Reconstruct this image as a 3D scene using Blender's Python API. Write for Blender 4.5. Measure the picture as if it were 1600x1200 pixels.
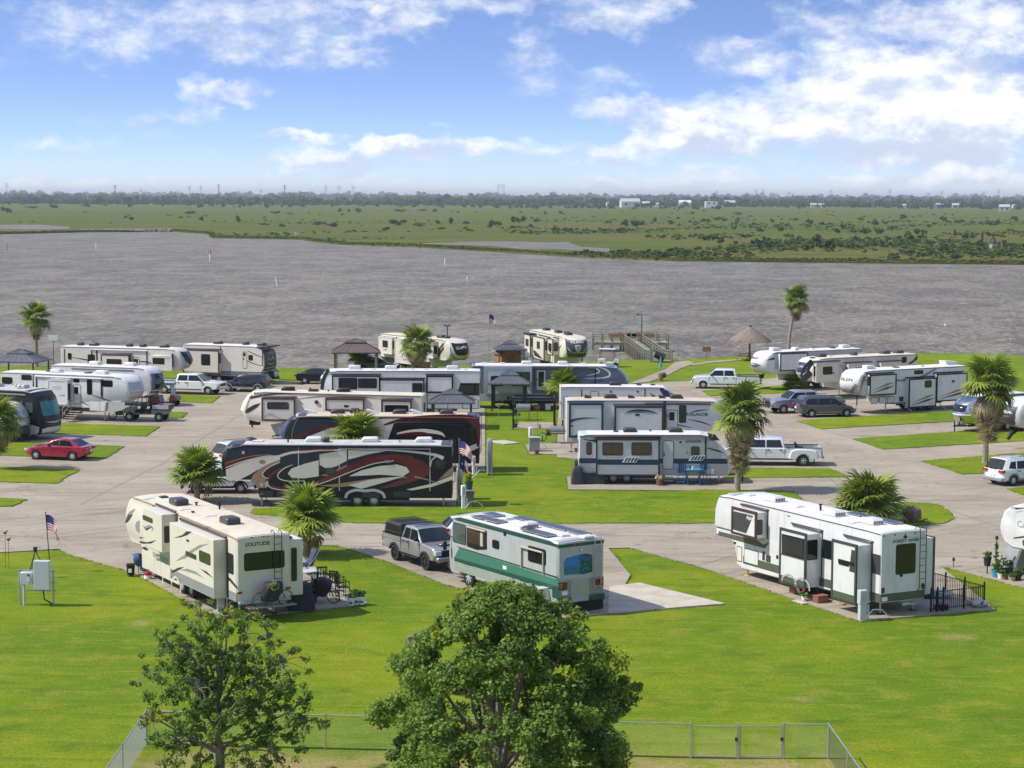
import bpy, math, random
import numpy as np
from math import radians as RAD, sin, cos, pi, sqrt
from mathutils import Vector, Matrix, Euler
from mathutils.geometry import tessellate_polygon
random.seed(7)
SC=bpy.context.scene
for o in list(bpy.data.objects): bpy.data.objects.remove(o)
COL=SC.collection
# ------------------------------------------------------------------ camera
cd=bpy.data.cameras.new('camera'); cam=bpy.data.objects.new('camera',cd); COL.objects.link(cam)
cd.sensor_width=36; cd.lens=36*3100/1600; cd.clip_start=.5; cd.clip_end=90000
PITCH=math.atan((600-304.5)/3100); ROLL=math.atan(6/1600)
cam.matrix_world=Matrix.Translation((0,0,18.2))@Matrix.Rotation(pi/2-PITCH,4,'X')@Matrix.Rotation(ROLL,4,'Z')
SC.camera=cam
# ------------------------------------------------------------------ light
SUN_AZ=RAD(-97); SUN_EL=RAD(48)          # azimuth from +Y towards +X; the sun stands to the left
sd=bpy.data.lights.new('sun','SUN'); sd.energy=3.9; sd.angle=RAD(.55); sd.color=(1,.95,.86)
sun=bpy.data.objects.new('sun',sd); COL.objects.link(sun)
sdir=Vector((sin(SUN_AZ)*cos(SUN_EL),cos(SUN_AZ)*cos(SUN_EL),sin(SUN_EL)))
sun.rotation_euler=sdir.to_track_quat('Z','Y').to_euler()
vs=SC.view_settings; vs.view_transform='Standard'; vs.look='None'; vs.exposure=.45; vs.gamma=1; vs.use_curve_mapping=False
SC.cycles.use_denoising=True; SC.cycles.denoising_prefilter='ACCURATE'; SC.cycles.max_bounces=6; SC.cycles.diffuse_bounces=2; SC.cycles.glossy_bounces=2
SC.cycles.transmission_bounces=3; SC.cycles.volume_bounces=0; SC.cycles.transparent_max_bounces=8; SC.cycles.caustics_reflective=False
SC.cycles.sample_clamp_indirect=3
# ------------------------------------------------------------------ world
wd=bpy.data.worlds.new('World'); SC.world=wd; wd.use_nodes=True
nt=wd.node_tree; nt.nodes.clear()
class NT:
    """tiny node-graph writer: sockets or numbers in, socket out"""
    def __init__(s,t): s.t=t
    def node(s,typ,**kw):
        n=s.t.nodes.new(typ)
        for k,v in kw.items(): setattr(n,k,v)
        return n
    def put(s,sock,v):
        if hasattr(v,'links'): s.t.links.new(v,sock)
        elif v is not None: sock.default_value=v
    def m(s,op,a,b=None,c=None,clamp=False):
        n=s.node('ShaderNodeMath',operation=op,use_clamp=clamp)
        for i,v in enumerate((a,b,c)): s.put(n.inputs[i],v)
        return n.outputs[0]
    def v(s,op,a,b=None,c=None):
        n=s.node('ShaderNodeVectorMath',operation=op)
        for i,x in enumerate((a,b,c)): s.put(n.inputs[i],x)
        return n.outputs['Value'] if op in('DOT_PRODUCT','LENGTH') else n.outputs[0]
    def noise(s,vec,scale,detail=4,rough=.55,dist=0,col=False,lac=2):
        n=s.node('ShaderNodeTexNoise'); s.put(n.inputs['Vector'],vec)
        n.inputs['Scale'].default_value=scale; n.inputs['Detail'].default_value=detail
        n.inputs['Roughness'].default_value=rough; n.inputs['Distortion'].default_value=dist; n.inputs['Lacunarity'].default_value=lac
        return n.outputs['Color' if col else 'Fac']
    def mix(s,f,a,b,bl='MIX'):
        n=s.node('ShaderNodeMix',data_type='RGBA',blend_type=bl)
        s.put(n.inputs[0],f)
        for i,v in ((6,a),(7,b)):
            if not hasattr(v,'links') and len(v)==3: v=(*v,1)
            s.put(n.inputs[i],v)
        return n.outputs[2]
    def ramp(s,f,lo,hi,a=0.,b=1.,smooth=True):
        n=s.node('ShaderNodeMapRange',interpolation_type='SMOOTHSTEP' if smooth else 'LINEAR')
        s.put(n.inputs[0],f)
        for i,v in zip((1,2,3,4),(lo,hi,a,b)): s.put(n.inputs[i],v)
        return n.outputs[0]
    def comb(s,x,y,z):
        n=s.node('ShaderNodeCombineXYZ')
        for i,v in enumerate((x,y,z)): s.put(n.inputs[i],v)
        return n.outputs[0]
    def sep(s,v):
        n=s.node('ShaderNodeSeparateXYZ'); s.put(n.inputs[0],v); return n.outputs
w=NT(nt)
dirn=w.node('ShaderNodeTexCoord').outputs['Generated']
X,Y,Z=w.sep(dirn)[:3]
sky=w.node('ShaderNodeTexSky',sky_type='NISHITA',sun_disc=False,sun_elevation=SUN_EL,sun_rotation=SUN_AZ,air_density=1.1,dust_density=.25,ozone_density=2.2)
zz=w.m('MULTIPLY_ADD',w.m('ABSOLUTE',Z),4.3,.035)
w.put(sky.inputs[0],w.v('NORMALIZE',w.comb(X,Y,zz)))
# cumulus: soft clumps at azimuth/elevation (radians), broken up by fractal noise
az=w.m('ARCTAN2',X,Y); el=w.m('ARCSINE',Z)
p0=w.comb(az,el,0.)
warp=w.v('MULTIPLY',w.v('SUBTRACT',w.noise(w.v('MULTIPLY',p0,(1,1.5,1)),38,5,.6,col=True),(.5,.5,.5)),(.05,.028,0))
pw=w.v('ADD',p0,warp)
CL=[(90,50,190,60,.5),(215,90,60,30,.55),(430,45,170,50,.85),(540,95,60,24,.65),(310,155,30,38,.8),(380,140,55,18,.85),(690,12,140,22,.75),(640,40,45,24,.65),
(960,18,90,36,.95),(830,72,45,40,.6),(1130,90,80,34,.75),(1290,40,90,36,.75),(980,170,75,18,.85),(1050,195,55,14,.75),(1200,195,170,50,1.25),(1310,120,110,45,1.1),
(1420,180,140,80,1.2),(1510,60,130,80,1.1),(1530,205,150,60,1.2),(1090,225,80,24,1.05),(950,240,85,19,1.15),(740,232,115,18,1.1),(520,245,85,20,1.1),(470,214,75,9,1.),(150,235,170,16,.42),(250,190,120,14,.4),(880,130,120,30,.45),
(610,235,70,15,.85),(490,272,75,9,.85),(40,289,70,12,.8),(165,290,80,12,.8),(350,294,50,8,.55),(880,294,110,12,.85),(1060,280,130,20,.85),(1360,286,120,16,.9),(1530,276,110,18,.9),(690,192,24,7,.6),(640,290,80,9,.5)]
acc=0.; shd=0.
for (px,py,rx,ry,wt) in CL:
    ix,iy=3100/rx,3100/ry; a0,e0=(px-800)/3100,(304-py)/3100
    q=w.v('MULTIPLY_ADD',pw,(ix,iy,0),(-a0*ix,-e0*iy,0))
    f=w.m('SUBTRACT',1.,w.m('MULTIPLY',w.v('DOT_PRODUCT',q,q),.55),clamp=True)
    acc=w.m('MULTIPLY_ADD',f,wt,acc)
    shd=w.m('MULTIPLY_ADD',w.m('MULTIPLY',f,w.v('DOT_PRODUCT',q,(0,1,0))),wt,shd)
# broken cloud everywhere else round the sky, cover raised for a whiter fill light
d3=w.v('MULTIPLY',dirn,(1,1,2.6))
gen=w.ramp(w.noise(d3,3.1,3,.5),.40,.64,0.,1.1)
out=w.m('MAXIMUM',w.ramp(w.m('ABSOLUTE',az),.3,.5),w.ramp(el,.13,.25))
acc=w.m('MAXIMUM',acc,w.m('MULTIPLY',gen,out))
q1=w.v('MULTIPLY',p0,(1,1.7,1))
n1=w.noise(q1,30,9,.62); n2=w.noise(w.v('ADD',q1,(.004,-.010,0)),30,9,.62)
fine=w.noise(w.v('MULTIPLY',p0,(1,2.2,1)),120,6,.65)
raw=w.m('ADD',acc,w.m('ADD',w.m('MULTIPLY',w.m('SUBTRACT',n1,.5),2.3),w.m('MULTIPLY',w.m('SUBTRACT',fine,.5),.35)))
dens=w.ramp(raw,.10,1.42)
dens=w.m('MULTIPLY',dens,w.ramp(acc,.02,.35))
lit=w.m('ADD',w.m('MULTIPLY_ADD',w.m('SUBTRACT',n1,n2),2.6,.62),w.m('MULTIPLY',shd,.42))
ccol=w.mix(w.ramp(lit,.15,.95),(3.5,3.95,4.9),(5.9,5.95,6.05))
skyc=w.mix(1.,sky.outputs[0],(.86,.87,1.06),'MULTIPLY')
hz=w.ramp(el,0.,.055,.22,0.)
skyc=w.mix(hz,skyc,(3.35,4.05,5.2))
fin=w.mix(w.m('MULTIPLY',dens,.93),skyc,ccol)
bg=w.node('ShaderNodeBackground'); w.put(bg.inputs[0],fin); bg.inputs[1].default_value=.14
wo=w.node('ShaderNodeOutputWorld'); nt.links.new(bg.outputs[0],wo.inputs[0])
wd.cycles.sampling_method='MANUAL'; wd.cycles.sample_map_resolution=512
# ------------------------------------------------------------------ materials
MATS={}
def mat(name,col,rough=.5,metal=0.,var=0.,sc=2.,coat=0.,spec=.5,bump=0.,bsc=30,rnd=0.,dirt=0.):
    """painted / solid surface: base colour with low-contrast grime noise"""
    if name in MATS: return MATS[name]
    m=bpy.data.materials.new(name); m.use_nodes=True; t=NT(m.node_tree)
    b=m.node_tree.nodes['Principled BSDF']
    b.inputs['Roughness'].default_value=rough; b.inputs['Metallic'].default_value=metal
    b.inputs['Coat Weight'].default_value=coat; b.inputs['Specular IOR Level'].default_value=spec
    c=(*col,1); tc=t.node('ShaderNodeTexCoord').outputs['Object']
    if var:
        n=t.noise(tc,sc,5,.6)
        f=t.ramp(n,.25,.75,1-var,1+var*.6,False)
        cc=t.mix(1.,c,t.comb(f,f,f),'MULTIPLY')
    else: cc=c
    if dirt:
        dn=t.ramp(t.noise(t.v('MULTIPLY',tc,(1.2,1.2,.22)),1.6,6,.65),.48,.8,0.,dirt)
        cc=t.mix(dn,cc,(.23,.19,.14))
    if rnd:
        r=t.node('ShaderNodeObjectInfo').outputs['Random']
        f=t.ramp(r,0.,1.,1-rnd,1+rnd,False); cc=t.mix(1.,cc,t.comb(f,f,f),'MULTIPLY')
    t.put(b.inputs['Base Color'],cc)
    if bump:
        bn=t.node('ShaderNodeBump'); bn.inputs['Strength'].default_value=bump; bn.inputs['Distance'].default_value=.02
        t.put(bn.inputs['Height'],t.noise(tc,bsc,4,.6)); t.put(b.inputs['Normal'],bn.outputs[0])
    MATS[name]=m; return m
def glassy(name,col,rough=.06):
    return mat(name,col,rough,0,.25,1.3,spec=.6)
M=dict(
 white=mat('white_gelcoat',(.68,.68,.675),.32,var=.07,sc=1.2,dirt=.3), grey_white=mat('grey_white_gelcoat',(.58,.60,.60),.35,var=.05,dirt=.08),
 cream=mat('cream_gelcoat',(.66,.615,.52),.35,var=.05,dirt=.10), almond=mat('almond_gelcoat',(.66,.62,.54),.35,var=.06,dirt=.12),
 roofwhite=mat('white_roof_membrane',(.68,.66,.62),.6,var=.14,sc=1.5,dirt=.32), roofcream=mat('stained_cream_roof',(.64,.57,.45),.65,var=.14,sc=1.3,dirt=.30),
 rooftan=mat('tan_roof',(.56,.47,.36),.65,var=.10,dirt=.2), roofgrey=mat('weathered_roof',(.50,.48,.47),.7,var=.25,sc=1.8,dirt=.35),
 black=mat('black_trim',(.012,.012,.013),.5,var=.15,spec=.3), gloss_black=mat('gloss_black_paint',(.010,.010,.012),.3,coat=.12,spec=.3), dark=mat('dark_grey_trim',(.03,.03,.034),.5,var=.15),
 char=mat('charcoal_panel',(.05,.05,.052),.4,var=.1), grey=mat('grey_paint',(.25,.26,.27),.4,var=.1), lgrey=mat('light_grey_paint',(.42,.44,.46),.4,var=.08),
 maroon=mat('maroon_paint',(.11,.012,.018),.2,coat=.4), tan=mat('tan_paint',(.30,.20,.12),.3,coat=.2), brown=mat('dark_brown_trim',(.06,.03,.025),.45),
 olive=mat('olive_grey_panel',(.085,.10,.075),.4,var=.08), navy=mat('navy_paint',(.02,.035,.09),.3), bluegrey=mat('blue_grey_paint',(.10,.13,.19),.22,coat=.3,var=.05),
 teal=mat('teal_green_paint',(.055,.18,.135),.35,var=.07), dkgreen=mat('dark_green_paint',(.015,.075,.055),.3,var=.07), oldwhite=mat('weathered_white_panel',(.41,.425,.43),.4,var=.10,dirt=.28),sage=mat('weathered_sage_panel',(.31,.34,.30),.4,var=.12,dirt=.3),
 glass=glassy('dark_window_glass',(.012,.016,.017)), ggreen=glassy('green_tinted_glass',(.03,.055,.025)), gbrown=glassy('bronze_tinted_glass',(.07,.05,.03)), gteal=glassy('teal_sunshade_glass',(.02,.19,.18),.15),
 gcar=glassy('car_glass',(.014,.02,.022),.08), gplain=glassy('plain_window_glass',(.06,.09,.08),.05),
 tyre=mat('tyre_rubber',(.02,.02,.021),.8,var=.2), alloy=mat('alloy_rim',(.55,.55,.56),.32,.35), chrome=mat('chrome',(.75,.75,.76),.12,1.), wire=mat('dull_fence_wire',(.22,.24,.23),.6,.3),galv=mat('galvanised_steel',(.42,.44,.45),.42,.6,var=.15),
 steel=mat('grey_steel',(.3,.31,.32),.4,.5,var=.1), redlamp=mat('red_lamp',(.35,.008,.012),.15,coat=.6), amber=mat('amber_lamp',(.55,.16,.02),.2,coat=.5), lamp=mat('headlamp_lens',(.7,.72,.74),.08,.3,coat=.8),
 red=mat('red_car_paint',(.36,.008,.045),.22,.25,coat=1.), wpaint=mat('white_car_paint',(.74,.75,.75),.25,coat=1.), silver=mat('silver_car_paint',(.42,.44,.46),.28,.55,coat=1.), gunmetal=mat('grey_car_paint',(.10,.10,.105),.25,.5,coat=1.),
 dkblue=mat('dark_blue_car_paint',(.015,.02,.03),.2,.2,coat=1.), greypaint=mat('stone_silver_paint',(.36,.36,.37),.28,.5,coat=1.),
 cloth=mat('dark_cover_cloth',(.035,.028,.045),.85,var=.3,sc=4,bump=.5,bsc=6), wood=mat('weathered_wood',(.27,.26,.19),.8,var=.3,sc=6,rnd=.18), woodgreen=mat('green_grey_timber',(.26,.255,.175),.8,var=.35,sc=4,rnd=.2),
 cedar=mat('cedar_wood',(.30,.15,.07),.7,var=.2,sc=5,rnd=.1), rust=mat('rusty_iron',(.16,.08,.05),.8,var=.3), thatch=mat('palm_thatch',(.20,.155,.115),.9,var=.4,sc=5,rnd=.2), roofmetal=mat('grey_metal_roofing',(.13,.135,.145),.45,.3,var=.12),
 rooftaupe=mat('taupe_roofing',(.13,.095,.085),.6,var=.1), solar=mat('solar_cells',(.045,.055,.085),.25,.2,var=.2,sc=5), blueply=mat('blue_resin',(.01,.13,.28),.45,var=.1), lblue=mat('light_blue_resin',(.05,.30,.42),.45),
 yellow=mat('yellow_plastic',(.6,.42,.02),.5), orange=mat('orange_plastic',(.75,.12,.02),.5), bluecl=mat('denim_blue_cloth',(.05,.10,.22),.8,var=.2), gpot=mat('green_pot_glaze',(.015,.08,.06),.35), terracotta=mat('terracotta',(.26,.10,.06),.7,var=.2),
 ltan=mat('light_tan_slat',(.40,.33,.26),.7,var=.15,rnd=.1), frednavy=mat('flag_blue',(.02,.03,.17),.75), fred=mat('flag_red',(.42,.015,.035),.75), fwhite=mat('flag_white',(.8,.8,.8),.75), soil=mat('dark_soil',(.07,.05,.035),.95,var=.3,sc=5),
 lime=mat('lime_green_paint',(.25,.40,.03),.5), gbox=mat('pale_grey_cabinet',(.50,.54,.55),.4,var=.05), green=mat('green_plastic',(.02,.16,.05),.5), shade=mat('beige_roller_shade',(.45,.40,.32),.8),
 bark=mat('grey_bark',(.22,.19,.15),.95,var=.35,sc=7,bump=.6,bsc=18), palmbark=mat('palm_bark',(.30,.26,.20),.95,var=.35,sc=9,bump=.8,bsc=14), bone=mat('bone_white_plastic',(.7,.7,.66),.5), rock=mat('rough_rock',(.20,.15,.11),.95,var=.4,sc=3,bump=.8,bsc=5),
)
# ------------------------------------------------------------------ mesh helpers
class MB:
    def __init__(s): s.v=[]; s.f=[]; s.m=[]
    def add(s,vs,fs,m=0):
        o=len(s.v); s.v+=[tuple(q) for q in vs]; s.f+=[tuple(i+o for i in f) for f in fs]; s.m+=[m]*len(fs); return s
    def box(s,x0,x1,y0,y1,z0,z1,m=0,b=0.):
        if b: return s.prism([(x0+b,z0),(x1-b,z0),(x1,z0+b),(x1,z1-b),(x1-b,z1),(x0+b,z1),(x0,z1-b),(x0,z0+b)],y0,y1,b,m)
        v=[(x,y,z) for z in (z0,z1) for y in (y0,y1) for x in (x0,x1)]
        return s.add(v,[(0,2,3,1),(4,5,7,6),(0,1,5,4),(2,6,7,3),(0,4,6,2),(1,3,7,5)],m)
    def cyl(s,p,q,r,r2=None,n=10,m=0,cap=True):
        p=Vector(p); q=Vector(q); r2=r if r2 is None else r2; d=(q-p).normalized()
        a=d.orthogonal().normalized(); c=d.cross(a); v=[]
        for (o,rr) in ((p,r),(q,r2)):
            for i in range(n):
                t=2*pi*i/n; v.append(o+a*(cos(t)*rr)+c*(sin(t)*rr))
        f=[(i,(i+1)%n,n+(i+1)%n,n+i) for i in range(n)]
        if cap: f+=[tuple(range(n-1,-1,-1)),tuple(range(n,2*n))]
        return s.add(v,f,m)
    def tube(s,pts,r,n=6,m=0):
        pts=[Vector(p) for p in pts]; rr=r if isinstance(r,(list,tuple)) else [r]*len(pts); v=[]; a=None
        for i,p in enumerate(pts):
            d=(pts[min(i+1,len(pts)-1)]-pts[max(i-1,0)]).normalized()
            a=(a-d*a.dot(d)).normalized() if a is not None and (a-d*a.dot(d)).length>1e-4 else d.orthogonal().normalized()
            c=d.cross(a)
            v+=[p+a*(cos(2*pi*k/n)*rr[i])+c*(sin(2*pi*k/n)*rr[i]) for k in range(n)]
        f=[(i*n+k,i*n+(k+1)%n,(i+1)*n+(k+1)%n,(i+1)*n+k) for i in range(len(pts)-1) for k in range(n)]
        f+=[tuple(range(n-1,-1,-1)),tuple(range((len(pts)-1)*n,len(pts)*n))]
        return s.add(v,f,m)
    def ball(s,c,r,n=10,k=6,m=0,jit=0.):
        r=(r,r,r) if not isinstance(r,tuple) else r; v=[(c[0],c[1],c[2]-r[2])]
        for j in range(1,k):
            t=pi*j/k
            for i in range(n):
                q=1+random.uniform(-jit,jit); v.append((c[0]+r[0]*q*sin(t)*cos(2*pi*i/n),c[1]+r[1]*q*sin(t)*sin(2*pi*i/n),c[2]-r[2]*q*cos(t)))
        v.append((c[0],c[1],c[2]+r[2])); L=len(v)-1
        f=[(0,1+(i+1)%n,1+i) for i in range(n)]
        f+=[(1+j*n+i,1+j*n+(i+1)%n,1+(j+1)*n+(i+1)%n,1+(j+1)*n+i) for j in range(k-2) for i in range(n)]
        f+=[(L,1+(k-2)*n+i,1+(k-2)*n+(i+1)%n) for i in range(n)]
        return s.add(v,f,m)
    def prism(s,poly,y0,y1,b=0.,m=0,fn=None,ny=1,mtop=None):
        """outline poly (x,z) swept across y, edges chamfered by b, optional warp fn(x,y,z)"""
        A=sum(p[0]*q[1]-q[0]*p[1] for p,q in zip(poly,poly[1:]+poly[:1]))
        if A<0: poly=poly[::-1]
        n=len(poly); ins=inset(poly,b) if b else poly
        lay=[]
        if b: lay=[(ins,y0),(poly,y0+b)]+[(poly,y0+b+(y1-y0-2*b)*i/ny) for i in range(1,ny)]+[(poly,y1-b),(ins,y1)]
        else: lay=[(poly,y0+(y1-y0)*i/ny) for i in range(ny+1)]
        v=[]
        for (pl,y) in lay:
            for (x,z) in pl: v.append(fn(x,y,z) if fn else (x,y,z))
        f=[];mm=[]
        for j in range(len(lay)-1):
            for i in range(n):
                k=(i+1)%n; f.append((j*n+i,(j+1)*n+i,(j+1)*n+k,j*n+k))
        tri=tessellate_polygon([[Vector((x,z,0)) for x,z in poly]])
        L=(len(lay)-1)*n
        def orient(t):
            a,b_,c=[poly[i] for i in t]
            return t if (b_[0]-a[0])*(c[1]-a[1])-(c[0]-a[0])*(b_[1]-a[1])>0 else t[::-1]
        tri=[orient(tuple(t)) for t in tri]
        f+=[t for t in tri]+[tuple(L+i for i in t[::-1]) for t in tri]
        # outward for this winding (x,z ccw seen from -y)
        return s.add(v,f,m)
    def quad(s,a,b,c,d,m=0): return s.add([a,b,c,d],[(0,1,2,3)],m)
    def mesh(s,name,mats,ang=35):
        me=bpy.data.meshes.new(name); me.from_pydata(s.v,[],s.f)
        for q in (mats if isinstance(mats,(list,tuple)) else [mats]): me.materials.append(M[q] if isinstance(q,str) else q)
        me.polygons.foreach_set('material_index',s.m); me.polygons.foreach_set('use_smooth',[True]*len(s.f))
        me.update()
        try: me.set_sharp_from_angle(angle=RAD(ang))
        except Exception: pass
        return me
    def build(s,name,mats,parent=None,loc=None,rot=None,ang=35,**kw):
        return inst(s.mesh(name,mats,ang),name,parent,loc,rot,**kw)
def inset(poly,b):
    n=len(poly); r=[]
    for i in range(n):
        p0,p1,p2=poly[i-1],poly[i],poly[(i+1)%n]
        d1=(p1[0]-p0[0],p1[1]-p0[1]); d2=(p2[0]-p1[0],p2[1]-p1[1])
        l1=math.hypot(*d1) or 1; l2=math.hypot(*d2) or 1
        n1=(-d1[1]/l1,d1[0]/l1); n2=(-d2[1]/l2,d2[0]/l2)
        k=1+n1[0]*n2[0]+n1[1]*n2[1]; k=max(k,.35)
        r.append((p1[0]+b*(n1[0]+n2[0])/k,p1[1]+b*(n1[1]+n2[1])/k))
    return r
def inst(me,name,parent=None,loc=None,rot=None,label=None,cat=None,group=None,kind=None,scale=None):
    o=bpy.data.objects.new(name,me); COL.objects.link(o)
    if parent: o.parent=parent
    if loc is not None: o.location=loc
    if rot is not None: o.rotation_euler=rot
    if scale is not None: o.scale=scale if isinstance(scale,(tuple,list)) else (scale,)*3
    for k,v in (('label',label),('category',cat),('group',group),('kind',kind)):
        if v: o[k]=v
    return o
def thing(name,label,cat,loc,yaw=0,group=None,scale=None):
    loc=(loc[0],loc[1],loc[2] if len(loc)>2 else PAD)
    return inst(None,name,None,loc,(0,0,RAD(yaw)),label,cat,group,scale=scale)
PAD=.05
def catmull(pts,n=6):
    if len(pts)<3: return [tuple(pts[0]),tuple(pts[-1])] if n<2 else [tuple(a+(b-a)*i/n for a,b in zip(pts[0],pts[1])) for i in range(n+1)]
    P=[pts[0]]+list(pts)+[pts[-1]]; r=[]
    for i in range(1,len(P)-2):
        for k in range(n):
            t=k/n; r.append(tuple(.5*(2*b+(c-a)*t+(2*a-5*b+4*c-d)*t*t+(3*b-a-3*c+d)*t**3) for a,b,c,d in zip(P[i-1],P[i],P[i+1],P[i+2])))
    r.append(tuple(pts[-1])); return r
TXT={}
def text_mesh(t):
    """flat lettering as 2-D verts / faces, unit cap height, centred"""
    if t not in TXT:
        cu=bpy.data.curves.new('letters','FONT'); cu.body=t; cu.align_x='CENTER'; cu.resolution_u=2; cu.offset=.018
        ob=bpy.data.objects.new('letters',cu); COL.objects.link(ob); bpy.context.view_layer.update()
        me=bpy.data.meshes.new_from_object(ob.evaluated_get(bpy.context.evaluated_depsgraph_get()))
        v=[(q.co.x,q.co.y) for q in me.vertices]; f=[tuple(p.vertices) for p in me.polygons]
        bpy.data.objects.remove(ob); bpy.data.curves.remove(cu); bpy.data.meshes.remove(me)
        h=max(q[1] for q in v); wd_=max(q[0] for q in v)-min(q[0] for q in v); cx=(max(q[0] for q in v)+min(q[0] for q in v))/2
        TXT[t]=([((x-cx)/h,y/h) for x,y in v],f,wd_/h)
    return TXT[t]
# ================================================================== SETTING
def pos(t): return t.node('ShaderNodeNewGeometry').outputs['Position']
def ground_mat(name,build,rough=.9,bump=None,spec=.3):
    m=bpy.data.materials.new(name); m.use_nodes=True; t=NT(m.node_tree); b=m.node_tree.nodes['Principled BSDF']
    b.inputs['Roughness'].default_value=rough; b.inputs['Specular IOR Level'].default_value=spec
    P=pos(t); t.put(b.inputs['Base Color'],build(t,P))
    if bump:
        bn=t.node('ShaderNodeBump'); bn.inputs['Strength'].default_value=bump[2]; bn.inputs['Distance'].default_value=bump[1]
        t.put(bn.inputs['Height'],bump[0](t,P)); t.put(b.inputs['Normal'],bn.outputs[0])
    return m
def _rot(s,v,a):
    n=s.node('ShaderNodeVectorRotate',rotation_type='Z_AXIS'); s.put(n.inputs['Vector'],v); n.inputs['Angle'].default_value=a; return n.outputs[0]
NT.node_rot=_rot
def f_lawn(t,P):
    big=t.noise(P,.09,4,.6); mid=t.noise(P,.75,5,.65); fin=t.noise(P,7.5,4,.75); vf=t.noise(P,26,2,.7)
    c=t.mix(t.ramp(big,.36,.64),(.102,.182,.004),(.172,.228,.005))
    c=t.mix(t.m('MULTIPLY',t.ramp(mid,.45,.72),.55),c,(.27,.25,.03))
    c=t.mix(t.m('MULTIPLY',t.ramp(t.noise(t.v('ADD',P,(40,9,0)),.5,4,.6),.52,.74),.8),c,(.075,.135,.006))
    sk=t.noise(t.v('MULTIPLY',t.node_rot(P,RAD(4)),(.10,1.1,1)),1.,5,.6); c=t.mix(t.m('MULTIPLY',t.ramp(sk,.50,.70),.5),c,(.075,.135,.004)); sk2=t.noise(t.v('MULTIPLY',P,(.5,3.2,1)),1.,4,.65); c=t.mix(t.m('MULTIPLY',t.ramp(sk2,.52,.70),.4),c,(.27,.28,.03))
    g=t.m('MULTIPLY',t.ramp(fin,.2,.8,.5,1.5,False),t.ramp(vf,.25,.75,.62,1.4,False))
    c=t.mix(1.,c,t.comb(g,g,g),'MULTIPLY')
    # dry worn soil in the dog run and a few bald patches
    x,y,z=t.sep(P)[:3]
    run=t.m('MULTIPLY',t.ramp(t.m('ADD',y,t.m('MULTIPLY',t.noise(P,.5,4),2.4)),65.6,63.2),t.ramp(t.m('ABSOLUTE',t.m('ADD',x,.6)),12.5,10.5))
    worn=t.m('MULTIPLY',run,t.ramp(t.noise(P,.55,5,.65),.34,.60))
    for (cx,cy,rx,ry) in WORN:
        q=t.v('MULTIPLY',t.v('SUBTRACT',P,(cx,cy,0)),(1/rx,1/ry,0))
        worn=t.m('MAXIMUM',worn,t.m('MULTIPLY',t.ramp(t.m('ADD',t.v('LENGTH',q),t.m('MULTIPLY',t.noise(P,2.2,4),1.1)),1.35,.6),.55))
    return t.mix(worn,c,t.mix(t.ramp(fin,.35,.65),(.26,.20,.085),(.36,.31,.11)))
WORN=[(-15.749,83.028,.9,1.6),(-8.202,85.238,.5,.6),(18.511,81.029,1.4,1.5),(-22.331,92.639,1.6,3.),(10.512,70.716,1.2,.8),(-10.03,98.38,1.1,2.4),(-2.588,80.08,.8,1)]
M['lawn']=ground_mat('lawn_grass',f_lawn,.95,(lambda t,P:t.noise(P,16,3,.8),.06,.8),.15)
def f_conc(t,P):
    a=t.noise(P,.18,5,.6); s=t.noise(t.v('MULTIPLY',P,(.16,1.1,1)),1.,6,.65); f=t.noise(P,9,5,.7)
    c=t.mix(t.ramp(a,.3,.7),(.29,.252,.19),(.37,.325,.25))
    c=t.mix(t.m('MULTIPLY',t.ramp(s,.48,.74),.7),c,(.17,.135,.10))
    tr=t.noise(t.v('MULTIPLY',t.node_rot(P,RAD(-38)),(.05,1.5,1)),1.,5,.6)
    c=t.mix(t.m('MULTIPLY',t.ramp(tr,.52,.72),.5),c,(.16,.135,.11))
    st=t.noise(t.v('ADD',P,(7,3,0)),.9,5,.7)
    c=t.mix(t.m('MULTIPLY',t.ramp(st,.58,.74),.65),c,(.11,.09,.07))
    ck=t.m('MULTIPLY',t.ramp(t.m('ABSOLUTE',t.m('SUBTRACT',t.noise(P,.30,4,.6,.6),.5)),.0,.005,.75,0.),t.ramp(t.noise(P,.11,2),.45,.58))
    c=t.mix(ck,c,(.10,.085,.065))
    g=t.ramp(f,.2,.8,.8,1.18,False); return t.mix(1.,c,t.comb(g,g,g),'MULTIPLY')
M['conc']=ground_mat('worn_concrete',f_conc,.85,(lambda t,P:t.noise(P,14,4,.7),.01,.4))
M['concpale']=ground_mat('pale_concrete',lambda t,P:t.mix(t.ramp(t.noise(P,1.1,5,.65),.3,.75),(.50,.46,.38),(.38,.34,.27)),.85)
M['joint']=mat('dark_joint_filler',(.17,.145,.12),.9,var=.3)
def f_marsh(t,P):
    x,y,z=t.sep(P)[:3]
    b=t.noise(t.v('MULTIPLY',P,(.004,.011,1)),1.,6,.6); m=t.noise(t.v('MULTIPLY',P,(.02,.05,1)),1.,6,.65); f=t.noise(t.v('MULTIPLY',P,(.25,.35,1)),1.,4,.7)
    c=t.mix(t.ramp(b,.40,.60),(.072,.108,.012),(.112,.112,.024))
    c=t.mix(t.m('MULTIPLY',t.ramp(m,.5,.68),.8),c,(.045,.075,.014))
    c=t.mix(t.m('MULTIPLY',t.ramp(t.noise(t.v('MULTIPLY',P,(.006,.03,1)),1.,5,.6),.55,.7),.55),c,(.125,.095,.04))
    c=t.mix(t.m('MULTIPLY',t.ramp(t.noise(t.v('MULTIPLY',P,(.003,.016,1)),1.4,5,.6),.58,.70),.7),c,(.125,.145,.018))
    g=t.ramp(f,.2,.8,.6,1.4,False); return t.mix(1.,c,t.comb(g,g,g),'MULTIPLY')
M['marsh']=ground_mat('marsh_grass',f_marsh,.95,(lambda t,P:t.noise(P,.5,4,.8),.8,.7),.1)
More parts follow.
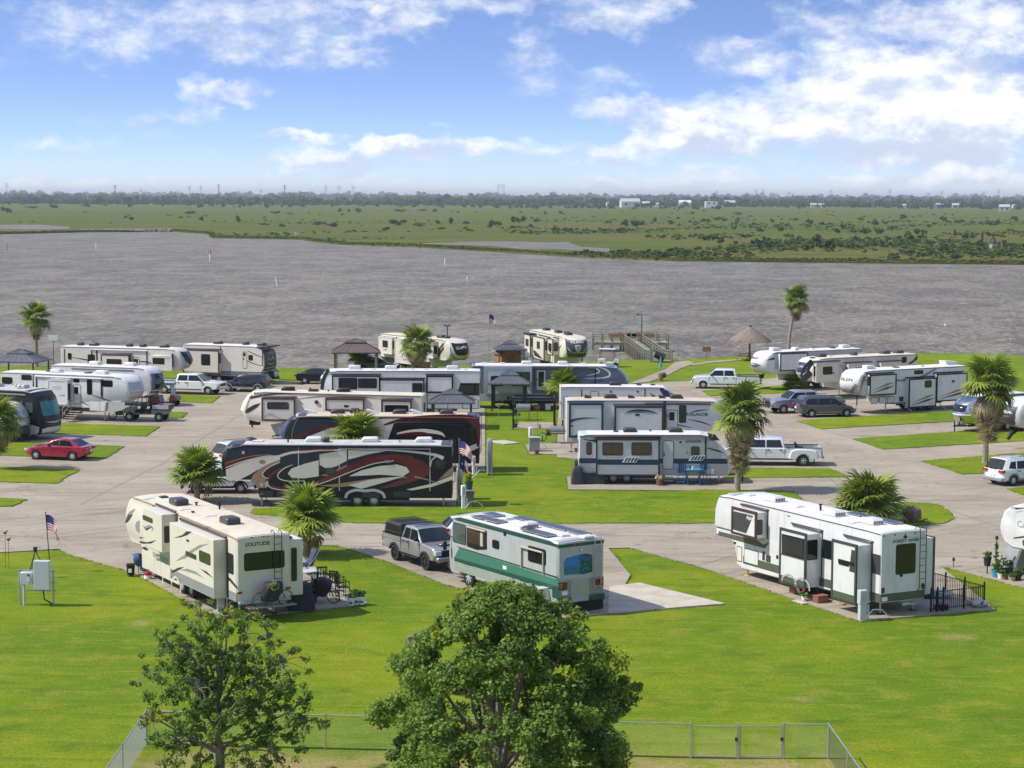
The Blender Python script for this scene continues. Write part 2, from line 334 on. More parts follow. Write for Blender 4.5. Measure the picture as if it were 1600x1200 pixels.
M['mud']=ground_mat('muddy_earth',lambda t,P:t.mix(t.noise(P,.4,5,.6),(.12,.09,.06),(.2,.16,.1)),.95)
# water: wind-ruffled, silt-brown
wm=bpy.data.materials.new('silty_water'); wm.use_nodes=True; t=NT(wm.node_tree); b=wm.node_tree.nodes['Principled BSDF']
P=pos(t); Pr=t.node_rot(P,RAD(14))
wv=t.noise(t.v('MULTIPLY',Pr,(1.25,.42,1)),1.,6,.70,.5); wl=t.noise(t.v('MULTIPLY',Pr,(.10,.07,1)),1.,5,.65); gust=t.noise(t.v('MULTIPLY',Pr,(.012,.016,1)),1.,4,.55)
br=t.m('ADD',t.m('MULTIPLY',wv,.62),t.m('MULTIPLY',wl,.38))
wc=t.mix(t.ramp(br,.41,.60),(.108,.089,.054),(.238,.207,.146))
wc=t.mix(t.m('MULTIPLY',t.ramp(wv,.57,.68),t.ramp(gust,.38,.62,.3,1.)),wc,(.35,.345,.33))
t.put(b.inputs['Base Color'],wc); b.inputs['Roughness'].default_value=.42; b.inputs['IOR'].default_value=1.33; b.inputs['Specular IOR Level'].default_value=.22
bn=t.node('ShaderNodeBump'); bn.inputs['Strength'].default_value=.6; bn.inputs['Distance'].default_value=.5
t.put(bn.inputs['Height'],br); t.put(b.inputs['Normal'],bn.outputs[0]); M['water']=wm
CONC=[];ISLS=[]
def sheet(name,pts,z,m,thick=0.,sub=0.,jit=0.,kind='structure',parent=None):
    """flat outline at height z with a skirt; long edges split and frayed by jit"""
    P2=[]
    if sub:
        for a,c in zip(pts,pts[1:]+pts[:1]):
            L=math.hypot(c[0]-a[0],c[1]-a[1]); k=max(1,min(60,int(L/sub)))
            for i in range(k):
                q=jit if i else 0
                P2.append((a[0]+(c[0]-a[0])*i/k+random.uniform(-q,q),a[1]+(c[1]-a[1])*i/k+random.uniform(-q,q)))
    else: P2=list(pts)
    A=sum(p[0]*q[1]-q[0]*p[1] for p,q in zip(P2,P2[1:]+P2[:1]))
    if A<0: P2=P2[::-1]
    if m in('conc','concpale'): CONC.append((P2,z))
    if name=='grass_island': ISLS.append(P2)
    n=len(P2); mb=MB(); top=[(x,y,z) for x,y in P2]
    tri=tessellate_polygon([[Vector((x,y,0)) for x,y in P2]])
    tri=[t if (P2[t[1]][0]-P2[t[0]][0])*(P2[t[2]][1]-P2[t[0]][1])-(P2[t[2]][0]-P2[t[0]][0])*(P2[t[1]][1]-P2[t[0]][1])>0 else t[::-1] for t in [tuple(q) for q in tri]]
    mb.add(top,tri)
    if thick: mb.add(top+[(x,y,z-thick) for x,y in P2],[(i,n+i,n+(i+1)%n,(i+1)%n) for i in range(n)])
    return mb.build(name,m,parent,kind=None if parent else kind,ang=30)
WZ=-1.4
sheet('ground',[(-60000,-400),(60000,-400),(60000,80000),(-60000,80000)],-2.6,'mud')
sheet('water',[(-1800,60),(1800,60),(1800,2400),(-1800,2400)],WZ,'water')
shore=[(-66.914,206.619),(-47.56,209.812),(-24.217,207.692),(-12.142,208.213),(-2.75,211.776),(6.966,215.462),(11.759,219.039),(14.231,220.008),(18.699,220.643),(21.593,222.52),(25.564,225.825),(37.052,229.112),(47.273,230.527),(54.292,229.922),(58.963,227.832),(73.485,227.14)]
# mown park lawn with an earth bank falling to the water
mb=MB(); land=shore+[(160,120),(160,-120),(-160,-120),(-160,120)]
lawn=sheet('lawn',land,0.,'lawn',0)
bank=MB()
for i in range(len(shore)-1):
    for k in range(12):
        t0,t1=k/12,(k+1)/12
        a=[shore[i][j]+(shore[i+1][j]-shore[i][j])*t0 for j in (0,1)]; c=[shore[i][j]+(shore[i+1][j]-shore[i][j])*t1 for j in (0,1)]
        w0=2.4+.7*sin(a[0]*1.3)+.5*sin(a[0]*3.1); w1=2.4+.7*sin(c[0]*1.3)+.5*sin(c[0]*3.1)
        bank.quad((a[0],a[1],-.002),(c[0],c[1],-.002),(c[0]+w1*.02,c[1]+w1,-1.6),(a[0]+w0*.02,a[1]+w0,-1.6))
bank.build('shore_bank','mud',kind='structure')
# concrete: each apron a raised sheet, 4 mm steps where they meet
sheet('park_road',[(-52.988,190.135),(-26.201,192.525),(-17.38,191.552),(-14.225,182.872),(-3.784,179.727),(-2.279,167.881),(-1.749,129.55),(-3.628,128.897),(-3.227,114.734),(-14.85,113.512),(-14.656,111.448),(-31.123,111.065)],.05,'conc',.2)
sheet('cross_road',[(-31.31,111.739),(-14.671,112.129),(-9.21,108.927),(16.104,109.503),(21.136,96.935),(21.167,95.758),(10.965,92.814),(9.169,96.355),(6.161,101.441),(4.992,101.229),(-6.357,97.755),(-8.968,101.682),(-10.279,101.843),(-10.766,100.161),(-18.535,94.639),(-22.188,98.839),(-23.2,100.45),(-27.711,98.725)],.054,'conc',.2)
sheet('east_road',[(9.787,188.739),(15.675,193.533),(24.115,195.896),(36.432,206.462),(40.677,199.343),(41.979,185.006),(47.945,175.985),(24.713,89.746),(21.136,96.935),(16.104,109.503),(16.89,121.257),(13.915,129.367),(3.139,137.045),(3.935,168.097)],.058,'conc',.2)
PADS=[[(-19.422,96.457),(-12.467,83.852),(-10.383,84.802),(-6.349,87.037),(-10.21,97.329),(-10.766,100.161),(-15.67,102.297)],[(-6.357,97.755),(-3.273,91.918),(2.243,84.111),(4.281,85.195),(5.721,93.982),(4.992,101.229)],[(9.169,96.355),(15.011,83.82),(21.383,86.305),(21.181,96.26),(11.497,97.425)],
 [(3.587,127.312),(3.513,121.718),(16.89,121.257),(18.014,129.477)],[(0.951,143.715),(1.323,138.359),(4.746,138.457),(5.001,146.102)]]
for k,p in enumerate(PADS): sheet('parking_pad',p,.062+.004*(k%2),'conc',.2)
sheet('parking_pad',[(4.225,85.194),(9.561,87.327),(6.057,92.02),(4.569,91.152)],.07,'concpale',.2)
sheet('patio_slab',[(-1.785,145.896),(-0.592,144.041),(0.581,144.827),(-0.555,146.51)],.06,'concpale',.12)
sheet('patio_slab',[(-0.086,153.604),(3.408,153.715),(3.501,158.079),(0.627,157.984)],.06,'conc',.12)
sheet('footpath',[(11.124,190.719),(13.354,198.225),(16.149,207.884),(17.884,216.78),(19.442,218.534),(19.846,215.208),(17.636,207.948),(15.961,201.175),(13.475,193.445)],.05,'conc',.12)
sheet('footpath',[(19.701,214.381),(21.845,217.796),(25.785,221.399),(25.585,219.664),(21.777,215.706),(19.067,211.93)],.054,'conc',.12)
# grass islands between the sites
for s_ in [[(-30.807,179.298),(-26.22,177.747),(-26.17,171.702),(-30.21,173.164)],[(-28.708,164.484),(-26.983,164.056),(-26.705,159.808),(-27.971,160.228)],[(-37.036,156.307),(-27.494,154.005),(-27.458,147.834),(-35.458,149.586)],[(-39.498,144.754),(-27.906,141.755),(-27.896,135.162),(-37.379,136.906)],[(-35.89,131.395),(-28.453,129.436),(-28.575,123.345),(-33.904,124.042)],[(-32.193,117.709),(-28.824,116.791),(-28.991,114.118),(-31.209,114.065)],[(-25.276,183.053),(-25.431,188.637),(-22.262,187.174),(-23.818,183.714)],[(-23.783,201.694),(-15.822,203.502),(-15.887,192.272),(-22.881,194.001)],[(23.07,159.625),(26.232,161.572),(37.563,167.752),(36.381,160.063),(24.211,153.953)],[(25.577,147.889),(40.472,155.755),(42.749,156.698),(40.392,147.95),(26.706,141.555)],[(28.252,135.421),(38.57,141.187),(35.958,131.488),(29.552,128.887)],[(30.881,122.411),(34.2,124.965),(31.865,116.297)],[(14.142,131.515),(21.183,131.396),(22.019,127.507),(13.634,126.705)],[(17.725,184.085),(27.501,190.715),(29.896,188.254),(26.049,182.603),(18.034,179.385)],[(18.398,112.674),(20.447,116.023),(23.633,116.832),(25.236,116.138),(25.294,113.296),(24.964,110.8),(24.051,109.251),(22.701,108.579),(18.61,107.434)],[(-14.88,113.746),(-2.407,114.872),(11.913,121.663),(17.386,121.137),(17.487,115.951),(15.95,109.175),(-8.476,108.621),(-9.21,108.927),(-14.685,111.674)]]:
    sheet('grass_island',s_,.10,'lawn',.12,.4,.09)
# expansion joints in the concrete
def joint(a,c,z,w=.03):
    a=Vector((*a,z)); c=Vector((*c,z)); d=(c-a).normalized(); n=Vector((-d.y,d.x,0))*w
    MB().quad(a-n,c-n,c+n,a+n).build('expansion_joint','joint',kind='structure')
for a,c in zip([(-27.124,147.845),(-25.498,123.425),(-24.971,114.452),(-22.02,169.749),(-22.945,150.385),(-23.663,132.363),(-23.445,141.524),(-34.56,143.771),(-30.687,122.467),(-26.22,177.747),(-17.027,141.713),(-29.467,107.615)],[(-19.078,146.915),(-18.65,123.325),(-22.231,114.756),(-22.909,150.796),(-23.634,132.682),(-25.26,114.923),(-18.357,141.312),(-27.818,134.999),(-28.575,123.345),(-18.924,176.884),(-23.663,132.363),(-14.966,109.446)]): joint(a,c,.0545)
for a,c in zip([(-8.211,105.201),(6.894,105.131),(-28.748,104.951),(-18.381,94.642),(9.169,96.355)],[(6.894,105.131),(21.111,100.828),(-19.793,102.019),(-10.477,100.534),(15.501,105.319)]): joint(a,c,.0585)
for a,c in zip([(15.517,191.544),(19.707,155.522),(20.707,119.783),(20.969,168.69),(24.161,153.951),(25.577,147.889),(22.019,127.507)],[(19.707,155.522),(20.707,119.783),(21.264,101.573),(26.523,154.027),(35.706,159.359),(24.228,153.742),(27.601,105.584)]): joint(a,c,.0625)
# far marsh beyond the bay
far=[(-330.275,932.388),(-244.463,948.683),(-216.49,1003.015),(-175.706,1028.775),(-148.056,966.989),(-133.843,883.325),(-91.437,858.784),(-81.966,819.304),(-64.611,769.581),(-38.562,744.916),(-4.566,682.598),(20.121,629.393),(47.853,595.926),(93.957,584.142),(147.766,573.825),(203.466,574.501)]
sheet('marsh',far+[(60000,2600),(60000,75000),(-60000,75000),(-60000,3000)],-.9,'marsh',.6)
sheet('lagoon',[(-38.192,776.431),(-25.769,794.049),(-11.019,818.38),(12.834,811.01),(22.797,812.593),(25.295,733.007),(34.89,716.748),(32.758,668.297),(27.349,667.591),(17.317,705.816),(5.874,695.976),(-9.085,746.444),(-24.129,758.581)],-.85,'water')
sheet('inlet',[(-373.724,1160.908),(-287.736,1207.509),(-251.413,1131.337),(-240.662,1079.766),(-243.298,1049.151),(-334.551,1039.055)],-.85,'water')
sheet('inlet',[(-232.913,1071.27),(-187.129,1091.674),(-175.832,1025.684),(-195.72,1012.48),(-222.876,1025.043)],-.85,'water')
# ================================================================== WHEELS (shared meshes)
def tyre_mesh(r,w):
    mb=MB(); n=20; prof=[(r*.62,-w/2),(r*.9,-w/2),(r,-w*.36),(r,w*.36),(r*.9,w/2),(r*.62,w/2)]; v=[];f=[]
    for i in range(n):
        a=2*pi*i/n
        for (q,y) in prof: v.append((q*cos(a),y,q*sin(a)))
    k=len(prof)
    for i in range(n):
        for j in range(k-1): f.append((i*k+j,i*k+j+1,((i+1)%n)*k+j+1,((i+1)%n)*k+j))
    mb.add(v,f); return mb.mesh('tyre','tyre')
def rim_mesh(r,w,style):
    """wheel face towards +y: dished disc, spokes standing proud"""
    mb=MB(); rr=r*.64
    mb.cyl((0,-w/2+.02,0),(0,w*.30,0),rr,rr,20,1)
    mb.cyl((0,w*.30,0),(0,w*.46,0),rr*1.0,rr*.95,20,0,False)
    mb.cyl((0,w*.3,0),(0,w*.5,0),rr*.28,rr*.2,10,0)
    ns={'spoke':10,'steel':8,'dark':6}[style]
    for i in range(ns):
        a=2*pi*i/ns; c=(cos(a),sin(a)); h=rr*.13; p=(-c[1]*h,c[0]*h); q=(-c[1]*h*.8,c[0]*h*.8)
        y0=w*.36; y1=w*.47
        vs=[(c[0]*rr*.2+p[0],y1,c[1]*rr*.2+p[1]),(c[0]*rr*.2-p[0],y1,c[1]*rr*.2-p[1]),(c[0]*rr*.93-q[0],y0+.01,c[1]*rr*.93-q[1]),(c[0]*rr*.93+q[0],y0+.01,c[1]*rr*.93+q[1])]
        lo=[(x,w*.3,z) for x,y,z in vs]
        mb.add(vs+lo,[(0,1,2,3),(0,4,5,1),(1,5,6,2),(2,6,7,3),(3,7,4,0)],0)
    return mb.mesh('rim',{'spoke':('alloy','black'),'steel':('lgrey','dark'),'dark':('dark','black')}[style])
WH={}
def wheel(parent,x,y,r,w,style='spoke',side=1):
    k=(r,w,style)
    if k not in WH: WH[k]=(tyre_mesh(r,w),rim_mesh(r,w,style))
    e=inst(WH[k][0],'wheel',parent,(x,y,r),(0,0,0 if side>0 else pi))
    inst(WH[k][1],'rim',e)
    return e
# ================================================================== TRAVEL TRAILERS AND FIFTH WHEELS
class RV:
    """local frame: x from the rear wall (0) to the nose, y to the trailer's left, z up; S = side described in detail"""
    def __init__(s,name,label,cat,xy,yaw,W,S,out,k=0.,x0=None,body='white',roof='roofwhite',group=None,trim='black',bev=.06,rear_k=0.):
        s.root=thing(name,label,cat,xy,yaw,group); s.W=W; s.S=S; s.off=0.; s.out=out; s.k=k; s.L=max(p[0] for p in out)
        s.x0=x0 if x0 is not None else s.L-1.2; s.H=max(p[1] for p in out); s.cur=s.root
        def fn(x,y,z):
            t=(2*y/W)**2
            if k and x>s.x0: x+=k*(1-t)*(x-s.x0)/(s.L-s.x0)
            if z>s.H-.12: z+= .05*(1-t)
            if rear_k and x<.3: x+=rear_k*t
            return (x,y,z)
        s.fn=fn
        MB().prism(out,-W/2,W/2,bev,0,fn,8).build('body',body,s.root)
        # roof membrane: thin skin over the upper outline
        top=[p for p in out if p[1]>s.H-.22]; xs=sorted(p[0] for p in top)
        def zt(x):
            c=[]
            for a,b in zip(out,out[1:]+out[:1]):
                if a[0]!=b[0] and min(a[0],b[0])-1e-6<=x<=max(a[0],b[0])+1e-6: c.append(a[1]+(b[1]-a[1])*(x-a[0])/(b[0]-a[0]))
            return max(c)
        s.zt=zt; a,b=xs[0]+.04,xs[-1]-.02; n=14
        up=[(a+(b-a)*i/n,zt(a+(b-a)*i/n)+.012) for i in range(n+1)]
        MB().prism(up+[(x,z-.03) for x,z in up[::-1]],-W/2+.035,W/2-.035,0,0,fn,8).build('roof',roof,s.root)
        # gutter rail along both roof edges
        for sy in (1,-1):
            MB().tube([(x,sy*(W/2+.005),z-.045) for x,z in up],.022,5).build('roof_rail',trim,s.root)
        if body in('white','cream','almond','grey_white','oldwhite'):
            for q in (.16,.34,.55,.73): s.rect('panel_seam',s.L*q,s.L*q+.022,.85,s.H-.15,'lgrey',.003)
    def Y(s,o=0.): return s.S*(s.W/2+s.off+o)
    def face(s,name,poly,m,o=.006,th=None,parent=None):
        """flat plate on the current side face; poly of (u,z)"""
        d0=0.0005 if th is None else 0; mb=MB()
        P2=list(poly); A=sum(p[0]*q[1]-q[0]*p[1] for p,q in zip(P2,P2[1:]+P2[:1]))
        if (A<0)!=(s.S>0): P2=P2[::-1]
        n=len(P2); top=[(x,s.Y(o),z) for x,z in P2]; bot=[(x,s.Y(-.004),z) for x,z in P2]
        tri=[tuple(q) for q in tessellate_polygon([[Vector((x,z,0)) for x,z in P2]])]
        mb.add(top,tri); mb.add(top+bot,[(i,(i+1)%n,n+(i+1)%n,n+i) for i in range(n)])
        return mb.build(name,m,parent or s.cur,ang=30)
    def rr(s,u0,u1,z0,z1,r=.07):
        if u1-u0<2.2*r or z1-z0<2.2*r: r=min(u1-u0,z1-z0)*.35
        p=[]
        for cx,cz,a in ((u1-r,z0+r,-90),(u1-r,z1-r,0),(u0+r,z1-r,90),(u0+r,z0+r,180)):
            p+=[(cx+r*cos(RAD(a+t)),cz+r*sin(RAD(a+t))) for t in (0,30,60,90)]
        return p
    def rect(s,name,u0,u1,z0,z1,m,o=.006,parent=None): return s.face(name,[(u0,z0),(u1,z0),(u1,z1),(u0,z1)],m,o,parent=parent)
    def win(s,u0,u1,z0,z1,g='glass',fr='black',split=0,r=.07,f=.035):
        w_=s.face('window',s.rr(u0-f,u1+f,z0-f,z1+f,r+.03),fr,.018)
        par=w_ if s.cur==s.root else s.cur
        n=max(1,split)
        for i in range(n):
            a=u0+(u1-u0)*i/n+(.012 if i else 0); b=u0+(u1-u0)*(i+1)/n-(.012 if i<n-1 else 0)
            s.face('window_pane',s.rr(a,b,z0,z1,r),g,.024,parent=par)
        return w_
    def door(s,u0,u1,z0,z1,body='white',win=None,g='glass'):
        d=s.face('door',s.rr(u0,u1,z0,z1,.14),'black',.012)
        s.face('door_panel',s.rr(u0+.04,u1-.04,z0+.04,z1-.04,.11),body,.022,parent=d)
        if win: s.face('door_window',s.rr(*win,.05),g,.03,parent=d)
        mb=MB(); hx=u0+.1 if s.S>0 else u0+.1
        a=sorted((s.Y(.02),s.Y(.06))); mb.box(hx-.03,hx+.03,a[0],a[1],z0+.85,z0+1.05,0,.01); mb.build('door_handle','dark',d)
        return d
    def swoosh(s,pts,wd,m,o=.008,name='stripe'):
        c=catmull(pts,7); n=len(c); v=[]; f=[]
        ws=[t[0] for t in catmull([(q,) for q in wd],7)] if len(wd)==len(pts) else None
        for i,p in enumerate(c):
            a=c[max(i-1,0)]; b=c[min(i+1,n-1)]; d=(b[0]-a[0],b[1]-a[1]); l=math.hypot(*d) or 1
            h=(ws[i] if ws else wd[0])/2; nx,nz=-d[1]/l*h,d[0]/l*h
            v+=[(p[0]+nx,s.Y(o),p[1]+nz),(p[0]-nx,s.Y(o),p[1]-nz)]
        f=[(2*i,2*i+1,2*i+3,2*i+2) if s.S<0 else (2*i,2*i+2,2*i+3,2*i+1) for i in range(n-1)]
        return MB().add(v,f).build(name,m,s.cur)
    def text(s,t,u,z,h,m='black',o=.01,w=None,name='lettering',rot=0.):
        v,f,wd=text_mesh(t); sx=h if w is None else w/wd; sg=-s.S
        ca,sa=cos(rot),sin(rot)
        return MB().add([(u+sg*(a*sx*ca-b*h*sa),s.Y(o),z+(a*sx*sa+b*h*ca)) for a,b in v],f).build(name,m,s.cur)
    def slide(s,u0,u1,z0,z1,d,body='white',trim='black',fl=.07,top=True,flange=True):
        """slide-out room pushed d metres out of the wall, flange frame on its outer face"""
        s.off=0.; a=sorted((s.Y(-.05),s.Y(d)))
        so=MB().box(u0,u1,a[0],a[1],z0,z1,0,.012).build('slide_out',body,s.root)
        s.off=d; s.cur=so
        if flange:
            mb=MB(); y=sorted((s.Y(-.05),s.Y(.03)))
            mb.box(u0-.05,u1+.05,*y,z1-fl,z1+.05); mb.box(u0-.05,u1+.05,*y,z0-.05,z0+fl); mb.box(u0-.05,u0+fl,*y,z0+fl,z1-fl); mb.box(u1-fl,u1+.05,*y,z0+fl,z1-fl)
            mb.build('slide_flange',trim,so)
        if top:
            s.off=0; y=sorted((s.Y(0),s.Y(.10))); s.off=d
            MB().box(u0-.12,u1+.12,*y,z1+.05,z1+.15,0,.03).build('slide_topper',trim,so)
        return so
    def endwin(s,x,front,y0,y1,z0,z1,g='glass',fr='black'):
        """window in a slide-out's end wall at x"""
        d=.02 if front else -.02
        for nm,e_,m,q in (('end_window',.035,fr,d*.7),('end_window_pane',0,g,d)):
            mb=MB(); pl=s.rr(min(y0,y1)-e_,max(y0,y1)+e_,z0-e_,z1+e_,.06); n=len(pl)
            mb.add([(x+q,y,z) for y,z in pl]+[(x,y,z) for y,z in pl],[tuple(range(n))]+[(i,(i+1)%n,n+(i+1)%n,n+i) for i in range(n)])
            mb.build(nm,m,s.cur)
    def main(s): s.off=0.; s.cur=s.root
    # rear wall (x=0), coordinates (y,z)
    def rface(s,name,poly,m,o=.006,parent=None):
        n=len(poly); mb=MB(); tri=[tuple(q) for q in tessellate_polygon([[Vector((a,b,0)) for a,b in poly]])]
        mb.add([(-o,y,z) for y,z in poly],tri); mb.add([(-o,y,z) for y,z in poly]+[(.004,y,z) for y,z in poly],[(i,(i+1)%n,n+(i+1)%n,n+i) for i in range(n)])
        return mb.build(name,m,parent or s.root)
    def rwin(s,y0,y1,z0,z1,g='glass',fr='black'):
        w_=s.rface('window',s.rr(y0-.04,y1+.04,z0-.04,z1+.04,.1),fr,.015); s.rface('window_pane',s.rr(y0,y1,z0,z1,.08),g,.022,w_)
    def rtext(s,t,y,z,h,m='black',w=None,o=.01):
        v,f,wd=text_mesh(t); sx=h if w is None else w/wd
        return MB().add([(-o,y-a*sx,z+b*h) for a,b in v],f).build('lettering',m,s.root)
    def rlamp(s,y,z,w=.16,h=.2,m='redlamp'):
        return MB().box(-.04,.0,y-w/2,y+w/2,z-h/2,z+h/2,0,.012).build('tail_lamp',m,s.root)
    def ladder(s,y,z0,z1,w=.36,m='dark'):
        mb=MB()
        for d in (-w/2,w/2): mb.tube([(-.02,y+d,z0),(-.12,y+d,z0+.06),(-.12,y+d,z1+.12),(.12,y+d,z1+.2),(.3,y+d,z1+.02)],.018,6)
        l=mb.build('ladder',m,s.root); n=int((z1-z0)/.3)
        for i in range(n): 
            z=z0+.2+i*.3; MB().cyl((-.12,y-w/2,z),(-.12,y+w/2,z),.014,n=6).build('rung',m,l)
    # nose cap: rows of (z, y_left, y_right) draped over the rounded front
    def fx(s,y,z):
        c=[]
        for a,b in zip(s.out,s.out[1:]+s.out[:1]):
            if a[1]!=b[1] and min(a[1],b[1])-1e-6<=z<=max(a[1],b[1])+1e-6: c.append(a[0]+(b[0]-a[0])*(z-a[1])/(b[1]-a[1]))
        x=max(c) if c else s.L
        if x>s.x0: x+=s.k*(1-(2*y/s.W)**2)*(x-s.x0)/(s.L-s.x0)
        return x
    def cap(s,name,rows,m,o=.015,n=8,parent=None):
        v=[];f=[]; R_=[]
        for (r0,r1) in zip(rows,rows[1:]):
            for k in range(4): R_.append(tuple(a+(b-a)*k/4 for a,b in zip(r0,r1)))
        R_.append(rows[-1])
        for z,a,b in R_:
            for i in range(n+1): y=a+(b-a)*i/n; v.append((s.fx(y,z)+o,y,z))
        for j in range(len(R_)-1):
            for i in range(n): f.append((j*(n+1)+i,j*(n+1)+i+1,(j+1)*(n+1)+i+1,(j+1)*(n+1)+i))
        return MB().add(v,f).build(name,m,parent or s.root)
    def ftext(s,t,y,z,h,m='fwhite',w=None,o=.022):
        v,f,wd=text_mesh(t); sx=h if w is None else w/wd
        return MB().add([(s.fx(y+a*sx,z+b*h)+o,y+a*sx,z+b*h) for a,b in v],f).build('lettering',m,s.root)
    def fswoosh(s,pts,wd,m,o=.02):
        c=catmull(pts,6); n=len(c); ws=[q[0] for q in catmull([(x,) for x in wd],6)]; v=[]
        for i,p in enumerate(c):
            a=c[max(i-1,0)]; b=c[min(i+1,n-1)]; d=(b[0]-a[0],b[1]-a[1]); l=math.hypot(*d) or 1; h=ws[i]/2
            for g_ in (1,-1): y=p[0]-d[1]/l*h*g_; z=p[1]+d[0]/l*h*g_; v.append((s.fx(y,z)+o,y,z))
        return MB().add(v,[(2*i,2*i+1,2*i+3,2*i+2) for i in range(n-1)]).build('stripe',m,s.root)
    # roof furniture
    def ac(s,u,y=0.,m='white',L=.85,kind=0):
        z=s.zt(u)+.05; mb=MB()
        if kind==0: mb.prism([(u-L/2,z),(u+L/2,z),(u+L/2,z+.12),(u+L*.36,z+.27),(u-L*.4,z+.28),(u-L/2,z+.2)],y-.34,y+.34,.06)
        else: mb.prism([(u-L/2,z),(u+L/2,z),(u+L/2,z+.26),(u+L*.42,z+.31),(u-L*.42,z+.31),(u-L/2,z+.26)],y-.33,y+.33,.05)
        a=mb.build('air_conditioner',m,s.root)
        g_=MB()
        for i in range(6): g_.box(u-L/2-.006,u-L/2,y-.26+.09*i,y-.21+.09*i,z+.05,z+.19)
        g_.build('grille','dark',a)
    def vent(s,u,y=0.,m='white',h=.10,w=.42):
        z=s.zt(u)+.05*(1-(2*y/s.W)**2)+.01
        MB().prism([(u-w/2,z),(u+w/2,z),(u+w/2-.04,z+h),(u-w/2+.04,z+h)],y-w/2,y+w/2,.04).build('roof_vent',m,s.root)
    def pipe(s,u,y,h=.16,m='dark'):
        z=s.zt(u)+.02; MB().cyl((u,y,z),(u,y,z+h),.05,n=8).cyl((u,y,z+h),(u,y,z+h+.04),.09,n=8).build('vent_pipe',m,s.root)
    def panel(s,u,y,l=1.0,w=.62):
        z=s.zt(u)+.05*(1-(2*y/s.W)**2)+.06
        p=MB().box(u-l/2,u+l/2,y-w/2,y+w/2,z,z+.035).build('solar_panel','galv',s.root)
        MB().box(u-l/2+.03,u+l/2-.03,y-w/2+.03,y+w/2-.03,z+.035,z+.039).build('solar_cell','solar',p)
        for a in (-1,1): MB().box(u+a*l*.4-.04,u+a*l*.4+.04,y-w/2-.04,y-w/2,z-.08,z+.03).build('bracket','dark',p)
    def wheels(s,us,r=.38,w=.26,style='spoke',arch='white'):
        for u in us:
            for sy in (1,-1): wheel(s.root,u,sy*(s.W/2-.16),r,w,style,sy)
    def axle_box(s,u0,u1,z1=.75,m='dark'):
        MB().box(u0,u1,-s.W/2+.33,s.W/2-.33,.45,z1).box(u0-1.5,u1+2,-s.W/2+.5,-s.W/2+.6,z1-.25,z1).box(u0-1.5,u1+2,s.W/2-.6,s.W/2-.5,z1-.25,z1).build('chassis',m,s.root)
    def leg(s,u,y,z1,m='galv',pad='black'):
        l=MB().cyl((u,y,.04),(u,y,z1),.035,n=8).cyl((u,y,z1*.5),(u,y,z1),.05,n=8).build('jack_leg',m,s.root)
        MB().box(u-.14,u+.14,y-.14,y+.14,0,.05,0,.01).build('foot_pad',pad,l)
    def awning(s,u0,u1,z,m='white',arms=True):
        y=s.Y(.07); a=MB().cyl((u0,y,z),(u1,y,z),.06,n=10).build('awning',m,s.root)
        if arms:
            for u in (u0+.05,u1-.05):
                yy=sorted((s.Y(0),s.Y(.05))); MB().box(u-.04,u+.04,*yy,z-1.5,z-.05).build('awning_arm','black',a)
    def otherside(s,rail=True,g='glass'):
        """plain windows and door on the side away from the camera"""
        S,s.S=s.S,-s.S; s.main()
        L=s.L
        s.win(1.,2.0,2.2,2.85,g); s.win(3.,4.4,2.1,2.85,g,split=2); s.win(L*.62,L*.62+.8,2.3,2.9,g)
        s.S=S; s.main()
def fw_outline(L=12.6,zb=.75,zr=3.65,xs=9.6,zs=1.55,nose=.9,slope=.25):
    """fifth-wheel side outline: low body, raised front deck, rounded nose"""
    return [(0,zb),(xs-1.2,zb),(xs-.15,zb-.2),(xs,zb+.05),(xs+.08,zs-.1),(xs+.25,zs),(L-nose*.75,zs),(L-nose*.28,zs+.22),(L-.05,zs+.75),(L,zs+1.05),(L-.07,zr-.75),(L-.32,zr-.3),(L-nose,zr-.04),(L-nose-1,zr),(.05,zr),(0,zr-.05)]
# ------------------------------------------------------------------ the near row

r=RV('fifth_wheel_trailer','cream fifth wheel with dark swooshes, a covered bicycle rack on its rear','trailer',(-10.61,83.89),120,2.5,1,
 [(0,.8),(8,.45),(11.75,.36),(11.9,.5),(11.92,1.25),(12.1,1.36),(13.4,1.3),(14.0,1.7),(14.3,2.2),(14.2,2.8),(13.75,3.35),(13.1,3.58),(12,3.62),(.06,3.6),(0,3.54)],.55,12.4,'cream','roofcream',trim='tan',bev=.08)
r.rect('skirt_panel',6.95,11.9,.37,1.22,'almond',.004)
for a in (11.0,10.1): r.rect('hatch_door',a-.8,a,.5,1.15,'almond',.012)
r.rect('slide_recess',8.277,10.365,1.075,1.371,'sage',.009)
# main slide
r.slide(1.12,6.45,.83,3.38,.6,'cream','brown',flange=False)
r.rect('skirt_panel',1.16,6.42,.86,1.28,'grey',.006)
r.win(3.164,4.391,2.235,2.375,'ggreen','dark'); r.win(1.487,2.746,2.252,2.674,'ggreen','dark')
r.face('stripe',[(5.94,2.74),(4.828,3.046),(4.298,3.292),(3.616,3.38),(4.2,3.142),(4.936,2.932)],'dark'); r.face('stripe',[(5.719,1.72),(4.016,2.435),(2.779,2.913),(1.579,3.16),(2.378,2.917),(3.398,2.533),(4.443,2.065)],'grey')
r.face('stripe',[(6.34,1.141),(5.408,1.481),(4.624,1.642),(5.198,1.425),(6.17,1.093)],'dark'); r.face('stripe',[(5.199,1.41),(4.25,1.629),(3.222,1.666),(2.181,1.532),(3.226,1.554),(4.254,1.493)],'grey'); r.face('stripe',[(2.71,1.886),(1.912,1.887),(1.15,1.737),(1.915,1.783)],'dark')
r.rect('outlet_hatch',4.003,4.331,2.842,2.941,'black')
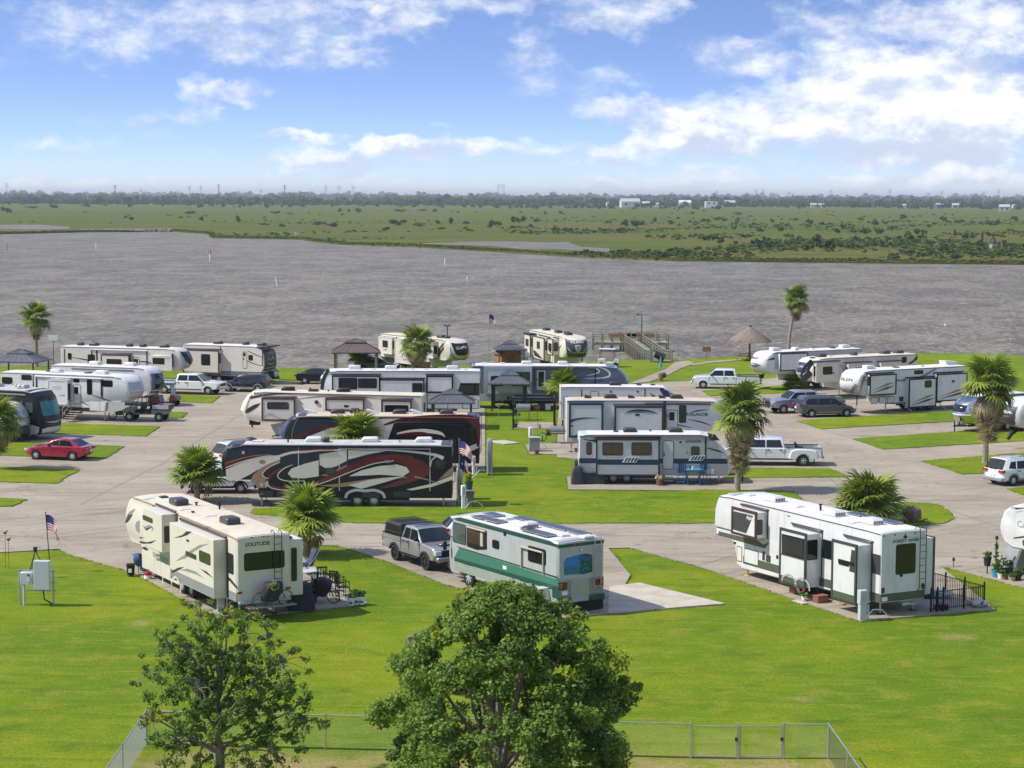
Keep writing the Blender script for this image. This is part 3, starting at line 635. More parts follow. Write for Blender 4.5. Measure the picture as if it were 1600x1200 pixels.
# bedroom slide
r.slide(7.2,9.65,1.88,3.62,.7,'cream','brown',flange=False)
r.win(8.418,9.686,3.088,3.242,'gbrown','dark'); r.endwin(7.2,False,1.45,1.8,2.35,3.05,'glass','dark')
r.face('stripe',[(10.179,1.955),(9.184,2.054),(7.909,2.353),(8.615,2.087),(9.648,1.911),(10.183,1.859)],'dark'); r.face('stripe',[(10.171,2.156),(9.521,2.207),(10.174,2.075)],'dark')
r.swoosh([(9.727,2.801),(9.432,2.703),(9.017,2.812),(8.651,2.897),(8.383,2.812),(8.523,2.697)],[.02,.1,.12,.06,.09,.02],'grey'); r.swoosh([(9.614,2.755),(9.274,2.647),(8.814,2.779),(8.426,2.868)],[.02,.09,.05,.02],'dark')
r.main()
r.rect('awning_rail',1.2,6.7,3.44,3.5,'brown',.06); r.rect('awning_rail',7.0,10.2,3.66-.12,3.6,'brown',.06)
r.rect('slide_seal',6.98,7.14,1.2,3.56,'brown',.03); r.rect('slide_seal',.93,1.08,.85,3.4,'brown',.03)
r.win(0.342,1.008,1.994,2.803,'glass','dark'); r.face('stripe',[(1.284,1.82),(0.615,1.729),(0.014,1.527),(0.017,1.411),(0.714,1.595),(1.288,1.672)],'dark'); r.face('stripe',[(3.914,3.391),(3.401,3.639),(2.981,3.634),(3.509,3.399)],'grey')
r.rect('skirt_panel',.03,.93,.83,1.2,'grey',.005)
r.swoosh([(14.262,2.243),(13.63,2.664),(12.765,3.065)],[.03,.22,.02],'grey'); r.swoosh([(14.216,2.166),(13.809,2.473),(13.165,2.73)],[.05,.3,.02],'dark'); r.face('stripe',[(12.164,2.589),(12.598,2.469),(12.799,2.251),(12.713,2.019),(12.19,1.959)],'grey')
r.swoosh([(11.884,1.315),(11.412,1.35),(10.944,1.359)],[.02,.16,.02],'dark')
r.cap('nose_cap',[(1.75,-1.1,1.1),(2.6,-1.16,1.16),(3.42,-1.1,1.1)],'char')
r.rwin(-0.926,0.86,2.171,2.857,'glass'); r.rtext('SOLITUDE',.28,3.191,.16,'black',1.12); r.ladder(-.62,1.2,3.6,.34)
for y in (1.12,-1.12): r.rlamp(y,1.22,.24,.1)
for y in (.55,0,-.2): r.rlamp(y,3.56,.08,.05,'brown')
r.rlamp(1.18,3.46,.09,.05,'amber')
MB().box(-.16,.0,-1.2,1.2,.72,.84,0,.02).build('rear_bumper','galv',r.root)
r.wheels((6.7,5.55),.4,.26,'spoke'); 
for u in (6.7,5.55):
    y=sorted((r.Y(.55),r.Y(.64))); r.swoosh([(u+.58,.42),(u+.5,.8),(u,1.02),(u-.5,.8),(u-.58,.42)],[.09]*5,'cream',.66,'wheel_arch')
r.axle_box(5.2,7.2,.8); r.leg(11.3,.8,.6,pad='red'); r.leg(11.3,-.8,.6); r.leg(.8,.8,.8); r.leg(.8,-.8,.8)
for u,y in ((3.3,.2),(9.4,.3)): r.ac(u,y,'char',.95,1)
r.vent(11.7,.2,'dark',.08,.4)
for u,y in ((7.9,.6),(5.6,.25),(11.9,.9)): r.vent(u,y,'almond',.05,.5)
r.pipe(8.7,-.3); r.pipe(7.3,-.9,.3,'black'); r.pipe(6.8,.6,.08)
S0=r.S; r.S=-1; r.slide(.1,3.6,.85,3.3,.62,'cream','brown',flange=False); r.endwin(.1,False,-1.55,-1.35,1.5,2.9,'glass','dark')
r.main(); r.slide(4.8,8.6,.85,3.2,.6,'cream','brown'); r.main(); r.door(9.0,9.7,.7,2.7,'cream',(9.15,9.55,1.6,2.4)); r.S=S0; r.main()

r=RV('motorhome','white motorhome with teal stripes, solar panels and a painted palm scene behind','motorhome',(3.043,85.311),123,2.5,1,
 [(0,.5),(1.0,.42),(1.9,.45),(2.05,.75),(2.25,.98),(2.6,1.06),(2.95,.98),(3.15,.75),(3.3,.45),(6.75,.42),(6.85,.75),(7.05,.98),(7.4,1.06),(7.75,.98),(7.95,.75),(8.05,.42),(8.85,.42),(9.05,.6),(9.12,1.4),(9.08,1.75),(8.95,2.5),(8.72,3.05),(8.45,3.2),(.12,3.2),(0,3.08)],.35,8.0,'oldwhite','roofwhite',trim='dkgreen',bev=.1)
r.rect('roof_band',.06,8.4,3.0,3.13,'dkgreen'); 
r.face('stripe',[(8.135,1.747),(-0.054,1.597),(-0.106,1.255),(8.564,1.225)],'teal',.006); r.face('stripe',[(8.422,1.794),(-0.016,1.717),(-0.041,1.637),(8.135,1.747)],'dkgreen',.008); r.face('stripe',[(8.564,1.225),(-0.106,1.298),(-0.108,1.087),(8.564,1.058)],'dkgreen',.008)
r.face('side_panel',[(8.564,1.043),(-0.023,1.045),(-0.025,0.82),(0.282,0.682),(8.563,0.617)],'sage',.005); r.face('corner_panel',[(0.386,1.2),(-0.106,1.255),(-0.112,0.751),(0.381,0.749)],'dkgreen',.01)
r.win(7.538,8.654,1.988,2.866,'gplain','dark'); 
w_=r.face('window',[(7.428,2.905),(5.733,2.897),(5.702,2.045),(6.584,1.894),(7.425,1.93)],'black',.02); r.face('window_pane',[(7.343,2.828),(5.897,2.784),(5.894,2.134),(7.341,2.123)],'gbrown',.028,parent=w_); r.face('curtain',[(6.255,2.762),(6.034,2.764),(6.032,2.113),(6.252,2.124)],'shade',.034,parent=w_)
MB().cyl((5.75,r.Y(.08),2.86),(7.35,r.Y(.08),2.86),.045,n=8).build('window_awning','shade',r.root)
r.win(4.7,5.214,2.228,2.546,'glass','black',2); r.win(0.917,2.264,2.087,2.716,'glass','black',2)
MB().cyl((1.05,r.Y(.09),2.62),(2.75,r.Y(.09),2.62),.045,n=8).box(1.0,1.04,r.Y(.0),r.Y(.1),1.7,2.62).box(2.74,2.78,r.Y(.0),r.Y(.1),1.7,2.62).build('window_awning','shade',r.root)
r.rect('utility_hatch',4.091,4.304,2.889,3.09,'black',.012); r.rect('sign_plate',4.054,4.348,1.365,1.522,'fwhite',.014)
y=sorted((r.Y(0),r.Y(.5))); MB().prism([(0.55,.62),(1.25,.62),(1.15,1.12),(.65,1.12)],*y).build('side_bay_door','white',r.root)
# rear wall: air-brushed palm shore, engine grille, lamps
pic=r.rface('painted_scene',[(.98,1.62),(.96,2.62),(-.62,2.66),(-.62,1.6)],'lgrey',.006)
mur=mat('airbrushed_mural',(.05,.3,.5),.4)
t=NT(mur.node_tree); tc=t.node('ShaderNodeTexCoord').outputs['Object']; yx,yy,yz=t.sep(tc)[:3]
nz=t.noise(tc,3.2,5,.7); hh=t.m('ADD',yz,t.m('MULTIPLY',t.m('SUBTRACT',nz,.5),.5))
cc=t.mix(t.ramp(hh,1.75,2.35),(.02,.17,.24),(.02,.20,.55)); cc=t.mix(t.ramp(hh,1.78,1.6),cc,(.38,.45,.42))
pm=t.m('MULTIPLY',t.ramp(t.noise(tc,7,5,.7),.40,.52),t.ramp(t.m('SUBTRACT',t.m('ABSOLUTE',t.m('ADD',yy,.25)),t.m('MULTIPLY',nz,.5)),.2,.0)); cc=t.mix(pm,cc,(.015,.06,.03))
cc=t.mix(t.m('MULTIPLY',t.ramp(t.noise(t.v('MULTIPLY',tc,(1,1,2.4)),5,4,.6),.5,.62),t.ramp(t.m('ABSOLUTE',t.m('SUBTRACT',yz,1.98)),.14,.04)),cc,(.015,.06,.10))
t.put(mur.node_tree.nodes['Principled BSDF'].inputs['Base Color'],cc)
r.rface('mural',[(.9,1.72),(.93,2.3),(.8,2.5),(.3,2.56),(-.3,2.6),(-.58,2.5),(-.6,1.75),(-.1,1.68),(.5,1.74)],mur,.011,pic)
r.rface('rear_band',[(1.2,2.96),(1.2,3.1),(-1.2,3.1),(-1.2,2.96)],'dkgreen',.008)
g_=r.rface('engine_grille',[(.55,.72),(.55,1.5),(-.42,1.5),(-.42,.72)],'lgrey',.02)
for k in range(11): MB().box(-.035,-.02,-.4,.53,.76+.068*k,.79+.068*k).build('louvre','galv',g_)
for sy in (1,-1):
    lp=r.rface('lamp_bezel',[(sy*1.2,1.12),(sy*1.2,1.42),(sy*.74,1.42),(sy*.74,1.12)],'black',.015)
    for k,(m_,a) in enumerate((('amber',1.08),('redlamp',.86))):
        for z in (1.18,1.3): MB().box(-.03,-.014,sy*a-.09,sy*a+.09,z,z+.09,0,.005).build('tail_lamp',m_,lp)
for a,c in ((1.22,.57),(-.44,-1.22)): 
    MB().box(-.12,0,min(a,c),max(a,c),.5,.76,0,.03).build('rear_bumper','dkgreen',r.root)
r.rface('licence_plate',[(1.0,.86),(1.0,1.04),(.72,1.04),(.72,.86)],'fwhite',.012); r.rface('rear_panel',[(1.2,.77),(1.2,1.5),(-1.2,1.5),(-1.2,.77)],'grey',.004)
MB().box(-.02,.0,-1.18,1.18,.06,.5).build('mud_flap','black',r.root); r.ladder(-.82,.95,3.1,.34,'galv')
MB().box(-.25,0,-.05,.05,.42,.5).cyl((-.25,0,.46),(-.3,0,.55),.04).build('tow_hitch','black',r.root)
MB().box(.05,.5,-.75,-.2,3.22,3.34,0,.03).build('ladder_stand','white',r.root)
for y in (.35,.1,-.15): r.rlamp(y,3.03,.08,.05,'redlamp')
MB().ball((-.06,.02,2.78),.06,8,5).build('rear_camera','white',r.root)
for u,y in ((7.0,.72),(5.8,.72),(2.7,.78),(1.6,.78),(7.3,-.12),(4.6,-.72),(3.5,-.72),(2.4,-.72),(5.7,-.72),(1.2,-.72)): r.panel(u,y,1.05,.62)
for u,y in ((6.0,-.05),(4.2,.1),(.95,.3)): r.vent(u,y,'white',.1,.5)
r.ac(3.7,.3,'white',.7); 
MB().ball((3.3,.62,3.27),(.38,.3,.16),10,6).build('roof_dome','char',r.root)
for sy in (1,-1):
    wheel(r.root,2.6,sy*1.06,.46,.3,'steel',sy); wheel(r.root,7.4,sy*1.06,.46,.3,'steel',sy)
r.axle_box(1.5,8,.7); r.cap('windscreen',[(1.75,-1.12,1.12),(2.5,-1.1,1.1),(2.92,-1.02,1.02)],'glass'); r.cap('grille',[(.8,-.7,.7),(1.15,-.7,.7)],'black')
r.otherside(); r.S=-1; r.door(7.9,8.6,.6,2.6,'grey_white',(8.05,8.45,1.6,2.3)); r.S=1
for sy in (1,-1): MB().tube([(8.75,sy*1.22,2.2),(8.95,sy*1.5,2.1),(8.95,sy*1.52,1.9)],.025).box(8.9,9.0,min(sy*1.45,sy*1.62),max(sy*1.45,sy*1.62),1.55,1.95,0,.02).build('mirror','black',r.root)

r=RV('fifth_wheel_trailer','white fifth wheel with dark-edged slide rooms and olive lower band beside fenced patio','trailer',(17.068,85.246),118,2.5,1,
 [(0,.6),(6,.42),(10.4,.34),(10.9,.5),(11.1,1.45),(11.3,1.55),(12.35,1.58),(12.62,1.72),(12.86,2.2),(12.82,2.9),(12.62,3.4),(12.4,3.6),(12.2,3.66),(.06,3.65),(0,3.6)],.3,12.0,'white','roofwhite',trim='char',bev=.05)
r.rect('skirt_panel',.03,10.35,.62,1.0,'olive',.006)
r.face('stripe',[(12.671,1.848),(8.262,1.941),(8.583,1.627),(12.667,1.647)],'olive',.008); r.face('stripe',[(12.677,2.079),(11.34,2.081),(11.338,2.022),(12.676,2.019)],'char',.01); r.face('stripe',[(9.628,2.048),(9.089,1.956),(8.793,2.041),(8.425,1.886),(8.72,1.8),(9.004,1.872)],'cream',.012)
for q in ((10.441,10.89,0.655,1.395),(9.089,10.272,0.685,1.395)):
    d=r.face('hatch_door',r.rr(*q,.05),'char',.008); r.face('hatch_panel',r.rr(q[0]+.04,q[1]-.04,q[2]+.04,q[3]-.04,.04),'white',.014,parent=d)
r.rect('pale_grey_strip',8.22,10.16,1.608,1.689,'grey_white',.005)  # thin grey-white strip along the white side
r.rect('vent_grille',8.567,8.777,1.046,1.469,'char',.012); r.rect('utility_hatch',8.105,8.476,1.026,1.353,'char',.012); r.rect('outlet_hatch',7.494,7.661,1.302,1.467,'black',.012); r.rect('outlet_hatch',6.624,6.848,3.419,3.453,'black',.012)
r.rect('outlet_hatch',10.977,11.153,1.441,1.552,'black',.012); MB().cyl((12.55,r.Y(0),1.78),(12.55,r.Y(.02),1.78),.08,n=12).build('badge','fwhite',r.root)
# bedroom slide with dark graphic panel
r.slide(8.5,10.45,2.15,3.36,.6,'white','brown',.07)
r.face('graphic_panel',[(10.385,3.197),(8.731,3.203),(9.275,2.286),(10.362,2.316)],'char',.01)
r.text('Alpha',8.98,2.98,.17,'fwhite',.016); r.endwin(8.5,False,1.5,1.78,2.35,3.0,'glass','dark')
r.main(); r.slide(4.33,6.25,.55,3.0,.8,'white','char',.06)
r.face('window',[(6.131,2.767),(4.418,2.79),(4.391,1.883),(6.105,1.845)],'black',.02); r.face('window_pane',[(6.067,2.72),(4.493,2.731),(4.469,1.944),(6.044,1.912)],'glass',.027); r.rect('trim_bar',4.36,6.22,1.83,1.87,'char',.04); r.rect('skirt_panel',4.36,6.22,.55,.86,'olive',.012)
r.endwin(4.33,False,1.42,1.92,1.85,2.7,'glass','black')
r.main(); r.slide(.68,2.34,.5,3.07,.8,'white','char',.06)
r.rect('window',0.761,1.921,2.144,2.31,'black',.02); r.rect('window_pane',1.16,1.876,2.076,2.273,'glass',.026); r.face('graphic_panel',[(0.999,2.858),(0.756,2.844),(0.724,1.881),(1.125,1.884)],'char',.012); r.rect('skirt_panel',.72,2.3,.5,.86,'olive',.012)
r.main()
r.win(3.437,4.062,1.965,2.745,'glass','black',r=.02); r.rect('graphic_panel',.03,.66,1.83,2.7,'char',.008)
for a in (4.2,.62,8.42): r.rect('slide_seal',a-.08,a,(.6 if a<8 else 2.1),(3.1 if a<8 else 3.4),'char',.03)
r.rect('awning_rail',.5,2.6,3.18,3.24,'char',.05); r.rect('awning_rail',4.1,6.5,3.12,3.18,'char',.05); r.rect('awning_rail',8.3,10.2,3.46,3.52,'brown',.05)
r.cap('nose_band',[(1.62,-1.1,1.1),(1.95,-1.16,1.16)],'olive'); 
r.rwin(-0.625,0.389,1.808,3.063,'glass','dark'); r.rtext('FOREST RIVER',-0.120,3.175,.14,'black',1.45)
MB().add([(-.01,y-.07,z+3.47) for y,z in ((0,.1),(.05,.0),(.03,-.1),(-.03,-.1),(-.05,0))],[(0,1,2,3,4)]).add([(-.01,y-.07,z+3.47) for y,z in ((.1,-.02),(.12,-.03),(.06,-.13),(-.06,-.13),(-.12,-.03),(-.1,-.02))],[(0,1,2,3,4,5)]).build('emblem','dark',r.root)
r.rface('emblem_line',[(.6,3.37),(.6,3.385),(-.7,3.385),(-.7,3.37)],'lgrey',.008)
r.rface('skirt_panel',[(1.22,.62),(1.22,.98),(-1.22,.98),(-1.22,.62)],'olive',.006); r.ladder(-.98,1.0,3.6,.34)
for y in (1.1,-1.1): r.rlamp(y,1.15,.16,.24,'brown'); r.rlamp(y,1.17,.11,.11,'redlamp')
for y in (.5,-.6,1.1): r.rlamp(y,3.54,.09,.05,'brown')
MB().cyl((0,.12,1.72),(-.05,.12,1.72),.06,n=10).build('rear_camera','black',r.root)
r.rface('licence_plate',[(1.15,.66),(1.15,.84),(.85,.84),(.85,.66)],'fwhite',.012); r.rtext('SABRE',.62,1.16,.06,'dark',.3) if 0 else None
r.wheels((5.5,4.5),.4,.27,'dark')
for u in (5.5,4.5): r.swoosh([(u+.56,.5),(u+.45,.82),(u,.98),(u-.45,.82),(u-.56,.5)],[.09]*5,'lgrey',.83,'wheel_arch')
r.axle_box(4,6,.62); r.leg(10.3,1.0,.5,pad='yellow'); r.leg(6.6,1.05,.5,pad='yellow'); r.leg(3.0,1.1,.55,pad='yellow'); r.leg(.4,.9,.6); r.leg(.4,-.9,.6)
MB().box(-.5,0,-.05,.05,.5,.58).box(-.5,-.44,-.35,.35,.5,.57).build('tow_hitch','galv',r.root)
for u,y in ((9.3,.25),(4.6,.3),(2.0,.2)): r.ac(u,y,'white',.95)
for u,y in ((7.3,.3),(11.2,.3),(2.6,.7)): r.vent(u,y,'white',.07,.45)
r.vent(12.0,.6,'lgrey',.03,.6); r.pipe(6.0,.0,.3,'black')
for u in (4.2,3.0,1.9): r.panel(u,-.75,1.1,.6)
r.S=-1; r.slide(.2,4.2,.7,3.2,.6,'white','char'); r.main(); r.otherside() if 0 else None
r.door(7.3,8.0,.7,2.7,'white',(7.45,7.85,1.6,2.4)); r.win(8.8,9.8,2.3,2.9); r.S=1; r.main()
# ------------------------------------------------------------------ the centre rows

r=RV('fifth_wheel_trailer','black and cream fifth wheel with sweeping maroon and tan swirls, flags at its rear','trailer',(-3.47,115.574),180,2.5,1,
 [(0,.55),(11.2,.55),(11.28,.9),(11.3,1.5),(11.5,1.58),(12.9,1.6),(13.1,1.75),(13.2,2.3),(13.16,3.0),(13.0,3.45),(12.8,3.62),(12.4,3.66),(.08,3.65),(0,3.58)],.35,12.3,'gloss_black','roofgrey',trim='steel',bev=.08)

r.face('cream_panel',[(13.145,2.182),(12.598,2.466),(11.759,2.765),(10.921,2.958),(9.979,3.054),(9.981,2.784),(10.505,2.58),(10.926,2.367),(11.346,2.155),(11.767,1.9),(12.103,1.729),(12.398,1.559),(13.11,1.557)],'cream',.006)
r.swoosh([(13.176,2.464),(12.764,2.605),(11.967,2.87),(11.129,3.029),(10.418,3.074)],[.36,.34,.24,.12,.02],'maroon',.010); r.swoosh([(13.161,2.283),(12.514,2.551),(11.759,2.786),(10.921,2.979),(10.376,3.036)],[.05,.05,.05,.04,.02],'cream',.014); r.swoosh([(13.158,2.57),(12.764,2.689),(11.967,2.92),(11.129,3.05),(10.418,3.078)],[.04,.04,.04,.04,.02],'tan',.014)
r.face('tan_panel',[(11.736,1.562),(11.557,1.9),(11.093,2.316),(10.547,2.588),(9.993,2.784),(9.994,2.645),(10.507,2.411),(10.886,2.135),(10.992,1.903),(10.847,1.734),(10.722,1.684),(10.808,1.396),(10.768,1.122),(11.334,1.119),(11.436,1.352)],'tan',.008)
r.swoosh([(9.994,2.645),(10.507,2.411),(10.886,2.135),(11.013,1.924),(10.868,1.734),(10.68,1.684)],[.05,.05,.05,.05,.05,.03],'cream',.014)
r.face('badge',[(11.237,2.661),(11.09,2.78),(10.881,2.747),(10.819,2.642),(10.966,2.536),(11.154,2.556)],'tan',.012); r.rect('sign_plate',12.049,12.206,3.114,3.282,'lgrey',.012)

r.face('cream_panel',[(9.552,1.974),(9.345,2.256),(8.6,2.54),(7.743,2.759),(7.748,1.821),(8.605,1.696),(9.303,1.721)],'cream',.011)
r.face('cream_panel',[(7.704,3.106),(6.737,3.269),(6.105,3.327),(6.107,2.737),(6.741,2.407),(7.299,2.264),(7.689,2.497)],'cream',.007); r.face('cream_panel',[(6.03,3.318),(3.856,3.308),(4.879,3.117),(6.032,2.803)],'cream',.007)
r.swoosh([(9.972,3.004),(9.339,3.193),(8.409,3.262),(7.665,3.34),(6.104,3.374)],[.16,.14,.14,.1,.08],'cream',.009); r.swoosh([(6.03,3.346),(4.878,3.379),(3.02,3.33),(1.161,3.131),(0.492,2.899)],[.05,.06,.08,.16,.22],'cream',.009)
r.swoosh([(9.903,2.301),(10.464,1.923),(10.765,1.547),(10.563,1.219),(9.726,1.081),(8.794,1.197),(8.049,1.322),(7.302,1.654),(6.091,2.174),(4.88,2.695),(3.485,2.934),(2.277,2.939)],[.10,.14,.18,.18,.18,.2,.24,.3,.42,.45,.35,.2],'maroon',.012)
r.face('maroon_panel',[(3.95,2.792),(2.556,2.891),(1.719,2.754),(1.273,2.38),(1.347,1.958),(2.092,1.579),(3.209,1.246),(4.326,1.101),(3.395,1.481),(2.65,1.765),(2.389,2.188),(2.835,2.562)],'maroon',.010)
r.face('cream_panel',[(5.999,1.828),(5.254,2.178),(4.323,2.416),(3.207,2.532),(2.649,2.375),(2.464,2.094),(2.836,1.84),(4.138,1.928),(5.255,1.868)],'cream',.008)
r.swoosh([(9.251,2.491),(9.717,2.301),(10.092,1.972),(10.047,1.69),(9.536,1.533),(8.606,1.555)],[.03,.06,.06,.06,.05,.03],'cream',.014); r.swoosh([(10.746,1.547),(10.563,1.153),(9.726,1.006),(8.609,1.104),(7.303,1.513),(5.905,2.081),(4.601,2.555),(3.392,2.747)],[.05]*8,'cream',.0155)
r.swoosh([(7.677,1.277),(6.56,1.3),(5.256,1.474),(3.953,1.666),(2.557,1.803)],[.02,.2,.25,.2,.05],'tan',.009); r.face('cream_panel',[(6.02,1.302),(4.883,1.616),(2.743,1.859),(3.767,1.526),(5.257,1.098)],'cream',.011)
r.face('tan_panel',[(7.674,1.84),(6.836,1.862),(6.091,2.174),(6.108,2.503),(6.742,2.219)],'tan',.0075)
r.face('cream_panel',[(2.651,1.061),(1.161,1.414),(-0.067,1.916),(-0.067,1.663),(1.161,1.226),(2.279,1.015)],'cream',.009); r.swoosh([(2.185,1.814),(1.534,1.675),(0.603,1.378)],[.1,.08,.01],'tan',.011); r.face('tan_panel',[(0.278,2.15),(-0.066,2.432),(-0.067,1.963),(0.789,1.631)],'tan',.01)
r.swoosh([(1.254,2.427),(1.161,2.803),(0.789,3.085)],[.05,.06,.05],'cream',.012)
r.win(6.761,7.336,1.956,2.292,'ggreen'); r.win(0.38,0.957,2.262,2.785,'ggreen'); r.rect('outlet_hatch',3.56,3.904,2.625,2.774,'grey',.04)
for x in (11.31-.0,8.92,6.55,1.28): 
    if x<11: r.rect('slide_seal',x-.02,x+.02,.6,3.5,'cream',.006)
r.rect('awning_rail',5.85+1.0,8.95,3.4,3.46,'maroon',.06); r.rect('awning_rail',1.3,6.5,3.42,3.47,'steel',.05); r.rect('skirt_panel',.03,11.2,.56,.98,'black',.012)
for a,b in ((2.4,3.4),(4.2,5.2),(7.0,8.2),(9.0,10.2),(10.4,11.15)): r.rect('hatch_door',a,b,.6,.94,'dark',.018)
r.rect('lamp',11.0,11.15,.74,.8,'amber',.03)
for k in (0,1): r.rect('sign_plate',10.98-.3*k,11.16-.3*k,1.2,1.4+.08*k,'lgrey',.016)
r.wheels((5.5,4.55),.42,.28,'spoke')
r.swoosh([(6.2,.55),(6.05,.85),(5.6,1.02),(5.05,.98),(4.5,1.02),(4.05,.85),(3.9,.55)],[.16]*7,'lgrey',.03,'wheel_arch')
r.axle_box(4,6.2,.6); r.leg(11.1,1.0,.6); r.leg(11.1,-1,.6); r.leg(.5,1,.6)
for u in (1.7,4.85,8.15): r.ac(u,.0,'white',1.0)
r.ac(7.4,.2,'dark',.35); r.vent(11.4,.1,'roofcream',.05,.7); r.pipe(9.6,.5,.3,'black'); r.pipe(3.1,.2,.1,'galv')
MB().ball((11.9,-.3,3.7),(.42,.3,.22),10,6).build('roof_dome','dark',r.root)
r.cap('nose_mask',[(2.3,-1.1,1.1),(3.4,-1.05,1.05)],'glass'); r.ladder(-.7,1.2,3.6)
r.rface('cream_panel',[(1.2,1.5),(1.2,1.8),(-1.2,2.2),(-1.2,1.7)],'cream'); r.rwin(-.7,.7,2.3,2.9)
r.otherside()
# red and black fifth wheel behind it

r=RV('fifth_wheel_trailer','black fifth wheel with broad maroon sweep and tan roof, behind the swirled one','trailer',(-2.143,130.581),180,2.5,1,
 [(0,.55),(10.9,.55),(11.0,1.5),(11.2,1.58),(12.3,1.6),(12.6,1.8),(12.72,2.3),(12.6,2.9),(12.3,3.4),(12,3.6),(11.7,3.65),(.2,3.65),(.04,3.55),(0,3.4)],.45,11.6,'gloss_black','rooftan',trim='tan',bev=.1)
r.cap('nose_cap',[(1.8,-1.15,1.15),(2.4,-1.15,1.15),(3.3,-1.1,1.1)],'navy'); r.swoosh([(11.806,3.605),(12.125,3.076),(12.286,2.441),(12.259,1.912)],[.04]*4,'grey',.012)
r.swoosh([(12.13,2.209),(11.288,2.551),(10.026,2.894),(8.765,3.142),(7.294,3.464)],[.14,.16,.14,.1,.04],'maroon',.010); r.face('cream_panel',[(11.29,2.286),(10.027,2.767),(8.765,3.089),(7.294,3.39),(6.244,3.521),(4.355,3.549),(5.615,3.153),(5.827,2.571),(6.249,1.405),(11.505,1.386)],'cream',.007)
r.swoosh([(6.245,3.098),(5.195,3.398),(3.935,3.561),(2.046,3.642),(0.787,3.584),(0.262,3.279),(0.071,2.699),(0.049,1.852)],[.1,.22,.3,.32,.4,.55,.3,.2],'maroon',.012); r.face('maroon_panel',[(0.577,3.648),(0,3.65),(-0.004,1.694),(0.153,1.693),(0.176,2.698),(0.345,3.173)],'maroon',.010)
r.slide(0.995,5.458,2.061,3.154,.25,'gloss_black','black',.05); r.swoosh([(5.392,2.55),(4.553,2.691),(3.505,2.737),(2.562,2.593),(2.247,2.351)],[.1,.2,.26,.2,.05],'cream',.01); r.swoosh([(5.392,2.445),(4.449,2.554),(3.61,2.557),(2.981,2.401)],[.1,.2,.2,.05],'maroon',.014); r.main()
r.win(0.238,0.996,1.958,2.907,'glass'); r.face('cream_panel',[(1.204,1.477),(-0.004,1.959),(-0.004,1.641),(1.098,1.054)],'cream',.01)
r.wheels((5.3,4.35),.42,.28); r.axle_box(4,6.2,.6); r.leg(10.7,1,.6); r.leg(.5,1,.6); r.leg(.5,-1,.6)
for u in (9.4,5.3,2.2): r.ac(u,-.1,'dark',.9)
r.ac(8.3,-.3,'dark',.6,1)
for u in (11.1,7.0,4.1): MB().prism([(u-.3,3.68),(u+.15,3.68),(u+.5,3.95),(u+.4,4.0),(u-.25,3.8)],-.3,.2,.02).build('open_roof_vent','white',r.root)
r.ladder(.6,1.2,3.6); r.rwin(-.6,.6,2.2,2.9); r.rface('maroon_panel',[(1.2,3.2),(1.2,3.55),(-1.2,3.55),(-1.2,3.2)],'maroon'); r.rlamp(1.0,1.3,.2,.3); r.rlamp(-1,1.3,.2,.3)
r.otherside()
# cream fifth wheel, nose to the left
r=RV('fifth_wheel_trailer','cream fifth wheel with three dark-framed slide rooms, dark swoosh on its nose facing road','trailer',(-6.429,144.863),176,2.5,1,
 [(0,.6),(9.3,.55),(9.5,1.4),(9.7,1.52),(12.2,1.5),(12.9,1.7),(13.15,2.3),(13.0,2.9),(12.75,3.4),(12.45,3.66),(12.0,3.72),(10,3.68),(.06,3.55),(0,3.5)],.5,12.0,'cream','roofcream',trim='dark',bev=.07)
r.slide(9.325,11.721,1.705,3.287,.4,'cream','brown',.07); r.win(9.791,11.321,2.546,2.998,'glass'); r.swoosh([(11.614,1.937),(11.116,2.155),(10.645,1.948),(9.82,1.699)],[.05,.2,.1,.03],'lgrey',.01); r.main()
r.slide(4.239,7.031,2.491,3.303,.4,'cream','brown',.07,flange=True); r.rect('outlet_hatch',5.365,5.693,2.713,2.873,'black',.01); r.main()
zb=.9; q=(0.772,2.924,2.531,3.231); r.slide(q[0],q[1],zb,q[3],.4,'cream','brown',.07); r.win(q[0]+.25,q[1]-.25,q[3]-.95,q[3]-.35,'glass'); r.main()
r.face('stripe',[(13.066,2.135),(12.945,2.467),(12.432,2.767),(11.921,2.926),(12.196,2.593),(12.733,2.233)],'dark',.01); r.swoosh([(12.724,3.294),(11.063,3.571),(9.172,3.627),(7.048,3.614)],[.16,.1,.06,.02],'dark',.01); r.swoosh([(9.056,3.275),(7.049,3.473),(4.576,3.442),(2.814,3.285)],[.04,.08,.08,.02],'tan',.009)
r.swoosh([(12.507,3.65),(12.845,2.939),(13.065,2.23)],[.05,.05,.05],'tan',.01); MB().cyl((7.782258653814923,r.Y(0),3.03071668092495),(7.782258653814923,r.Y(.05),3.03071668092495),.14,n=12).build('speaker','dark',r.root)
r.face('hatch_panel',[(11.199,1.331),(9.954,1.582),(9.961,0.614),(10.733,0.392)],'sage',.01); r.rect('vent_grille',10.352,10.608,0.61,1.138,'lgrey',.016); r.swoosh([(11.088,0.459),(10.019,0.732)],[.1,.1],'dark',.013)
MB().box(12.2,13.0,-.15,.15,1.15,1.55,0,.04).cyl((12.8,0,.95),(12.8,0,1.2),.06).build('kingpin','black',r.root)
r.wheels((5.2,4.2),.4,.26); r.axle_box(4,6,.6); r.leg(9.2,1,.6); r.leg(9.2,-1,.6)
for u,m_ in ((10.1,'black'),(6.0,'black')): r.ac(u,.0,m_,.95)
r.vent(8.2,.1,'black',.14,.7); r.pipe(8.5,-.3,.2,'black'); r.pipe(7.1,0,.1,'black'); r.ladder(-.8,1.2,3.5); r.rwin(-.5,.5,2,2.9); r.otherside()
# white toy hauler

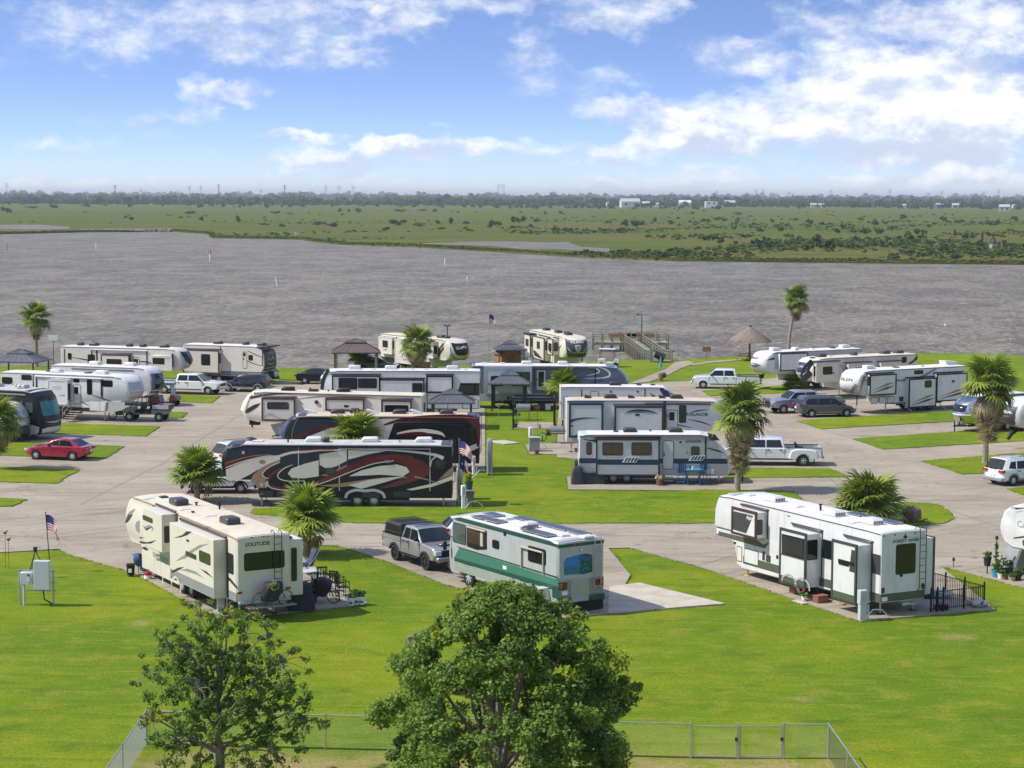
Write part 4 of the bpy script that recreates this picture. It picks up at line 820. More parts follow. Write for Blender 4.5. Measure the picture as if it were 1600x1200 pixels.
r=RV('fifth_wheel_trailer','long white fifth wheel with black front edge and a black-framed blank panel at its rear','trailer',(-2.636,163.802),180,2.5,1,
 [(0,.6),(9.4,.55),(9.6,1.4),(9.8,1.55),(12.5,1.55),(12.85,1.9),(12.98,2.5),(12.9,3.1),(12.65,3.55),(12.4,3.68),(.06,3.7),(0,3.64)],.35,12.2,'white','roofwhite',trim='char',bev=.06)

r.swoosh([(12.436,3.812),(12.742,3.308),(12.929,2.779),(13.011,2.117)],[.25,.3,.3,.25],'dark',.01); r.cap('nose_mask',[(1.7,-1.15,1.15),(3.4,-1.1,1.1)],'char')
r.slide(8.231,12.11,1.605,3.284,.35,'white','black',.06); q=(8.493,11.584,2.332,3.075); r.win(q[0],q[0]+(q[1]-q[0])*.48,q[2],q[3],'glass'); r.win(q[0]+(q[1]-q[0])*.52,q[1],q[2]-.1,q[3]+.05,'glass'); r.main()
r.slide(4.607,8.227,1.619,2.995,.35,'white','black',.06); r.win(4.739,5.529,1.883,2.701,'glass'); r.main()
r.slide(2.236,4.37,1.959,3.314,.3,'white','black',.09); r.main(); r.face('window',[(1.604,2.716),(0.024,2.722),(0.022,1.702),(1.946,1.695)],'glass',.02)
for a in ((2.63,3.751,0.566,1.357),(0.125,1.445,0.576,1.366)): r.face("hatch_door",r.rr(*a,.08),"dark",.01); r.face("hatch_panel",r.rr(a[0]+.05,a[1]-.05,a[2]+.05,a[3]-.05,.06),"white",.016)
r.wheels((4.6,3.6),.4,.26); r.axle_box(3.4,5.4,.6); r.leg(9.2,1,.6)
for u in (10.4,7.4,2.3): r.ac(u,0,'white',.95,1)
for u in (8.8,5.6,4.5,1.2): r.vent(u,.3,'white',.06,.4)
r.rwin(-.5,.5,2,2.9); r.otherside()
# slate blue fifth wheel facing right

r=RV('fifth_wheel_trailer','slate blue-grey fifth wheel with white arcs near its nose, parked behind the dark gazebo','trailer',(-3.445,169.862),0,2.5,-1,
 [(0,.6),(9.6,.55),(9.8,1.35),(10,1.5),(12.7,1.5),(13.0,1.75),(13.1,2.2),(12.95,2.7),(12.6,3.2),(12.3,3.5),(11.9,3.62),(.06,3.65),(0,3.6)],.4,11.8,'bluegrey','roofwhite',trim='lgrey',bev=.07)
r.slide(1.092,5.088,1.31,3.49,.45,'grey_white','lgrey',.08); r.win(3.441,4.944,1.971,3.128,'ggreen'); r.win(1.672,2.696,1.962,2.779,'glass'); r.main()
r.door(5.515,6.344,1.521,3.301,'grey_white',(5.694,6.178,1.863,3.164),'glass'); r.swoosh([(9.582,3.453),(10.538,3.457),(10.881,3.143),(10.269,2.908),(9.723,2.837)],[.03,.1,.12,.08,.02],'white',.01); r.swoosh([(10.673,3.594),(11.494,3.323),(11.798,2.913),(11.431,2.679),(10.271,2.592),(9.588,2.603)],[.05,.12,.18,.12,.08,.02],'white',.01); r.swoosh([(9.728,2.151),(10.819,2.361),(11.365,2.404)],[.02,.1,.02],'navy',.01)
r.rect('skirt_panel',.03,9.5,.62,1.25,'lgrey',.006); r.rect('lower_band',.03,9.4,1.26,1.5,'bluegrey',.008); r.awning(5.3,10.6,3.42,'dark')
r.wheels((4.6,3.6),.4,.26); r.axle_box(3.4,5.4,.6); r.leg(9.4,-1,.6)
for u in (4.7,7.8): r.ac(u,0,'white',.9)
for u in (1.0,9.6,2.6): r.vent(u,.2,'white',.08,.5)
r.ladder(.7,1.2,3.6); r.otherside()
# pale grey bunk trailer facing right
r=RV('fifth_wheel_trailer','pale grey fifth wheel with blue-black arcs on its framed slide rooms, ladder at rear corner','trailer',(3.825,140.653),0,2.5,-1,
 [(0,.75),(7.6,.6),(7.8,1.4),(8.0,1.55),(10.8,1.55),(11.05,1.8),(11.15,2.3),(11.05,3.0),(10.8,3.5),(10.5,3.66),(7,3.72),(.06,3.7),(0,3.64)],.4,10.3,'grey_white','rooftan',trim='dark',bev=.06)
r.slide(0.227,2.575,1.183,3.542,.55,'grey_white','navy',.1); r.swoosh([(0.265,2.24),(0.692,2.434),(1.48,2.528),(2.325,2.52)],[.18,.14,.08,.02],'navy',.01); r.swoosh([(0.264,2.353),(0.917,2.492),(1.818,2.552)],[.08,.06,.02],'char',.012); r.swoosh([(0.587,1.243),(1.037,1.415),(1.601,1.36)],[.02,.1,.02],'navy',.01)
r.rect('utility_hatch',0.3,0.47,1.9,2.013,'dark',.01); r.main()
q=(3.439,6.829,1.427,3.327); r.slide(q[0],q[1],.9,q[3],.45,'grey_white','brown',.09); r.swoosh([(4.131,2.833),(4.524,3.005),(5.087,3.063),(5.876,3.01),(6.498,2.819)],[.02,.12,.16,.12,.02],'navy',.01); r.swoosh([(4.3,2.811),(5.088,2.927),(6.216,2.818)],[.02,.06,.02],'char',.012); r.rect('outlet_hatch',4.863,5.181,2.678,2.836,'dark',.012); r.main()
r.rect('trim_strip',6.861,7.075,1.656,3.68,'dark',.012); r.door(7.105,7.913,1.682,3.067,'grey_white',(7.288,7.668,2.319,2.909)); r.win(8.017,8.472,2.185,3.367,'ggreen'); r.text('AVALANCHE',9.259,2.643,.24,'black',.012,w=1.55)
r.swoosh([(8.736,2.857),(9.299,3.007),(10.203,3.091)],[.02,.1,.02],'char',.01); r.swoosh([(8.628,2.402),(9.536,2.212),(10.331,1.953)],[.03,.1,.02],'char',.01); r.swoosh([(7.145,3.545),(7.711,3.456),(8.278,3.345)],[.08,.06,.02],'lgrey',.01); r.swoosh([(6.026,2.426),(7.046,2.248),(7.954,2.001),(8.862,1.799)],[.02,.06,.08,.04],'char',.01)
MB().cyl((8.1,r.Y(0),3.32),(8.1,r.Y(.05),3.32),.09).build('speaker','dark',r.root)
r.awning(5.6,10.2,3.5,'dark',False)
r.wheels((3.8,2.8),.4,.26); r.axle_box(2.6,4.6,.7); r.leg(7.4,-1,.6); r.leg(.4,-1,.7); r.ladder(.9,1.2,3.6,.4,'rust'); r.rlamp(-1,1.5); r.rlamp(1,1.5)
for u in (3.2,7.9): r.ac(u,0,'dark',.9)
for u in (1.6,4.7,6.9): MB().prism([(u-.25,3.78),(u+.25,3.78),(u+.12,3.92),(u-.25,4.0)],-.25,.25,.02).build('open_roof_vent','dark',r.root)
r.otherside()
# white trailer glimpsed behind
r=RV('travel_trailer','low white travel trailer with dark nose corner, mostly hidden behind the pale grey fifth wheel','trailer',(3.781,156.705),0,2.4,-1,
 [(0,.6),(8.6,.6),(9.0,.9),(9.1,1.6),(8.9,2.3),(8.5,2.85),(8.2,3.06),(7.9,3.1),(.06,3.1),(0,3.05)],.3,8.0,'grey_white','roofwhite',trim='brown',bev=.06)
r.rect('trim_strip',1.664,1.747,1.878,2.954,'brown',.012); r.rect('trim_strip',6.654,6.74,1.897,3.011,'brown',.012); r.face('stripe',[(7.938,3.105),(8.571,2.79),(8.765,2.348),(8.198,2.346),(7.839,2.914)],'navy',.012); r.face('stripe',[(7.035,2.683),(7.567,2.407),(7.316,2.33)],'char',.01)
r.door(2.371,3.038,1.375,2.792,'grey_white'); r.cap('nose_cap',[(1.0,-1.1,1.1),(2.9,-1.1,1.1)],'char')
for x in (1018,1186): MB().cyl(((4.01,2.672)[0] if x==1018 else (6.128,2.655)[0],r.Y(0),2.75),((4.01,2.672)[0] if x==1018 else (6.128,2.655)[0],r.Y(.04),2.75),.08).build('speaker','black',r.root)
r.wheels((4.2,3.3),.36,.24); r.axle_box(3,5,.6); r.ac(4.4,0,'dark',.9); r.vent(6.3,0,'dark',.12,.4); r.vent(7.4,.1,'dark',.1,.4); r.otherside()
# corrugated white, grey and navy travel trailer with the blue patio set
r=RV('travel_trailer','white and grey ribbed travel trailer with navy band, behind the blue patio table','trailer',(4.229,125.434),0,2.4,-1,
 [(0,.55),(9.3,.5),(9.55,.75),(9.5,1.5),(9.3,1.9),(8.75,2.6),(8.3,3.0),(7.9,3.12),(.1,3.1),(0,3.0)],.25,8.3,'grey_white','roofwhite',trim='dark',bev=.08)
for k in range(12): r.rect('siding_rib',.03,9.0-.03*k,1.72+.1*k,1.735+.1*k,'lgrey',.012)
r.rect('navy_band',.02,9.4,1.3,1.62,'navy',.014); r.rect('skirt_panel',.02,9.45,.56,1.29,'lgrey',.01)
for k in range(5): r.rect('siding_rib',.03,9.4,.66+.13*k,.675+.13*k,'grey',.018)
r.face('gutter_band',[(0.071,3.009),(8.294,3.04),(8.298,2.776),(1.132,2.871),(0.072,2.928)],'grey',.016); r.swoosh([(0.274,2.847),(0.628,2.767),(1.083,2.708)],[.04,.08,.1],'dark',.018)
r.win(0.508,0.796,1.862,2.624,'gbrown','dark',r=.14)
q=(1.111,5.033,0.777,2.892); r.slide(q[0],q[1],.62,q[3],.5,'grey_white','dark',.05); r.win(1.494,2.728,1.905,2.66,'gbrown','dark',2); r.win(3.324,4.538,1.912,2.667,'gbrown','dark',2); r.rect('navy_band',q[0]+.06,q[1]-.06,1.28,1.62,'navy',.012); r.rect('skirt_panel',q[0]+.06,q[1]-.06,.66,1.27,'lgrey',.01)
for k in range(7): r.rect('siding_rib',q[0]+.06,q[1]-.06,1.72+.13*k,1.735+.13*k,'lgrey',.008)
def hmark(u,z):
    r.face('emblem',[(u-.55,z-.17),(u+.35,z-.17),(u+.55,z+.17),(u-.25,z+.17)],'fwhite',.022)
    for k in range(4): r.face('emblem',[(u-.4+.2*k,z-.13),(u-.28+.2*k,z-.13),(u-.12+.2*k,z+.13),(u-.24+.2*k,z+.13)],'navy',.027)
hmark(*(3.233,1.603)); r.main(); r.rect('awning_rail',q[0]-.2,q[1]+.1,2.83,2.9,'brown',.56)
r.rect('trim_strip',4.945,5.092,0.544,3.027,'dark',.02); r.door(5.29,5.998,0.935,2.764,'grey_white'); r.text('LONGHORN',7.209,2.639,.15,'black',.02,w=1.0); r.win(7.112,7.583,1.837,2.364,'ggreen','dark')
for x in ((6.402,2.667),(7.996,2.673)): MB().cyl((x[0],r.Y(0),x[1]),(x[0],r.Y(.06),x[1]),.07).build('speaker','black',r.root)
b_=(6.833,2.017); MB().cyl((b_[0],r.Y(0),b_[1]),(b_[0],r.Y(.03),b_[1]),.07,n=12).build('badge','tan',r.root); hmark(*(7.454,1.653))
r.rect('trim_strip',7.95,8.05,.9,3.0,'dark',.02); r.face('nose_panel',[(8.089,3.263),(8.595,3.163),(8.903,2.778),(8.298,2.776)],'char',.02); r.swoosh([(8.05,2.3),(8.7,2.15),(9.1,2.0)],[.04,.1,.04],'dark',.02); r.rect('hatch_door',8.05,8.55,.66,.94,'white',.03)
r.wheels((3.05,2.2),.36,.24,'steel'); r.axle_box(1.9,3.5,.55); r.leg(.3,-.9,.5); r.leg(8.9,-.9,.5)
MB().tube([(9.2,-.7,.5),(10.6,0,.5)],.05).tube([(9.2,.7,.5),(10.6,0,.5)],.05).cyl((10.5,0,.05),(10.5,0,1.0),.05).build('tow_frame','black',r.root)
for y in (.2,-.2): MB().ball((9.75,y,.78),(.16,.16,.3),10,6).build('gas_bottle','white',r.root)
MB().box(-.05,.18,.5,.58,.5,.6).cyl((.0,-.3,1.05),(-.22,-.3,1.05),.36,n=16).build('spare_wheel','tyre',r.root)
for k,z in enumerate((.22,.42)): MB().box(5.339,5.975,-1.55+.12*k,-1.25+.12*k,z,z+.04).build('step','galv',r.root)
for u in (3.3,6.2): r.ac(u,0,'dark',.85)
r.vent(2.4,0,'dark',.08,.35); r.pipe(4.6,.3,.1,'black'); r.rwin(-.5,.5,1.9,2.6); r.rlamp(.9,1.2); r.rlamp(-.9,1.2); r.otherside()
# ------------------------------------------------------------------ the shore-side rows
def small_fw(name,label,xy,yaw,S,L,side=None,k=.5,zr=3.62,body='cream',roof='roofwhite',trim='dark',nose=1.0,xs=None,cat='trailer',wheels=True,x0=None,zs=1.55,slope=.3):
    xs=xs or L-2.9
    out=[(0,.75),(xs-1,.7),(xs-.1,.8),(xs,zs-.1),(xs+.2,zs),(L-.75,zs),(L-.3,zs+.2),(L-.06,zs+.6),(L,zs+.95),(L-.06,zr-.8),(L-.25,zr-.35),(L-.6,zr-.1),(L-1.1,zr),(.06,zr),(0,zr-.06)]
    r=RV(name,label,cat,xy,yaw,2.5,S,out,k,x0 or L-1.4,body,roof,trim=trim,bev=.08)
    if wheels: r.wheels((L*.38+.5,L*.38-.5),.4,.26); r.axle_box(L*.38-.8,L*.38+.8,.75)
    r.leg(xs-.3,S*.95,.75); r.leg(.5,S*.95,.75); r.otherside(); return r

r=small_fw('fifth_wheel_trailer','white fifth wheel with blue nose graphic, nearest the thatched hut',(32.897,190.437),209,1,11.2,k=.7,body='white',x0=10.3)
r.face('dark_panel',[(10.27,3.639),(0.073,3.603),(0.064,3.28),(10.257,2.966)],'lgrey',.006); r.face('stripe',[(11.425,2.919),(10.399,3.173),(9.02,3.427),(7.909,3.556),(8.878,3.252),(10.256,2.943)],'dark',.01); r.swoosh([(9.625,2.492),(9.284,2.761),(8.451,2.808),(8.167,2.55),(8.858,2.328),(9.554,2.422)],[.06,.12,.12,.16,.12,.04],'char',.01); r.face('dark_panel',[(10.234,3.189),(8.325,3.436),(8.293,1.933),(10.211,2.088)],'grey_white',.004)
r.slide(6.893,9.991,1.935,3.495,.5,'white','dark',.05); r.endwin(r.L-.0,True,0,0,0,0) if 0 else None; r.main()
r.face('window',[(10.35,3.508),(9.964,3.494),(9.935,2.077),(10.322,2.092)],'lgrey',.02)
r.ftext('MONTANA',0,2.95,.22,'navy',1.5); r.fswoosh([(-.8,2.55),(-.3,2.45),(.3,2.5),(.8,2.4)],[.1,.3,.2,.08],'navy'); r.fswoosh([(-.6,2.38),(0,2.3),(.6,2.28)],[.08,.2,.05],'bluegrey')
r.rect('skirt_panel',.1,8.1,.78,1.4,'almond',.005); r.rect('hatch_door',7.2,8.0,.85,1.35,'lgrey',.01)
r.ac(9.4,0,'white',.9,1); r.ac(1.2,0,'white',.9,1); r.ac(7.2,.2,'white',.5); r.vent(2.6,0,'dark',.12,.5); r.vent(5,0,'white',.07)
MB().tube([(10.6,0,1.5),(11.0,0,1.2),(10.9,0,.9)],.09).box(10.7,11.1,-.15,.15,1.15,1.5,0,.03).build('kingpin','black',r.root)

r=small_fw('fifth_wheel_trailer','cream fifth wheel with brown slide toppers and dark nose window, second in the right row',(36.855,184.127),210,1,12.1,k=.6,body='cream',roof='roofcream',trim='brown',x0=11.2)
r.cap('nose_window',[(2.35,-.62,.62),(2.75,-.85,.9),(3.25,-.95,1.0)],'navy'); r.ftext('ALPINE',0,2.78,.2,'lgrey',1.35); r.fswoosh([(-1.1,2.9),(-.95,2.3),(0,2.05),(.95,2.3),(1.1,2.9)],[.1,.2,.26,.2,.1],'fwhite',.018); r.fswoosh([(-.7,2.12),(0,1.92),(.7,2.12)],[.06,.1,.06],'dark',.024)
r.face('stripe',[(12.535,3.605),(11.842,3.406),(12.916,2.902),(13.352,2.275),(13.528,2.067),(13.622,2.243),(13.243,3.03)],'dark',.01); r.face('stripe',[(12.386,3.427),(12.021,3.298),(12.515,2.742),(12.721,2.248),(12.9,2.184),(12.826,2.899)],'dark',.012); r.face('dark_panel',[(13.529,2.139),(12.512,2.599),(12.177,2.225),(12.889,1.681),(13.515,1.493)],'char',.008)
for q in ((9.647,12.171,1.58,3.456),(5.943,8.492,1.784,3.226),(2.349,4.703,1.851,3.195)):
    r.slide(q[0],q[1],q[2],q[3]-.1,.5,'cream','cream',.03); y=sorted((r.Y(-.5),r.Y(.15))); MB().prism([(q[0]-.1,q[3]-.08),(q[1]+.1,q[3]-.08),(q[1]+.1,q[3]),(q[0]-.1,q[3])],*y).build('slide_topper','dark',r.cur)
    um=(q[0]+q[1])/2; r.win(um-.5,um+.5,q[3]-1.2,q[3]-.55,'glass'); r.endwin(q[1],True,(r.S*(r.W/2+.12)),(r.S*(r.W/2+.38)),q[3]-1.3,q[3]-.5); r.main()
r.text('ALPINE',10.671,2.274,.14,'dark',.53,w=1.1)
r.win(1.292,1.806,2.907,3.401,'glass'); r.face('stripe',[(-0.04,3.569),(-0.053,3.123),(0.689,2.736),(1.172,2.755),(0.506,3.07)],'dark',.01); r.swoosh([(9.088,2.965),(8.714,2.733),(8.555,2.29)],[.3,.35,.3],'lgrey',.006)
r.rect('skirt_panel',.05,8.9,.76,1.3,'almond',.005)
for k in range(3): r.face('hatch_door',r.rr(6.6+.85*k,7.3+.85*k,.85,1.4,.05),'dark',.01); r.face('hatch_panel',r.rr(6.64+.85*k,7.26+.85*k,.89,1.36,.05),'almond',.016)
for u in (10.3,6.5,2.8,1.2): r.ac(u,0,'char',.9 if u!=6.5 else .5)
r.vent(9.4,.2,'white',.08); r.vent(11.4,.2,'dark',.1,.4)
r=small_fw('fifth_wheel_trailer','white fifth wheel with black-framed slide rooms, nearest complete trailer of the right row',(38.54,171.492),210,1,11.9,k=.55,body='white',trim='dark',x0=11.1)
r.ftext('SALEM',0,2.78,.26,'dark',1.5); r.fswoosh([(-1.15,3.1),(-1.05,2.2),(-.4,1.8),(.5,1.85),(1.15,2.5)],[.08,.14,.2,.2,.3],'tan',.018); r.cap('nose_band',[(1.62,-1.0,1.1),(1.8,-1.05,1.15)],'lgrey')
r.face('stripe',[(11.473,3.149),(10.997,3.33),(11.328,2.875),(11.726,1.686),(11.692,2.355)],'tan',.01); r.face('stripe',[(11.755,2.826),(10.644,2.979),(9.259,2.946),(8.213,2.901),(9.255,2.811),(10.64,2.845)],'dark',.01)
for k,q in enumerate(((8.251,11.032,1.63,3.301),(3.788,6.759,0.392,2.781),(0.321,3.693,0.773,3.058))):
    r.slide(q[0],q[1],q[2],q[3],.45,'white','black',.06)
    if k==0: r.endwin(q[1],True,r.S*1.38,r.S*1.62,q[3]-.85,q[3]-.15)
    if k==1: r.win(q[0]+.55,q[0]+1.25,q[3]-.75,q[3]-.2,'ggreen'); 
    if k==2: r.rect('outlet_hatch',q[0]+1.4,q[0]+1.7,q[3]-.75,q[3]-.55,'dark',.01)
    for j in range(2): r.face('stripe',[(q[0]+.1,q[2]+.7+.3*j),(q[0]+.9,q[2]+.45+.3*j),(q[1]-.2,q[2]+.15+.2*j),(q[0]+1.0,q[2]+.62+.3*j)],'tan' if j else 'char',.012)
    r.main()
r.text('SALEM',7.328,2.605,.2,'dark',.012,w=1.0); r.win(4.903,5.835,3.168,3.425,'glass'); r.face('stripe',[(3.626,3.526),(3.266,3.511),(4.328,3.048),(5.031,2.709),(6.447,2.594),(5.041,3.01)],'tan',.01); r.face('stripe',[(6.452,2.771),(5.034,2.792),(3.96,2.745),(5.03,2.682),(6.448,2.635)],'dark',.014)
for k in range(3): r.face('hatch_door',r.rr(8.0+.9*k-.6*(k==2)*0,8.75+.9*k*1-.0,.82,1.4,.05),'dark',.01); r.face('hatch_panel',r.rr(8.04+.9*k,8.71+.9*k,.86,1.36,.05),'white',.016)
r.rect('vent_grille',6.997,7.466,0.892,1.309,'dark',.012); r.rect('skirt_panel',.05,8.8,.76,.82,'dark',.008)
r.ac(9.8,0,'white',.95,1); r.vent(7.0,.2,'dark',.08,.5); r.vent(4.2,.2,'white',.1)
MB().tube([(11.0,r.Y(-1.25),1.5),(11.0,r.Y(-1.25),.6)],.05).build('kingpin','black',r.root)
mb=MB(); mb.box(.3,1.4,-.7,.5,3.66,3.72).prism([(.3,3.72),(1.4,3.72),(1.5,4.05),(.2,3.95)],-.6,.3,.03); mb.build('roof_rack_box','white',r.root)
for u in (7.2,3.4): MB().tube([(u,r.Y(.1),.75),(u-.7,r.Y(.5),.06)],.04).build('stabiliser','galv',r.root)
# polished aluminium trailer with rounded ends

out=[(.3,.55),(6.0,.5),(6.5,.75),(6.75,1.3),(6.7,1.9),(6.4,2.45),(5.9,2.75),(5.2,2.88),(1.4,2.88),(.7,2.75),(.25,2.4),(0,1.8),(.05,1.0)]
al=mat('polished_aluminium',(.62,.62,.61),.16,1.,.08)
r=RV('travel_trailer','polished aluminium travel trailer with rounded front window, behind the shaggy right palm','trailer',(40.877,156.074),209,2.4,1,out,.75,5.6,al,'white',trim='galv',bev=.2)
r.cap('front_window',[(1.6,-.7,.7),(1.85,-.75,.75),(2.15,-.7,.7)],'glass'); r.win(4.3,5.3,1.55,2.3,'glass','galv'); r.win(2.2,3.4,1.55,2.3,'glass','galv'); r.rect('belt_strip',.4,5.9,1.0,1.04,'galv',.012)
for u in (1.2,2.4,3.6,4.8): r.rect('panel_seam',u,u+.02,.6,2.7,'galv',.008)
r.cap('belt_strip',[(1.36,-1.05,1.05),(1.44,-1.05,1.05)],'white')
MB().box(6.5,7.6,-.06,.06,.45,.55).tube([(6.3,-.6,.5),(7.7,0,.5)],.05).tube([(6.3,.6,.5),(7.7,0,.5)],.05).cyl((7.6,0,.05),(7.6,0,.9),.05).build('tow_frame','black',r.root)
for y in (.2,-.2): MB().ball((7.0,y,.85),(.16,.16,.32),10,6).build('gas_bottle','galv',r.root)
MB().box(6.85,7.1,-.3,.3,1.2,1.42,0,.03).build('battery_box','black',r.root)
r.wheels((3.2,2.3),.35,.24,'spoke'); r.axle_box(2,3.6,.5); r.leg(5.8,.8,.5); r.ac(3.2,0,'white',.9); r.vent(4.6,0,'white',.08)
# dark nosed fifth wheel cut by the right edge

r=small_fw('fifth_wheel_trailer','white and grey fifth wheel with dark lettered nose cap at the right edge',(47.666,146.09),196,1,12,k=.75,body='white',x0=10.3,trim='char')
r.cap('nose_mask',[(1.62,-.55,.6),(1.9,-.85,.9),(2.4,-.98,1.02),(2.9,-.98,1.02),(3.2,-.95,1.0)],'char'); r.ftext('CHAPARRAL',0.05,2.62,.2,'fwhite',1.6); r.fswoosh([(-.8,2.42),(0,2.4),(.7,2.42)],[.03,.06,.02],'lgrey',.022); r.fswoosh([(-1.0,3.12),(0,3.22),(1.0,3.12)],[.05,.07,.05],'fwhite',.022)
r.fswoosh([(-1.1,2.9),(-1.05,2.2),(-.6,1.66)],[.08,.12,.1],'lgrey'); r.rect('skirt_panel',.1,9,.76,1.2,'grey',.006); r.ac(8.5,0,'white',.9); r.ac(3.5,0,'white',.9); r.win(8.6,9.6,2.3,2.9)
MB().box(11.0,11.6,-.18,.18,1.2,1.56,0,.04).tube([(11.4,0,1.4),(12.0,.1,1.05),(12.3,.15,.7)],[.16,.15,.14],8).build('kingpin_cover','black',r.root)
# white fifth wheel nose at the lower right edge

r=small_fw('fifth_wheel_trailer','white fifth wheel nose with navy stripe above the potted plants at right edge',(31.78,84.71),128,1,12.2,k=.3,body='white',x0=11.5,trim='lgrey')
r.text('CA',10.883,2.626,.32,'lgrey',.012); r.face('stripe',[(11.377,2.076),(10.773,2.236),(10.389,2.321),(10.387,2.247),(10.77,2.161),(11.375,2.023)],'navy',.01); r.swoosh([(11.32,3.451),(10.947,3.547),(10.563,3.618)],[.05,.06,.05],'dark',.01); r.swoosh([(11.289,3.311),(10.878,3.417)],[.04,.04],'lgrey',.01); r.swoosh([(10.766,2.055),(10.813,1.914),(10.756,1.762)],[.06,.08,.06],'dark',.01)
r.cap('pale_grey_cap',[(1.75,-1.1,1.1),(3.2,-1.05,1.05)],'grey_white'); r.ac(8,0,'white',.9)  # grey-white cap over the white nose
# big noses facing the camera, by the shore

r=small_fw('fifth_wheel_trailer','cream fifth wheel seen head-on with a dark crested nose cap near the pier',(3.01,213.655),-73,-1,12.2,k=.55,body='cream',roof='roofcream',x0=11.3,trim='dark',zr=3.7)
r.cap('nose_mask',[(1.62,-.85,.85),(1.9,-1.0,1.0),(2.5,-1.15,1.15),(3.3,-1.18,1.18),(3.6,-1.12,1.12)],'char'); r.ftext('VILANO',0,3.12,.24,'fwhite',1.5)
r.cap('crest',[(2.2,-.03,.03),(2.35,-.2,.2),(2.6,-.3,.3),(2.92,-.34,.34),(2.96,-.2,.2)],'lgrey',.022); r.cap('crest',[(2.35,-.03,.03),(2.5,-.14,.14),(2.82,-.2,.2)],'grey',.026)
r.fswoosh([(-1.05,2.75),(-.9,2.45),(-.6,2.25)],[.02,.12,.02],'lgrey',.024); r.fswoosh([(1.05,2.75),(.9,2.45),(.6,2.25)],[.02,.12,.02],'lgrey',.024)
for q in ((8.6,10.3,1.75,3.4),(3.6,7.4,.95,3.3),(.5,2.6,.95,3.3)):
    r.slide(*q,.7,'cream','dark',.05); r.endwin(q[1],True,-1.4,-1.8,q[3]-1.2,q[3]-.35,'glass','dark'); um=(q[0]+q[1])/2; r.win(um-.5,um+.5,q[3]-1.2,q[3]-.5)
    for j in range(2): r.face('stripe',[(q[0]+.1,q[2]+.8),(q[0]+.6,q[2]+.3+.3*j),(q[1]-.2,q[2]+.1),(q[0]+.8,q[2]+.55+.3*j)],'dark',.012)
    r.main()
r.S=1; r.slide(5.,8.6,.95,3.3,.65,'cream','dark',.05); r.endwin(8.6,True,1.4,1.78,2.2,3.0); MB().box(4.9,8.8,1.2,2.0,3.36,3.42).build('slide_topper','dark',r.root); r.main(); r.S=-1
MB().box(.4,2.8,-2.1,-1.2,3.4,3.46).build('slide_topper','dark',r.root)
r.door(7.6,8.3,.8,2.8,'cream',(7.75,8.15,1.8,2.5)); r.swoosh([(8.4,1.9),(9.6,2.1),(11.2,2.9)],[.05,.2,.05],'dark',.01)
for u in (9.6,6.3,2.2): r.ac(u,0,'dark',.9)
r.ac(8.2,.3,'dark',.5)

r=small_fw('fifth_wheel_trailer','cream and brown fifth wheel with dark lettered nose window behind the shaggy palm',(-12.814,207.725),-52,-1,12.3,k=.6,body='almond',roof='roofcream',x0=11.4,trim='brown',zr=3.66)
r.cap('nose_window',[(2.15,-.45,.45),(2.3,-.75,.75),(2.7,-.92,.92),(3.3,-.98,.98),(3.5,-.95,.95)],'gloss_black'); r.fswoosh([(-1.08,3.4),(-1.0,2.5),(-.6,2.02),(0,1.85),(.6,2.02),(1.0,2.5),(1.08,3.4)],[.1,.14,.16,.18,.16,.14,.1],'cream',.02); r.fswoosh([(-1.18,3.0),(-1.05,2.2),(0,1.68),(1.05,2.2),(1.18,3.0)],[.04,.06,.08,.06,.04],'brown',.024)
r.ftext('SOLITUDE',-.1,2.82,.24,'lgrey',1.2); r.fswoosh([(-.7,2.78),(-.2,2.85),(.2,3.05),(.75,2.9)],[.03,.06,.1,.03],'fwhite',.03)
for j in range(3): r.face('stripe',[(11.2,3.4-.25*j),(11.4,3.3-.25*j),(10.2,2.2-.25*j),(9.0,1.85-.12*j),(8.2,1.8-.1*j),(9.6,2.1-.2*j)],('brown','tan','dark')[j],.01+.002*j)
for q in ((8.6,10.3,1.8,3.35),(3.6,7.2,.95,3.3),(.6,3.0,1.75,3.4)):
    r.slide(*q,.6,'almond','almond',.04); r.endwin(q[1],True,-1.4,-1.72,q[3]-1.1,q[3]-.35,'glass','dark'); um=(q[0]+q[1])/2; r.win(um-.45,um+.45,q[3]-1.0,q[3]-.35); r.swoosh([(um-.4,q[2]+.45),(um,q[2]+.35),(um+.4,q[2]+.5)],[.05,.16,.05],'grey',.01); r.main()
r.rect('skirt_panel',.1,9,.76,1.3,'brown',.006); r.ac(9.2,0,'dark',.9); r.ac(4,0,'dark',.9); r.vent(10.2,0,'dark',.2,.5)
# ------------------------------------------------------------------ left row

r=small_fw('fifth_wheel_trailer','white fifth wheel with folding steps and a grey nose cap, second row on the left',(-41.256,162.025),-20,-1,11.9,k=.45,body='white',x0=11.1,trim='dark',xs=9.9)
r.cap('nose_cap',[(1.85,-1.05,1.05),(2.6,-1.12,1.12),(3.3,-1.02,1.02)],'lgrey'); r.cap('nose_ridge',[(2.0,.15,.2),(3.2,-.05,.0)],'grey',.03)
r.win(0.205,1.139,2.725,3.215,'glass'); r.win(2.068,2.967,3.104,3.462,'glass'); r.rect('trim_strip',3.097,3.197,2.566,3.498,'dark',.012)
q=(4.861,6.611,1.319,3.188); r.slide(q[0],q[1],q[2],q[3],.5,'white','white',.05)
for k in range(3): r.rect('vent_grille',q[0]+.4,q[0]+1.2,q[3]-.5-.1*k,q[3]-.46-.1*k,'lgrey',.008)
r.swoosh([(q[0]+1.0,q[3]-1.2),(q[0]+1.5,q[3]-1.15),(q[1]-.4,q[3]-1.25)],[.05,.12,.05],'lgrey',.01); r.endwin(q[1],True,-1.3,-1.68,q[2]+.2,q[3]-.3,'glass','dark'); r.main()
